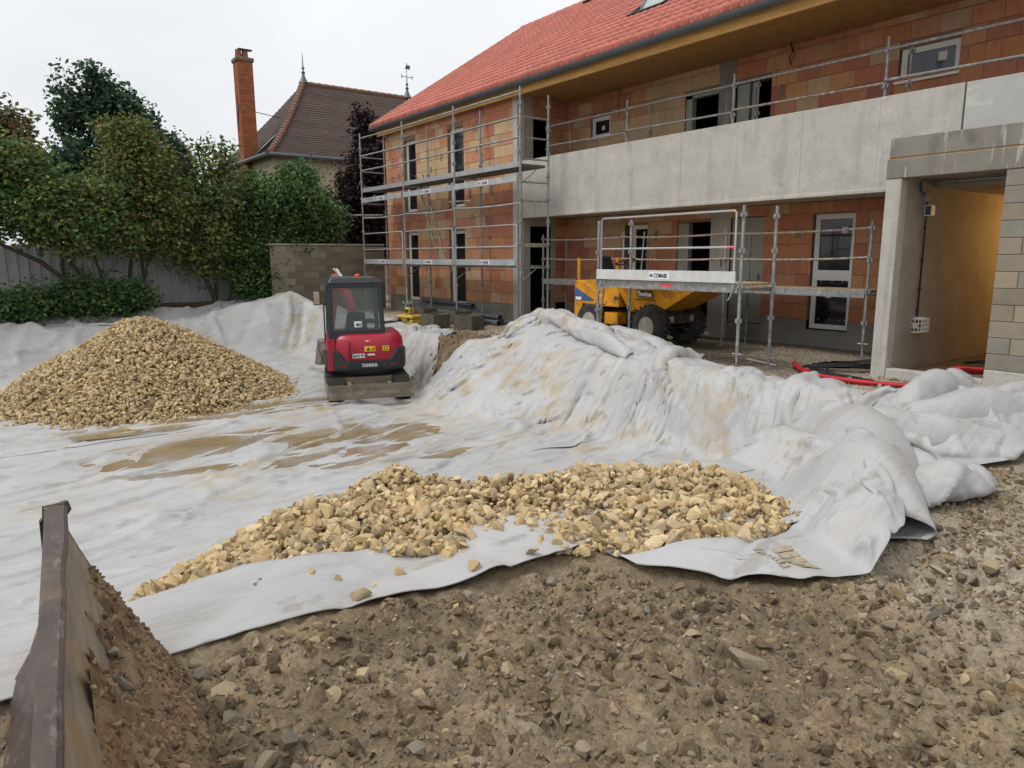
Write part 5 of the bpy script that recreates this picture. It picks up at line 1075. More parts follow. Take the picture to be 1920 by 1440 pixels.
A = [cB+d_*(-a)+np.array((0, 0, b))+sd2*.26 for a, b in sec]; B = [cB+d_*(-a)+np.array((0, 0, b))-sd2*.26 for a, b in sec]; q.loft(A, B); bk = q.build('bucket', MUDM, ex_)
for s in (-1, 1):
    q = E_(); ol = [(-.05, .37), (.12, .31), (.22, .15), (.18, -.06), (0, -.17), (-.3, -.2)]; A = [cB+d_*(-a)+np.array((0, 0, b))+sd2*s*.25 for a, b in ol]; B = [p+sd2*s*.02 for p in A]; q.loft(A, B); q.build('bucket_side', MUDM, bk)
q = E_(); q.tube([ep0 for ep0 in [(.15, .78, .62), (.16, .86, .9), (.12, .84, 1.0), (.05, .74, 1.02)]], .008, 5); q.build('hose_loop', RUB, ex_)
# ---------------------------------------------------------------- site dumper
DYL = mat('dumper_yellow', (.62, .27, .012), .5, .22, 3, .002, 30, spec=.4, stain=[((.22, .11, .04), 3.5, .54, .68, .75), ((.10, .06, .035), 8, .62, .70, .6)])
TYRE = mat('tyre', (.04, .038, .036), .9, .25, 10, .003, 50, stain=((.11, .09, .07), 3, .54, .7, .6)); RIM = mat('dusty_rim', (.40, .385, .345), .7, .25, 7, stain=((.12, .09, .06), 6, .58, .7, .6)); UND = mat('dirty_chassis', (.06, .045, .03), .85, .4, 6, stain=((.22, .10, .03), 4, .58, .7, .6))
DX, DYc = -9.72, 10.42; dz = .02
du = thing('site_dumper', (DX, DYc, dz), 'yellow four wheel site dumper with its skip to the right', 'dumper')
DF = Matrix.Translation(Vector((DX, DYc, dz)))
def D_(): return MB(DF)
def wheel(x, s, rr=.385, wd=.27):
    yc = s*.50; q = D_(); y0 = yc-wd/2*s
    prof = [(.19, 0), (.27, -.005), (.345, .01), (rr-.015, .05), (rr, .09), (rr, wd-.09), (rr-.015, wd-.05), (.345, wd-.01), (.27, wd+.005), (.19, wd)]
    q.lathe(prof, (x, y0, rr-.01), (0, s, 0), 28, cap=False); w_ = q.build('wheel', TYRE, du, True)
    q = D_()
    for k in range(20):
        a = 2*math.pi*k/20; 
        for side in (0, 1):
            a2 = a+(math.pi/20)*side; y_a = y0+s*(.03 if side == 0 else wd-.03); y_b = y0+s*wd*.5
            p1 = np.array((x+(rr+.006)*math.cos(a2), y_a, rr-.01+(rr+.006)*math.sin(a2))); p2 = np.array((x+(rr+.012)*math.cos(a2+.16), y_b, rr-.01+(rr+.012)*math.sin(a2+.16))); q.beam(p1, p2, .035, .03, (math.cos(a2), 0, math.sin(a2)))
    q.build('tread_bars', TYRE, w_, kind='stuff')
    q = D_(); yo = yc+s*(wd/2-.03); q.lathe([(.205, .02), (.20, .028), (.185, -.03), (.10, -.04), (.095, .0), (.04, .01)], (x, yo, rr-.01), (0, s, 0), 24); rm_ = q.build('rim', RIM, w_, True)
    q = D_()
    for k in range(6): a = k*math.pi/3; q.lathe([(.012, -.04), (.012, -.015)], (x+.075*math.cos(a), yo, rr-.01+.075*math.sin(a)), (0, s, 0), 6)
    q.build('wheel_nuts', RIM, rm_, kind='stuff')
for x in (.76, -.78):
    for s in (-1, 1): wheel(x, s)
q = D_(); q.box((-1.15, -.28, .38), (.2, .28, .62)); q.box((.1, -.25, .36), (.95, .25, .55)); q.box((.70, -.5, .30), (.82, .5, .42)); q.box((-.84, -.5, .30), (-.72, .5, .42)); q.build('chassis', UND, du)
q = D_(); q.prism([(-1.22, .45), (-1.22, 1.18), (-.95, 1.18), (-.30, .82), (-.30, .70), (-.98, .72), (-1.05, .45)], 1, -.62, .62); rb = q.build('rear_body', DYL, du, bevel=.015)
q = D_(); q.prism([(-.42, .72), (-.42, 1.10), (.02, 1.12), (.02, .72)], 1, -.60, -.25); q.build('step_box', DYL, du, bevel=.02)
q = D_(); q.prism([(-.60, .70), (-.60, .74), (.05, .74), (.05, .70)], 1, -.62, .62); q.build('foot_plate', DYL, du)
q = D_(); q.prism([(-.35, .36), (-.35, .58), (.0, .58), (.0, .36)], 1, -.60, -.35); q.build('step', DYL, du)
q = D_(); q.add([(-1.205, -.627, 1.05), (-1.205, -.627, .78), (-.72, -.627, .78), (-.62, -.627, .80)], [(0, 1, 2, 3)]); q.build('blue_decal', mat('blue_decal', (.05, .10, .22), .5, .3, 6), rb)
q = D_(); q.box((-1.17, -.631, .79), (-1.0, -.6285, .85)); q.build('white_decal', LABW, rb)
q = D_(); q.tube([(-1.16, -.55, 1.15), (-1.16, -.55, 1.62)], .035, 8); q.tube([(-1.16, .55, 1.15), (-1.16, .55, 1.62)], .035, 8); q.build('roll_bar_stub', DYL, du)
q = D_(); q.tube([(-1.27, -.5, .5), (-1.29, -.5, 1.2), (-1.26, -.5, 1.5), (-1.2, -.5, 1.66)], .028, 7); q.build('exhaust', UND, du)
q = D_(); q.box((-.98, -.26, 1.18), (-.60, .26, 1.30), .03); se = q.build('seat', SEATM, du); q = D_(); q.loft([(-.98, -.24, 1.28), (-.88, -.24, 1.28), (-.88, .24, 1.28), (-.98, .24, 1.28)], [(-1.06, -.18, 1.66), (-.98, -.18, 1.66), (-.98, .18, 1.66), (-1.06, .18, 1.66)]); q.build('seat_back', SEATM, se, bevel=.04)
q = D_(); q.tube([(-.15, 0, .75), (-.38, 0, 1.50)], .03, 8); stc = q.build('steering_column', UND, du); q = D_(); c0 = np.array((-.40, 0, 1.54)); dn = np.array((-.3, 0, .95)); dn = dn/np.linalg.norm(dn); e1 = np.cross(dn, (0, 1, 0)); q.tube([c0+.19*(math.cos(a)*e1+math.sin(a)*np.array((0, 1, 0))) for a in np.linspace(0, 2*math.pi, 20)[:-1]], .016, 6, closed=True)
for a in (0, 2.1, 4.2): q.tube([c0-dn*.03, c0+.19*(math.cos(a)*e1+math.sin(a)*np.array((0, 1, 0)))], .01, 5)
q.build('steering_wheel', mat('maroon_rim', (.05, .015, .015), .5, .2, 5), stc, True)
q = D_(); q.tube([(-.55, -.58, .98), (-.62, -.60, 1.12), (-.60, -.60, 1.2), (-.5, -.58, 1.2)], .018, 6); q.build('grab_handle', DYL, du)
# skip: open tub, long spout at the front
def tub(x0b, x1b, x0t, x1t, yb, yt, zb, zt):
    return [(x0b, -yb, zb), (x1b, -yb, zb), (x1b, yb, zb), (x0b, yb, zb)], [(x0t, -yt, zt), (x1t, -yt*.86, zt-.06), (x1t, yt*.86, zt-.06), (x0t, yt, zt)]
A, B = tub(.28, .95, .02, 1.95, .42, .62, .66, 1.22); a2, b2 = tub(.32, .92, .07, 1.88, .38, .585, .70, 1.225)
q = D_(); V = A+B+b2+a2; q.add(V, [(3, 2, 1, 0)]+[(i, (i+1) % 4, 4+(i+1) % 4, 4+i) for i in range(4)]+[(4+i, 4+(i+1) % 4, 8+(i+1) % 4, 8+i) for i in range(4)]+[(8+i, 8+(i+1) % 4, 12+(i+1) % 4, 12+i) for i in range(4)]+[(12, 13, 14, 15)])
skp = q.build('skip', DYL, du)
q = D_()
for s in (-1, 1): q.beam((.02, s*.63, 1.20), (1.2, s*.60, 1.19), .05, .06)
q.beam((.02, -.62, 1.20), (.02, .62, 1.20), .05, .06); q.build('skip_rim', DYL, skp)
q = D_(); q.add([(-.02, -.63, 1.22), (.05, -.64, 1.22), (.32, -.44, .62), (.18, -.46, .62)], [(0, 1, 2, 3)]); q.beam((.0, -.63, 1.20), (.26, -.45, .64), .06, .12, (1, 0, 0)); q.build('skip_rib', DYL, skp)
q = D_(); q.box((.62, -.2, .36), (.95, .2, .66)); q.box((1.0, -.40, .42), (1.06, .40, .60)); q.build('skip_mount', UND, du)
for s in (-1, 1): q = D_(); q.box((1.06, s*.28-.05, .46), (1.08, s*.28+.05, .56)); q.build('headlight', mat('lamp_lens', (.4, .38, .34), .3, .2, 5), du)
nrm = Vector((0, -1, -.36)).normalized(); upd = Vector((0, -.20, .56)).normalized()
def sp_(x, z): 
    t = (z-.66)/(1.22-.66); return Vector((DX+x, DYc-(.42+(.62-.42)*t)*1.0-.006, dz+z))
cL = sp_(.62, .97); q = MB(); r_ = np.array((1, 0, 0)); u_ = np.array(upd); q.obox(np.array(cL), r_*.19, u_*.065, np.cross(r_, u_)*.004); pl = q.build('name_plate', mat('name_plate_blue', (.025, .03, .07), .5, .2, 5), skp); text('lettering', 'Thwaites', .13, mat('cream_letters', (.78, .72, .60), .6, .1, 5), pl, tuple(cL+nrm*.007), (1, 0, 0), tuple(upd), width=.34, bold=.004, depth=.001)
cL = sp_(.60, .86); q = MB(); q.obox(np.array(cL), r_*.25, u_*.008, np.cross(r_, u_)*.003); q.build('dark_stripe', UND, skp)
text('lettering', '3977', .085, INK, du, (DX-.02, DYc-.612, dz+.86), (1, 0, 0), (0, 0, 1), width=.17, bold=.002, depth=.001)
# ---------------------------------------------------------------- big blade close to the camera
BST = mat('worn_blade_steel', (.062, .044, .034), .5, .4, 5, .003, 60, metal=.12, spec=.5, stain=[((.20, .18, .16), 26, .56, .68, .55, (.35, 1.6, 1)), ((.04, .022, .015), 4, .52, .68, .7), ((.22, .13, .07), 2.2, .60, .72, .5)])
BFC = mat('scraped_blade_face', (.24, .20, .15), .55, .4, 9, .002, 40, metal=.25, stretch=(.4, 5, 1.2), stain=[((.30, .19, .085), 4, .5, .66, .8)])
bl_ = thing('dozer_blade', (-2.2, .15, 0), 'dark worn steel blade loaded with brown soil at the lower left', 'dozer blade')
def bY(x): return .105-.082*(x+3.15)          # its line on the ground, nearly along X
def sect(x, far=0):
    y = bY(x); return y
xsb = np.linspace(-3.17, -.75, 30)
V = []; secb = [(.012, .748), (.048, .75), (.060, .69), (.105, .56), (.16, .42), (.24, .25), (.33, .06), (.34, .0), (.20, .02), (.08, .12), (-.02, .10), (-.14, .03), (-.17, .05), (-.09, .18), (-.03, .34), (-.005, .55)]
for i, x in enumerate(xsb):
    for (a, b) in secb: V.append((x+.02*(b-.4)*(i == 0), bY(x)+a, b+.0))
n = len(secb); F = [(i*n+j, i*n+(j+1) % n, (i+1)*n+(j+1) % n, (i+1)*n+j) for i in range(len(xsb)-1) for j in range(n)]+[tuple(range(n)), tuple(range(len(xsb)*n-1, (len(xsb)-1)*n-1, -1))]
o = obj_from('moldboard', V, F, [BFC, BST], bl_, True); o.data.polygons.foreach_set('material_index', np.array([1 if (i < (len(xsb)-1)*n and i % n >= 9) else 0 for i in range(len(F))], np.int32)); o.data.set_sharp_from_angle(angle=math.radians(50)); o.modifiers.new('bevel', 'BEVEL').width = .006
q = MB(); V = []
for i, x in enumerate(xsb):
    w1 = .004*float(vnoise(x*9, 0, 3)); ww = .086-.026*min(1, max(0, (x+3.17)/1.7)); V += [(x, bY(x)+.012, .752), (x, bY(x)+ww+w1, .757), (x, bY(x)+ww+.006+w1, .730), (x, bY(x)-.002, .60)]
F = [(4*i+j, 4*i+(j+1) % 4, 4*i+4+(j+1) % 4, 4*i+4+j) for i in range(len(xsb)-1) for j in range(4)]+[(0, 1, 2, 3), tuple(4*(len(xsb)-1)+j for j in (3, 2, 1, 0))]
o = obj_from('top_edge', V, F, BST, bl_); o.modifiers.new('bevel', 'BEVEL').width = .008
q = MB(); q.add([(-3.19, bY(-3.17)-.015, .45), (-3.19, bY(-3.17)+.06, .50), (-3.19, bY(-3.17)+.085, .765), (-3.19, bY(-3.17)+.045, .752), (-3.19, bY(-3.17)-.01, .70), (-3.16, bY(-3.17)-.015, .45), (-3.16, bY(-3.17)+.06, .50), (-3.16, bY(-3.17)+.085, .765), (-3.16, bY(-3.17)+.045, .752), (-3.16, bY(-3.17)-.01, .70)], [(4, 3, 2, 1, 0), (5, 6, 7, 8, 9)]+[(i, (i+1) % 5, 5+(i+1) % 5, 5+i) for i in range(5)]); q.build('end_plate', BST, bl_)
# soil carried by it
SO2 = mat('rusty_soil', (.26, .18, .10), .92, .4, 9, .02, 45, stain=[((.095, .055, .028), 3.5, .48, .64, .75), ((.28, .22, .145), 5, .56, .68, .6), ((.22, .105, .035), 2, .56, .7, .6)])
def soil_y(x, t): return bY(x)+.115+.02*t+.315*t*np.clip((x+3.50)/.5, .12, 1)
def soil_z(x, t):
    top = (.40+.06*vnoise(x*2.4, x*0, 4)+.03*vnoise(x*7, x*0, 6))*sstep((x+3.42)/.34)+.12
    return top*(1-t)**1.15+.05*np.sin(math.pi*t)*sstep((x+3.3)/.3)+.035*fbm(x*6, t*4, 4, 5)*(1-t)+.05*np.abs(fbm(x*11, t*6, 4, 8))*np.clip(1.05-1.1*t, .12, 1)-.02
gx = np.linspace(-3.40, -.7, 360); gv = np.linspace(0, 1, 100); A, B = np.meshgrid(gx, gv, indexing='ij'); o = grid_obj('carried_soil', np.stack([A, soil_y(A, B), soil_z(A, B)], -1), SO2, bl_)
k = 3200; xx = rng.uniform(-3.25, -.9, k); t_ = rng.random(k)**.8*.97; s_ = .003+.016*rng.random(k)**3
scatter_mesh('soil_crumbs', np.stack([xx, soil_y(xx, t_), soil_z(xx, t_)+s_*.2], -1), s_, rots(k), np.array((.24, .16, .09))*rng.uniform(.5, 1.5, (k, 1)), PEB, bl_)
bx_ = np.array((-2.5, -2.3, -2.28, -1.95, -1.85, -2.1)); bt_ = np.array((.18, .22, .1, .35, .5, .15)); 
stone_objects('stone', np.stack([bx_, soil_y(bx_, bt_), soil_z(bx_, bt_)+.01], -1), np.array([.030, .045, .02, .028, .03, .02]), rots(6), np.array([(.26, .23, .18)]*2+[(.3, .22, .13)]*4), PEB, bl_)
# ---------------------------------------------------------------- garden wall of concrete blocks, left of the wing
gw = thing('block_wall', (-21.6, 9, 0), 'grey brown concrete block garden wall with pale coping beside the brick wing', 'wall')
GY0, GY1, GX0 = 7.12, 10.88, -21.5
q = MB(); q.box((GX0-.19, GY0+.004, -.3), (GX0-.008, GY1, 2.02)); q.build('wall_core', MATS['block_mortar'], gw)
gblk = {}
for r in range(11):
    z0 = -.16+.2*r; y = GY0; first = True
    while y < GY1-.02:
        L_ = min(.25 if (first and r % 2) else .5, GY1-y); c = np.array((.185, .16, .115))*(.75+.5*rng.random())
        if rng.random() < .18 or y < GY0+.4: c = np.array((.29, .25, .19))*rng.uniform(.85, 1.1)
        key = (round(L_, 2), tuple(np.round(c, 2)))
        if key not in gblk:
            b = MB(); b.box((-.10, -L_/2+.004, -.096), (.10, L_/2-.004, .096), .006); V = np.concatenate(b.v); gblk[key] = mesh_from('block', V, b.f, [BLK], col=np.tile(key[1], (len(V), 1)))
        link(bpy.data.objects.new('block', gblk[key]), gw, (GX0-.098, y+L_/2, z0+.1)); y += L_; first = False
q = MB(); q.box((GX0-.24, GY0-.04, 2.042), (GX0+.04, GY1, 2.085), .006); q.build('coping', mat('coping_stone', (.40, .36, .30), .9, .15, 6), gw)
# ---------------------------------------------------------------- sheet metal hoarding
FEN = mat('grey_sheet_metal', (.45, .465, .48), .55, .12, 2, metal=.2, spec=.4, stain=((.24, .24, .23), 1.2, .55, .75, .5))
fe = thing('sheet_metal_fence', (-23.5, 2, 0), 'pale grey profiled sheet metal fence behind the trees', 'fence')
y = -8.0; FX = -23.5
fm = None
while y < 8.8:
    if fm is None:
        prof = []; 
        for k in range(4): prof += [(k*.25, 0), (k*.25+.14, 0), (k*.25+.16, .035), (k*.25+.23, .035)]
        prof.append((1.0, 0)); V = [(x, u, z) for z in (-.2, 2.05) for u, x in prof]; n = len(prof); fm = mesh_from('metal_sheet', V, [(j, j+1, n+j+1, n+j) for j in range(n-1)], [FEN])
    link(bpy.data.objects.new('metal_sheet', fm), fe, (FX, y, .0+.02*rng.normal())); y += 1.0
for y in np.arange(-8, 9, 2.0): q = MB(); q.box((FX+.04, y-.04, -.2), (FX+.12, y+.04, 2.0)); q.build('fence_post', mat('dark_post', (.10, .10, .10), .7, .2, 4), fe)
# ---------------------------------------------------------------- neighbouring house
HW = mat('cream_roughcast', (.44, .385, .30), .92, .10, 2, .003, 60, stain=((.36, .31, .25), .8, .55, .75, .5)); OT = mat('old_brown_tile', (1, 1, 1), .85, .25, 3, .004, 40, attr=True, stain=[((.05, .045, .04), .55, .52, .68, .75), ((.14, .15, .08), 1.3, .60, .74, .45)])
ho = thing('neighbour_house', (-35, 14.5, 0), 'old cream house with steep brown hipped tile roof behind the trees', 'house')
hx0, hx1, hy0, hy1 = -40.0, -30.25, 10.4, 22.8; ez = 5.85; rx0, rz = -35.1, 9.95; ry0, ry1 = 13.75, 19.45
q = MB(); q.box((hx0, hy0, -.5), (hx1, hy1, ez)); q.build('wall', HW, ho)
def hip(a): # bell-cast profile: height as function of how far up (0..1)
    return ez+(rz-ez)*(a**1.22)
ring = lambda a: [(hx1+.30+(rx0-hx1-.30)*a, hy0-.30+(ry0-hy0+.30)*a), (hx1+.30+(rx0-hx1-.30)*a, hy1+.3+(ry1-hy1-.3)*a), (hx0-.3+(rx0-hx0+.3)*a, hy1+.3+(ry1-hy1-.3)*a), (hx0-.3+(rx0-hx0+.3)*a, hy0-.30+(ry0-hy0+.30)*a)]
NR = 34; V = []; F = []
for i in range(NR+1):      # tile courses, each with its own lip
    a = i/NR
    for dz_ in (.0, .03):
        for x, y in ring(min(1, a)): V.append((x, y, hip(a)+dz_-.03))
for i in range(NR):
    b0, b1 = i*8+4, (i+1)*8
    for j in range(4): F.append((b0+j, b0+(j+1) % 4, b1+(j+1) % 4, b1+j)); F.append((i*8+j, i*8+(j+1) % 4, b0+(j+1) % 4, b0+j))
col = np.array([np.array((.085, .056, .045))*(1+.25*math.sin(i*7.3)*.4) for i in range(NR+1) for _ in range(8)]); 
hr = obj_from('roof', V, F, OT, ho, False, col)
RT = mat('ridge_clay', (.19, .105, .072), .85, .25, 5)
for i in range(15):
    t = i/15; q = MB(); y = ry0+(ry1-ry0)*t; q.tube([(rx0, y, rz-.02), (rx0, y+.40, rz-.02)], (.13, .10), 8); q.build('ridge_tile', RT, hr, True)
for i in range(26):
    a, b = i/26, (i+1.15)/26; p0 = ring(a)[0]; p1 = ring(min(b, 1))[0]; q = MB(); q.tube([(*p0, hip(a)+.02), (*p1, hip(min(b, 1))+.01)], (.15, .12), 8); q.build('hip_tile', RT, hr, True)
q = MB(); q.tube([(hx1+.36, hy0-.3, ez-.04), (hx1+.36, hy1+.3, ez-.04)], .085, 8); q.tube([(hx1+.36, hy0-.36, ez-.04), (hx0, hy0-.36, ez-.04)], .085, 8); q.build('gutter', ZINC, ho, True)
q = MB(); q.tube([(hx1+.3, hy0+1.2, ez-.1), (hx1+.1, hy0+1.2, ez-.5), (hx1+.06, hy0+1.2, 0)], .05, 7); q.build('downpipe', ZINC, ho, True)
for yy in (ry0+.05, ry1):
    q = MB(); q.lathe([(.24, 0), (.10, .25), (.06, .42), (.10, .48), (.05, .54), (.03, .62), (.09, .68), (.03, .74), (.02, 1.1), (.004, 1.4)], (rx0, yy, rz), n=10); fi = q.build('finial', ZINC, hr, True)
q = MB(); q.tube([(rx0, ry1, rz+1.3), (rx0, ry1, rz+1.75)], .02, 5); q.beam((rx0, ry1-.3, rz+1.05), (rx0, ry1+.35, rz+1.05), .02, .03); q.add([(rx0, ry1-.12, rz+1.45), (rx0, ry1+.20, rz+1.42), (rx0, ry1+.22, rz+1.62), (rx0, ry1+.02, rz+1.66)], [(0, 1, 2, 3)]); q.beam((rx0, ry1-.3, rz+.95), (rx0, ry1-.3, rz+1.15), .02, .05); q.beam((rx0, ry1+.33, rz+.95), (rx0, ry1+.33, rz+1.15), .02, .05); q.build('weather_vane', ZINC, hr)
def slope_pt(y, a): return (hx1+.30+(rx0-hx1-.30)*a, y, hip(a))
SKYL = mat('sky_pane', (.55, .58, .60), .05, .05, 2, spec=.8, metal=.6)
def skylight(p, q_, r_, s_):
    m_ = MB(); c = [np.array(v) for v in (p, q_, r_, s_)]; 
    for i in range(4): m_.beam(c[i], c[(i+1) % 4], .07, .10)
    f_ = m_.build('roof_window', MATS['dark_flashing'], hr); m_ = MB(); m_.add([v+np.array((.02, -.01, .02)) for v in c], [(0, 1, 2, 3)]); m_.build('pane', SKYL, f_)
e_ = np.array((.06, 0, .06)); skylight(slope_pt(14.6, .13)+e_, slope_pt(15.5, .13)+e_, slope_pt(15.5, .33)+e_, slope_pt(14.6, .33)+e_)
def slope_s(x, a): return np.array((x, hy0-.30+(ry0-hy0+.30)*a, hip(a)+.06))
skylight(slope_s(-31.9, .08), slope_s(-32.5, .08), slope_s(-32.5, .34), slope_s(-31.9, .34))
# windows and green shutters low on the wall
q = MB(); q.box((hx1, 14.0, 2.2), (hx1+.03, 15.1, 3.9)); wn = q.build('window', PVC, ho); q = MB(); q.box((hx1+.03, 14.08, 2.28), (hx1+.035, 15.02, 3.82)); q.build('pane', GLASS, wn)
q = MB(); q.box((hx1, 13.2, 2.15), (hx1+.05, 13.95, 3.95)); q.build('shutter', mat('green_shutter', (.12, .26, .12), .7, .1, 4), wn)
CB_ = mat('chimney_brick', (1, 1, 1), .9, .15, 5, .004, 50, attr=True)
cx0_, cx1_, cy0_, cy1_, ct = -33.65, -33.0, 10.08, 10.72, 10.0
q = MB(); q.box((cx0_, cy0_, 5.0), (cx1_, cy1_, ct)); ch = q.build('chimney', mat('chimney_mortar', (.26, .12, .08), .95, .2, 8), ho)
q = MB(); zc = 5.4; r = 0
while zc < ct-.06:
    for k in range(3):
        off = .11*(r % 2)
        u = max(cy0_, cy0_+.22*k-off); v = min(cy1_, cy0_+.22*(k+1)-off) if k < 2 else cy1_
        for ax in (0, 1):
            q.col = np.array((.36, .115, .055))*rng.uniform(.75, 1.15)
            if ax == 0: q.box((cx1_-.05, u+.006, zc), (cx1_+.008, v-.006, zc+.062))
            else: q.box((cx0_+(u-cy0_)+.006, cy0_-.008, zc), (cx0_+(v-cy0_)-.006, cy0_+.05, zc+.062))
    zc += .075; r += 1
q.build('bricks', CB_, ch, col=True, kind='stuff')
q = MB(); q.box((cx0_-.06, cy0_-.06, ct), (cx1_+.06, cy1_+.06, ct+.18), .03); q.build('chimney_cap', mat('mossy_stone', (.16, .13, .08), .95, .3, 6), ch)
for yy in (cy0_+.16, cy1_-.2): q = MB(); q.lathe([(.15, 0), (.12, .30), (.13, .34)], (-33.35, yy, ct+.18), n=10); q.build('chimney_pot', mat('pot_clay', (.20, .09, .06), .85, .2, 5), ch)
q = MB(); q.box((-33.5, cy1_-.5, ct+.55), (-33.2, cy1_+.1, ct+.58)); q.build('cap_plate', ZINC, ch)
q = MB(); S_ = [(cx1_+.0-.33+.09*math.sin(t*2*math.pi)*(-1), cy0_-.02, 7.2+1.3*t) for t in np.linspace(0, 1, 15)]; q.tube(S_, .025, 5); q.tube([(cx1_, 10.4, 8.0), (-34, 12.2, 8.0)], .018, 5); q.build('iron_anchor', MATS['dark_flashing'], ch)
# ---------------------------------------------------------------- trees and shrubs
LEAFM = {}
def leaf_mat(name):
    if name in LEAFM: return LEAFM[name]
    m_ = bpy.data.materials.new(name); m_.use_nodes = True; t = m_.node_tree; b = t.nodes['Principled BSDF']; a = t.nodes.new('ShaderNodeAttribute'); a.attribute_name = 'Col'; t.links.new(a.outputs['Color'], b.inputs['Base Color']); b.inputs['Roughness'].default_value = .5; b.inputs['Specular IOR Level'].default_value = .35
    tr = t.nodes.new('ShaderNodeBsdfTranslucent'); t.links.new(a.outputs['Color'], tr.inputs['Color']); mxs = t.nodes.new('ShaderNodeMixShader'); mxs.inputs[0].default_value = .25; out = t.nodes['Material Output']; t.links.new(b.outputs[0], mxs.inputs[1]); t.links.new(tr.outputs[0], mxs.inputs[2]); t.links.new(mxs.outputs[0], out.inputs['Surface'])
    LEAFM[name] = m_; return m_
BARK = mat('bark', (.055, .042, .030), .95, .3, 9, .01, 30, stretch=(3, 3, .5))
def leaves(C, n, spread, size, cols, droop=.3):
    """C cluster centres; n leaves around each"""
    k = len(C)*n; c = np.repeat(C, n, 0)+np.clip(rng.normal(size=(k, 3)), -1.7, 1.7)*np.array(spread); L_ = size*rng.uniform(.65, 1.35, k)
    d = rng.normal(size=(k, 3)); d[:, 2] = d[:, 2]*.6-droop; d /= np.linalg.norm(d, axis=1)[:, None]; u = rng.normal(size=(k, 3)); s_ = np.cross(d, u); s_ /= np.linalg.norm(s_, axis=1)[:, None]; up_ = np.cross(s_, d)
    V = np.stack([c, c+d*L_[:, None]*.5+s_*L_[:, None]*.30+up_*L_[:, None]*.06, c+d*L_[:, None], c+d*L_[:, None]*.5-s_*L_[:, None]*.30+up_*L_[:, None]*.06], 1).reshape(-1, 3)
    F = np.arange(k*4).reshape(k, 4); ci = np.repeat(rng.integers(0, len(cols), len(C)), n); jit = rng.uniform(.7, 1.8, (k, 1)); col = np.repeat(np.array(cols)[ci]*jit, 4, 0); return V, F, col
def blob(c, r, n, hollow=.35):
    p = rng.normal(size=(n, 3)); p /= np.linalg.norm(p, axis=1)[:, None]; rr = (hollow+(1-hollow)*rng.random(n))**.6; rr *= 1+.34*fbm(p[:, 0]*2.2+c[1], p[:, 2]*2.2+c[0], 2, int(abs(c[2]*10)))
    return np.array(c)+p*rr[:, None]*np.array(r)
def tree(name, label, cat, base, blobs, cols, lsize, trunks, per=12, spread=.16, group=None, density=1., droop=.3, twigs=True):
    t = thing(name, base, label, cat, group)
    extra = []
    for c, r, n in blobs:          # loose sprays that break the outline
        for _ in range(max(2, n//55)):
            d = rng.normal(size=3); d[2] = abs(d[2])*.6 if rng.random() < .85 else -abs(d[2])*.8; d /= np.linalg.norm(d); k_ = rng.uniform(.22, .42)
            extra.append((np.array(c)+d*np.array(r)*rng.uniform(.85, 1.12), tuple(np.array((k_, k_, k_*1.25))), 16))
    CL = np.concatenate([blob(c, r, int(n*density)) for c, r, n in list(blobs)+extra]); V, F, col = leaves(CL, int(per*1.25), (spread,)*3, lsize*1.12, cols, droop)
    obj_from('crown', V, F, leaf_mat('leaves'), t, False, col)
    q = MB()
    for pts, r0, r1 in trunks: q.tube(pts, np.linspace(r0, r1, len(pts)), 7)
    if twigs:
        for c, r, n in blobs:
            st = np.array(trunks[rng.integers(0, len(trunks))][0][-1]); 
            for k in range(4):
                e_ = np.array(c)+rng.normal(size=3)*np.array(r)*.5; mid = (st+e_)/2+rng.normal(size=3)*.15; q.tube([st, mid, e_], (.03, .018, .006), 5)
        q2 = MB()
        for e_ in CL[rng.integers(0, len(CL), 90)]:
            s_ = e_+rng.normal(size=3)*.25-np.array((0, 0, .3)); q2.tube([s_, e_], (.012, .004), 4)
        q2.build('twigs', BARK, t, True, kind='stuff')
    q.build('trunk', BARK, t, True); return t
G1 = [(.075, .135, .035), (.055, .11, .032), (.095, .15, .045), (.045, .085, .028)]; G2 = [(.12, .145, .036), (.15, .16, .042), (.085, .115, .03), (.15, .125, .04)]; G3 = [(.035, .075, .038), (.045, .09, .045), (.028, .06, .03)]; G4 = [(.13, .10, .035), (.09, .085, .028), (.15, .085, .030), (.06, .07, .022)]; PU = [(.022, .010, .014), (.030, .012, .016), (.014, .008, .011), (.035, .022, .016)]
grp = 'trees along the metal fence'
tree('ash_tree', 'tall dark green ash with feathery upright shoots behind the fence', 'tree', (-30, 4.5, -.3), [((-30, 4.6, 4.6), (1.6, 2.0, 1.7), 420), ((-30, 3.3, 6.6), (.6, .45, 1.1), 80), ((-30, 4.25, 6.9), (.6, .45, 1.3), 90), ((-30, 4.9, 6.7), (.6, .45, 1.0), 80), ((-30, 5.7, 6.0), (.6, .45, 1.2), 80), ((-30, 6.35, 5.3), (.6, .45, 1.0), 70), ((-30, 2.9, 4.6), (.7, .6, 1.2), 60), ((-30, 5.0, 2.6), (1.3, 2.0, 1.2), 150)], G3, .17, [([(-30, 4.6, -.3), (-30, 4.5, 2.5), (-30, 4.6, 5)], .22, .08)], 15, .20, grp)
tree('yellowing_tree', 'brownish yellow tree at the left edge behind the fence', 'tree', (-28, .8, -.3), [((-28, 1.0, 5.2), (1.1, 1.0, 1.3), 190), ((-28, .2, 4.3), (1.4, 1.3, 1.4), 190), ((-28, -1.4, 4.6), (1.5, 1.5, 1.6), 130)], G4+G2[:1], .17, [([(-28, .6, -.3), (-28, .7, 2.5), (-28, .8, 4.6)], .2, .07)], 13, .2, grp)
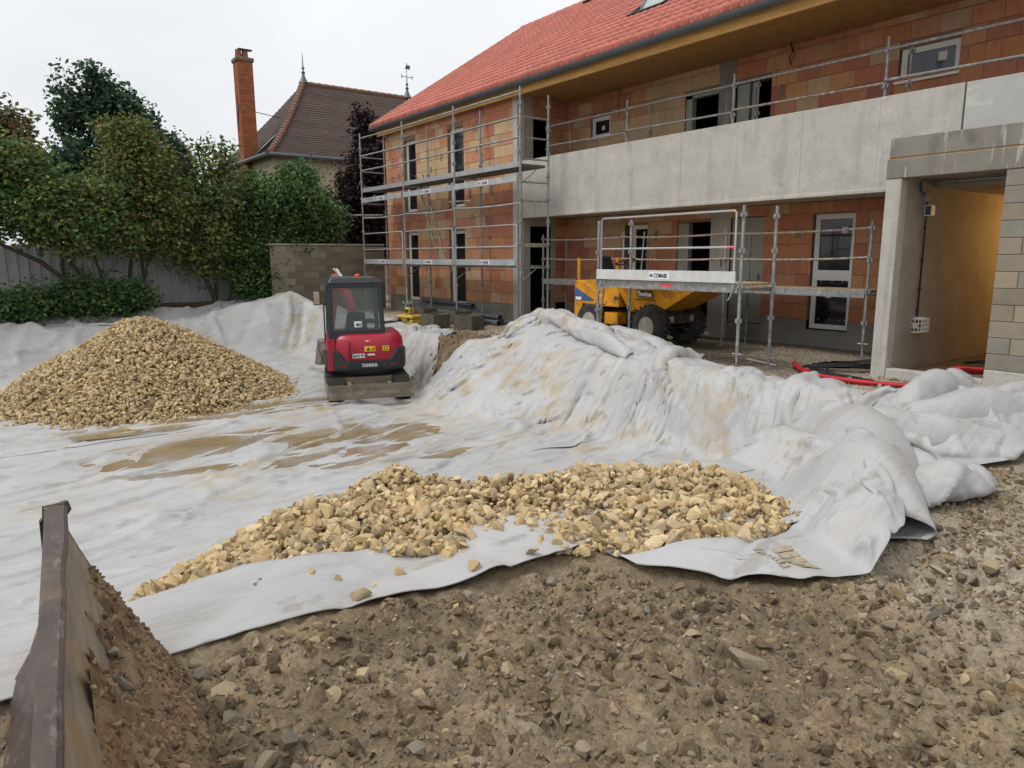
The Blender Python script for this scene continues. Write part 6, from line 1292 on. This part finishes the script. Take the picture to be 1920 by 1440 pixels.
tree('leaning_tree', 'broad green tree with dark leaning stems nearest the left edge', 'tree', (-21.7, 2.5, .25), [((-21.6, 1.4, 3.1), (1.0, 1.3, .95), 330), ((-21.6, -.1, 3.2), (1.1, 1.3, 1.0), 260), ((-21.7, -1.5, 3.2), (1.2, 1.3, 1.2), 160), ((-21.5, 2.2, 2.55), (.8, .9, .7), 200), ((-21.8, 2.6, 3.0), (.8, .8, .7), 150), ((-21.6, .9, 3.9), (.8, 1.0, .6), 150)], G1+G2[:2], .115, [([(-21.6, 2.5, .2), (-21.6, 2.1, .9), (-21.6, 1.4, 1.6), (-21.6, .5, 2.1), (-21.6, -.5, 2.3)], .085, .03), ([(-21.6, 2.6, .2), (-21.7, 2.3, 1.1), (-21.7, 1.9, 1.9), (-21.7, 1.2, 2.9)], .075, .02), ([(-21.7, 2.7, .2), (-21.8, 2.7, 1.3), (-21.8, 2.4, 2.6)], .06, .02)], 13, .17, grp)
tree('olive_green_tree', 'yellow green tree with a domed top in front of the tall ash', 'tree', (-22.2, 3.5, .3), [((-22.3, 3.7, 3.9), (.85, .85, 1.15), 330), ((-22.3, 3.1, 3.0), (.8, .8, .8), 220), ((-22.3, 4.3, 2.9), (.8, .8, .9), 240), ((-22.2, 3.6, 2.35), (.8, .9, .5), 180), ((-22.2, 3.8, 4.75), (.45, .45, .5), 70)], G2+G1[:1], .105, [([(-22.2, 3.5, .2), (-22.2, 3.45, 1.2), (-22.3, 3.7, 2.6), (-22.3, 3.8, 4.2)], .07, .02), ([(-22.2, 3.6, .2), (-22.2, 3.9, 1.4), (-22.3, 4.3, 2.6)], .05, .015)], 13, .16, grp)
tree('sparse_tree', 'thin topped tree with bare twigs left of the brick chimney', 'tree', (-22.3, 5.5, .3), [((-22.3, 5.8, 3.0), (.8, .9, .7), 220), ((-22.3, 5.4, 2.0), (.8, .9, .8), 220), ((-22.3, 5.6, 4.3), (.55, .65, .65), 45), ((-22.3, 5.2, 3.7), (.5, .5, .6), 60), ((-22.3, 6.2, 3.7), (.5, .5, .5), 40)], G1+G2, .11, [([(-22.3, 5.75, .2), (-22.3, 5.35, 1.4), (-22.3, 5.6, 2.6), (-22.3, 5.7, 3.6), (-22.3, 5.5, 4.9)], .09, .012), ([(-22.3, 5.6, 2.6), (-22.3, 6.0, 3.6), (-22.3, 6.3, 4.4)], .04, .01), ([(-22.3, 5.6, 2.8), (-22.3, 5.2, 3.8), (-22.3, 5.1, 4.6)], .035, .01), ([(-22.3, 6.0, .2), (-22.3, 6.3, 1.2), (-22.3, 6.0, 2.4)], .05, .015)], 11, .17, grp)
tree('bushy_tree', 'dense rounded green tree beside the block wall', 'tree', (-22.3, 7.3, .3), [((-22.4, 8.3, 3.1), (.9, 1.1, 1.0), 380), ((-22.4, 7.4, 3.3), (.9, .8, .75), 240), ((-22.4, 9.15, 2.85), (.8, .65, .7), 200), ((-22.3, 7.9, 2.1), (.8, 1.2, .6), 260), ((-22.2, 6.9, 1.9), (.8, .8, .9), 250), ((-22.4, 8.4, 4.05), (.5, .6, .4), 90), ((-22.2, 6.9, 1.0), (.6, .7, .6), 120)], G1+[(.06, .115, .03)], .115, [([(-22.3, 7.1, .2), (-22.3, 7.2, 1.2), (-22.4, 7.8, 2.2), (-22.4, 8.3, 3.2)], .07, .02), ([(-22.3, 6.7, .2), (-22.3, 6.7, 1.2), (-22.3, 7.0, 2.4)], .05, .015), ([(-22.3, 7.2, .2), (-22.3, 7.6, 1.6), (-22.4, 8.8, 2.6)], .05, .015)], 13, .16, grp)
tree('purple_tree', 'dark purple leaved tree between the block wall and the scaffold', 'tree', (-25, 12, -.2), [((-25, 12.0, 3.4), (.9, 1.05, 1.5), 480), ((-25, 12.2, 5.2), (.6, .7, 1.1), 210), ((-25, 12.9, 4.6), (.7, .8, 1.3), 200), ((-25, 12.1, 6.3), (.2, .25, .5), 25), ((-25, 11.4, 2.6), (.7, .6, .7), 120), ((-25, 12.6, 2.2), (.8, 1.0, .8), 150)], PU, .14, [([(-25, 12.1, -.2), (-25, 12.1, 2), (-25, 12.2, 4.8)], .12, .03)], 14, .17)
tree('background_tree', 'small green tree seen past the gable below the old roof', 'tree', (-29, 9.0, -.3), [((-28.6, 8.9, 3.2), (.9, 1.4, 1.0), 160), ((-28.6, 10.3, 3.0), (.9, 1.0, .9), 110)], G1, .14, [([(-28.6, 9, -.3), (-28.6, 9, 2.6)], .1, .05)], 12, .18)
tree('background_tree', 'dim green tree filling the gap behind the sparse tree', 'tree', (-27, 6.5, -.3), [((-27, 6.6, 2.6), (1.0, 1.6, 1.1), 230), ((-27, 5.0, 2.4), (1.0, 1.2, 1.0), 140)], G3, .15, [([(-27, 6.2, -.3), (-27, 6.3, 2.2)], .1, .05)], 12, .18)
for i, (yy, xx, h_, w_, lab) in enumerate(((-.3, -21.7, .35, 1.0, 'low ivy green shrub at the far left foot of the fence'), (.9, -21.6, .38, .9, 'low leafy shrub below the leaning stems'), (2.0, -21.7, .55, .9, 'rounded low shrub at the base of the leaning tree'), (3.3, -21.9, .5, .8, 'taller shrub at the foot of the yellow green tree'))):
    tree('shrub', lab, 'shrub', (xx, yy, .3), [((xx, yy, .3+h_*.6), (.45, w_*.75, h_*.8), 170)], G1+G3[:1], .10, [([(xx, yy, .2), (xx, yy+.05, .3+h_*.5)], .03, .01)], 12, .13, 'shrubs along the foot of the fence', twigs=False)
# leaf litter and dark soil on the bank
k = 2600; x = rng.uniform(-23.2, -21.0, k); y = rng.uniform(-2, 9, k); s_ = rng.uniform(.012, .04, k); scatter_mesh('soil_clods', np.stack([x, y, gz(x, y)+s_*.2], -1), s_, rots(k), np.array((.09, .06, .035))*rng.uniform(.5, 1.6, (k, 1)), PEB, ground)
k = 1500; x = rng.uniform(-14.2, -10.6, k); y = rng.uniform(6.4, 9.0, k); s_ = rng.uniform(.01, .05, k)**1.0; kk = (y > 6.6+.0*x); scatter_mesh('soil_clods', np.stack([x, y, gz(x, y)-.005], -1)[kk], s_[kk]*.8, rots(int(kk.sum())), (np.array((.16, .115, .07))*rng.uniform(.5, 1.5, (k, 1)))[kk], PEB, ground)
k = 1600; x = rng.uniform(-17.2, -12.8, k); y = rng.uniform(8.35, 9.9, k); s_ = rng.uniform(.008, .02, k); scatter_mesh('gravel', np.stack([x, y, gz(x, y)+s_*.3], -1), s_, rots(k), np.array((.46, .36, .24))*rng.uniform(.6, 1.3, (k, 1)), PEB, ground)
k = 300; x = rng.normal(-20.4, .35, k); y = rng.normal(7.3, .5, k); s_ = rng.uniform(.01, .035, k); scatter_mesh('soil_clods', np.stack([x, y, gz(x, y)+s_*.3], -1), s_, rots(k), np.array((.24, .18, .10))*rng.uniform(.6, 1.4, (k, 1)), PEB, ground)
# ---------------------------------------------------------------- small things by the wing
def gzf(x, y): return float(gz(np.array(float(x)), np.array(float(y))))
MANH = mat('wet_precast', (.095, .085, .065), .85, .2, 6, .003, 60, stain=((.16, .145, .11), 3, .55, .7, .5))
def chamber(x, y, s, h, rot, lab):
    z = gzf(x, y)-.01; t = thing('concrete_chamber', (x, y, z), lab, 'chamber', 'precast drain chambers'); M4 = frame((x, y, z), rot)
    q = MB(M4); a = s/2; b = a-.05; o_ = [(-a, -a), (a, -a), (a, a), (-a, a)]; i_ = [(-b, -b), (b, -b), (b, b), (-b, b)]
    V = [(u, v, 0) for u, v in o_]+[(u*1.02, v*1.02, h) for u, v in o_]+[(u, v, h) for u, v in i_]+[(u, v, .06) for u, v in i_]
    q.add(V, [(3, 2, 1, 0)]+[(k, (k+1) % 4, 4+(k+1) % 4, 4+k) for k in range(4)]+[(4+k, 4+(k+1) % 4, 8+(k+1) % 4, 8+k) for k in range(4)]+[(8+k, 8+(k+1) % 4, 12+(k+1) % 4, 12+k) for k in range(4)]+[(12, 13, 14, 15)]); q.build('box', MANH, t, bevel=.008)
    for ax in ((0, -1), (1, 0)):
        q = MB(M4); c = (ax[0]*a, ax[1]*a, h*.5); q.lathe([(.13, -.004), (.13, .012), (.105, .012), (.10, .004), (.001, .004)], c, (*ax, 0), 20); q.build('knockout_ring', MANH, t)
chamber(-14.85, 8.82, .50, .34, .12, 'square precast drain chamber nearest the red excavator'); chamber(-13.95, 9.2, .52, .36, .35, 'square precast drain chamber with round knockout nearest the grey pipes'); chamber(-15.3, 9.75, .50, .36, .05, 'precast drain chamber behind the two front ones'); chamber(-16.6, 9.55, .46, .38, .1, 'precast drain chamber just behind the yellow case')
PIPE = mat('grey_pvc_pipe', (.085, .092, .105), .4, .1, 2, spec=.5, stain=((.20, .20, .20), 5, .6, .7, .3))
for i, (p, q_, r, lab) in enumerate((((-19.6, 10.55, .07), (-14.55, 10.05, .07), .065, 'grey plastic pipe lying lowest on the gravel, nearest'), ((-19.4, 10.6, .20), (-14.75, 10.15, .19), .065, 'grey plastic pipe resting on top of the pile'), ((-18.9, 10.75, .07), (-14.35, 10.35, .07), .065, 'grey plastic pipe second from the front'), ((-18.6, 10.82, .19), (-14.5, 10.5, .19), .065, 'grey plastic pipe on top nearest the wall'), ((-18.4, 10.84, .065), (-13.95, 10.62, .065), .065, 'grey plastic pipe reaching furthest right'), ((-18.9, 10.83, .38), (-16.2, 10.8, .36), .05, 'short thin grey pipe against the wall'))):
    z = gzf(*q_[:2]); q = MB(); a = np.array(p)+(0, 0, z); b = np.array(q_)+(0, 0, z); q.pipe(a, b, r, r-.008, 16); d = (b-a)/np.linalg.norm(b-a); q.pipe(b-d*.14, b, r+.008, r-.006, 16); o = q.build('plastic_pipe', PIPE, None, True, loc=tuple((a+b)/2)); tag(o, lab, 'pipe', 'plastic pipes beside the wing')
YC = mat('yellow_plastic', (.52, .34, .05), .5, .15, 4)
cxp, cyp = -16.15, 8.82; z = gzf(cxp, cyp); cs = thing('instrument_case', (cxp, cyp, z), 'yellow plastic instrument case on the gravel beside the excavator cab', 'case'); M4 = frame((cxp, cyp, z), .3)
q = MB(M4); q.box((-.28, -.2, 0), (.28, .2, .14), .03); b_ = q.build('case_bottom', YC, cs); q = MB(M4); q.box((-.28, -.2, .146), (.28, .2, .25), .03); q.build('case_lid', YC, cs)
for u in (-.15, .15): q = MB(M4); q.box((u-.03, -.215, .10), (u+.03, -.20, .19), .004); q.build('latch', CABM, cs)
q = MB(M4); q.tube([(-.08, -.2, .12), (-.08, -.25, .10), (.08, -.25, .10), (.08, -.2, .12)], .012, 6); q.build('handle', CABM, cs)
z2 = z+.25; lv = thing('laser_level', (cxp, cyp, z2), 'yellow and black rotating laser level standing on the yellow case', 'laser level')
q = MB(M4); q.box((-.10, -.09, .25), (.10, .09, .43), .025); q.build('housing', YC, lv); q = MB(M4); q.box((-.06, -.1, .30), (.06, -.085, .39), .005); q.build('control_panel', CABM, lv); q = MB(M4); q.lathe([(.06, .43), (.05, .46), (.05, .50), (.075, .505), (.07, .53), (.02, .535)], (0, 0, 0), n=14); q.build('rotor_head', mat('lens_band', (.12, .12, .10), .3, .1, 4), lv, True)
for s in (-1, 1): q = MB(M4); q.tube([(s*.10, -.06, .28), (s*.125, -.06, .30), (s*.125, -.06, .40), (s*.10, -.06, .42)], .012, 6); q.build('side_handle', CABM, lv)
pl = thing('weed', (-16.75, 9.1, gzf(-16.75, 9.1)), 'small green weed sprouting behind the yellow case', 'plant')
q = MB(); zz = gzf(-16.75, 9.1)
for a in range(5): q.tube([(-16.75, 9.1, zz), (-16.75+.05*math.cos(a*1.3), 9.1+.05*math.sin(a*1.3), zz+.35), (-16.75+.12*math.cos(a*1.3), 9.1+.12*math.sin(a*1.3), zz+.55)], .005, 4)
q.build('stems', leaf_mat('leaves'), pl, col=True); V, F, c_ = leaves(np.array([(-16.75+.1*math.cos(a*1.3), 9.1+.1*math.sin(a*1.3), zz+.35+.1*(a % 3)) for a in range(5)]), 5, (.05, .05, .06), .09, [(.06, .14, .04)]); obj_from('leaves', V, F, leaf_mat('leaves'), pl, False, c_)
# ---------------------------------------------------------------- by the porch: conduit, cables, lamps
REDP = mat('red_conduit', (.42, .012, .022), .45, .15, 5, spec=.4, bump=.004, bscale=90)
def cable(pts, r, n=8, sub=6):
    P = np.array(pts, float); out = []
    for i in range(len(P)-1):
        p0, p1, p2, p3 = P[max(i-1, 0)], P[i], P[i+1], P[min(i+2, len(P)-1)]
        for t in np.linspace(0, 1, sub, endpoint=False): out.append(.5*((2*p1)+(-p0+p2)*t+(2*p0-5*p1+4*p2-p3)*t*t+(-p0+3*p1-3*p2+p3)*t**3))
    out.append(P[-1]); return out
q = MB(); q.tube(cable([(-5.95, 9.80, .07), (-5.72, 9.55, .05), (-5.25, 9.2, .045), (-4.66, 9.12, .045), (-4.15, 9.28, .045), (-3.85, 9.45, .06)], .04), .036, 10); 
o = q.build('red_conduit', REDP, None, True, loc=(-4.8, 9.2, .04)); tag(o, 'red corrugated conduit lying along the foot of the porch', 'conduit', 'red conduits')
q = MB(); q.tube(cable([(-3.80, 9.75, .03), (-3.82, 9.98, .17), (-3.84, 10.15, .20), (-3.74, 10.5, .16), (-3.6, 10.95, .13), (-3.5, 11.3, .10)], .05), .05, 12)
o = q.build('red_conduit', REDP, None, True, loc=(-3.8, 10.1, .1)); tag(o, 'thick red conduit bending over the porch curb', 'conduit', 'red conduits')
BC = MATS['black_rubber']
for k in range(7):
    pts = [(-5.95+.05*k, 9.95+.05*k, .03+.01*k), (-5.55, 10.15+.09*k, .06), (-5.1, 10.55+.05*k, .06+.012*k), (-4.95, 10.7-.05*k, .05), (-5.2, 10.25-.06*k, .05+.01*k), (-5.7+.04*k, 9.72+.03*k, .04), (-5.0, 9.55-.04*k, .03), (-4.75+.1*k, 9.50-.03*k, .03)]
    pts = [(a+.06*rng.normal(), b+.05*rng.normal(), c) for a, b, c in pts]
    q = MB(); q.tube(cable(pts, 0), .014, 6); o = q.build('black_cable', BC, None, True, loc=(-5.3, 10, .03)); tag(o, ['lowest', 'second lowest', 'third lowest', 'middle', 'third highest', 'second highest', 'topmost'][k]+' black cable in the tangled coil left of the porch post', 'cable', 'black cables in the coil by the porch')
for k in range(3):
    q = MB(); q.tube(cable([(-4.9, 9.42-.05*k, .02), (-4.3, 9.22-.06*k, .02), (-3.7, 9.35-.1*k, .02), (-3.2, 9.5-.08*k, .02), (-2.8, 9.7, .02)], 0), .013, 6); o = q.build('black_cable', BC, None, True, loc=(-4, 9.3, .02)); tag(o, 'thin black cable '+['closest to', 'second out from', 'furthest in front of'][k]+' the red conduit along the porch', 'cable', 'black cables under the red conduit')
q = MB(); q.tube(cable([(-4.3, 11.6, .1), (-4.0, 11.4, .16), (-3.75, 11.5, .12), (-3.9, 11.8, .14), (-4.2, 11.75, .12)], 0), .02, 6); o = q.build('black_cable', BC, None, True, loc=(-4, 11.6, .1)); tag(o, 'black cable coil inside the passage', 'cable')
LX = PX1+.0
ft = thing('site_lamp', (LX, 10.76, 2.2), 'small pale box floodlight high on the passage wall', 'lamp')
q = MB(); q.box((LX, 10.69, 2.21), (LX+.10, 10.80, 2.36), .01); q.build('lamp_housing', PVC, ft); q = MB(); q.box((LX+.02, 10.682, 2.225), (LX+.09, 10.689, 2.345)); q.build('lamp_glass', GLASSB, ft)
jb = thing('junction_box', (LX, 10.69, 2.42), 'grey junction box above the floodlight on the passage wall', 'junction box'); q = MB(); q.box((LX, 10.63, 2.40), (LX+.05, 10.74, 2.51), .008); q.build('box', mat('grey_box', (.25, .25, .24), .6, .1, 4), jb)
q = MB(); q.tube(cable([(LX+.03, 10.45, 2.66), (LX+.02, 10.5, 2.56), (LX+.02, 10.62, 2.5)], 0), .016, 6); o = q.build('blue_cable', mat('blue_sheath', (.02, .035, .12), .5, .1, 4), jb, True)
q = MB(); q.tube([(LX+.02, 10.72, 2.40), (LX+.02, 10.73, 2.36)], .012, 6); q.tube([(LX+.018, 10.74, 2.21), (LX+.018, 10.74, .80)], .013, 6)
for zz in (2.05, 1.6, 1.2, .9): q.box((LX, 10.722, zz-.012), (LX+.036, 10.758, zz+.012))
o = q.build('lamp_cable', BC, None, False, loc=(LX, 10.74, .8)); tag(o, 'black cable clipped vertically down the passage wall', 'cable')
cg = thing('caged_lamp', (LX, 10.74, .65), 'small lamp in a white wire cage low on the passage wall', 'lamp')
q = MB(); q.box((LX, 10.69, .64), (LX+.07, 10.79, .74), .01); q.build('lamp_body', CABM, cg); q = MB(); q.lathe([(.035, 0), (.035, .03)], (LX+.035, 10.69, .69), (0, -1, 0), 10); q.build('lamp_glass', PVC, cg)
q = MB()
for zz in (.60, .66, .72, .78): q.tube([(LX, 10.62, zz), (LX+.14, 10.62, zz), (LX+.14, 10.86, zz), (LX, 10.86, zz)], .005, 5)
for yy in np.linspace(10.62, 10.86, 6): q.tube([(LX+.02, yy, .58), (LX+.14, yy, .60), (LX+.14, yy, .78), (LX+.02, yy, .80)], .005, 5)
for xx in (.05, .10): q.tube([(LX+xx, 10.62, .60), (LX+xx, 10.62, .78)], .005, 5)
q.build('wire_cage', PVC, cg)
# the lit lamp further inside the passage
lm = thing('passage_lamp', (PXO+.32, 13.9, 2.15), 'warm bulkhead lamp lighting the inside of the passage', 'lamp')
q = MB(); q.lathe([(.09, 0), (.09, .03), (.06, .05)], (PXO+.4, 13.9, 2.15), (-1, 0, 0), 14); q.build('lamp_base', PVC, lm)
em = bpy.data.materials.new('warm_bulb'); em.use_nodes = True; e_ = em.node_tree.nodes['Principled BSDF']; e_.inputs['Emission Color'].default_value = (1, .5, .13, 1); e_.inputs['Emission Strength'].default_value = 12
q = MB(); q.lathe([(.03, .05), (.055, .08), (.05, .13), (.02, .15)], (PXO+.4, 13.9, 2.15), (-1, 0, 0), 14); q.build('bulb', em, lm, True)
ld_ = bpy.data.lights.new('passage_light', 'POINT'); ld_.energy = 42; ld_.color = (1, .52, .15); ld_.shadow_soft_size = .08; lo = bpy.data.objects.new('passage_light', ld_); COL.objects.link(lo); lo.location = (PXO+.12, 13.9, 2.15)
# rubbish and rubble by the cables
k = 60; x = rng.uniform(-5.0, -4.2, k); y = rng.uniform(9.0, 9.9, k); s_ = rng.uniform(.012, .05, k); scatter_mesh('rubble', np.stack([x, y, gz(x, y)+s_*.2], -1), s_, rots(k), np.array((.38, .32, .25))*rng.uniform(.5, 1.2, (k, 1)), PEB, ground)
q = MB(); q.tube([(-6.9, 9.95, .02), (-6.45, 9.75, .03), (-6.2, 9.7, .02)], .012, 6); o = q.build('plastic_strip', PVC, None, True, loc=(-6.5, 9.8, .02)); tag(o, 'thin pale plastic strip lying on the wet gravel', 'strip')
q = MB(); V = [(-4.95, 9.25, .03), (-4.8, 9.2, .05), (-4.75, 9.3, .04), (-4.85, 9.35, .06), (-4.9, 9.32, .03)]; q.add(V, [(0, 1, 2, 3, 4)]); o = q.build('plastic_scrap', mat('blue_scrap', (.10, .28, .40), .5, .2, 6), None, loc=(-4.85, 9.28, .03)); tag(o, 'crumpled light blue plastic scrap beside the conduit', 'scrap')
q = MB(); q.pipe((-9.75, 12.1, .06), (-9.4, 12.2, .06), .05, .044, 12); o = q.build('drain_pipe', PVC, None, True, loc=(-9.6, 12.15, 0)); tag(o, 'short white pipe stub at the wall behind the dumper', 'pipe')
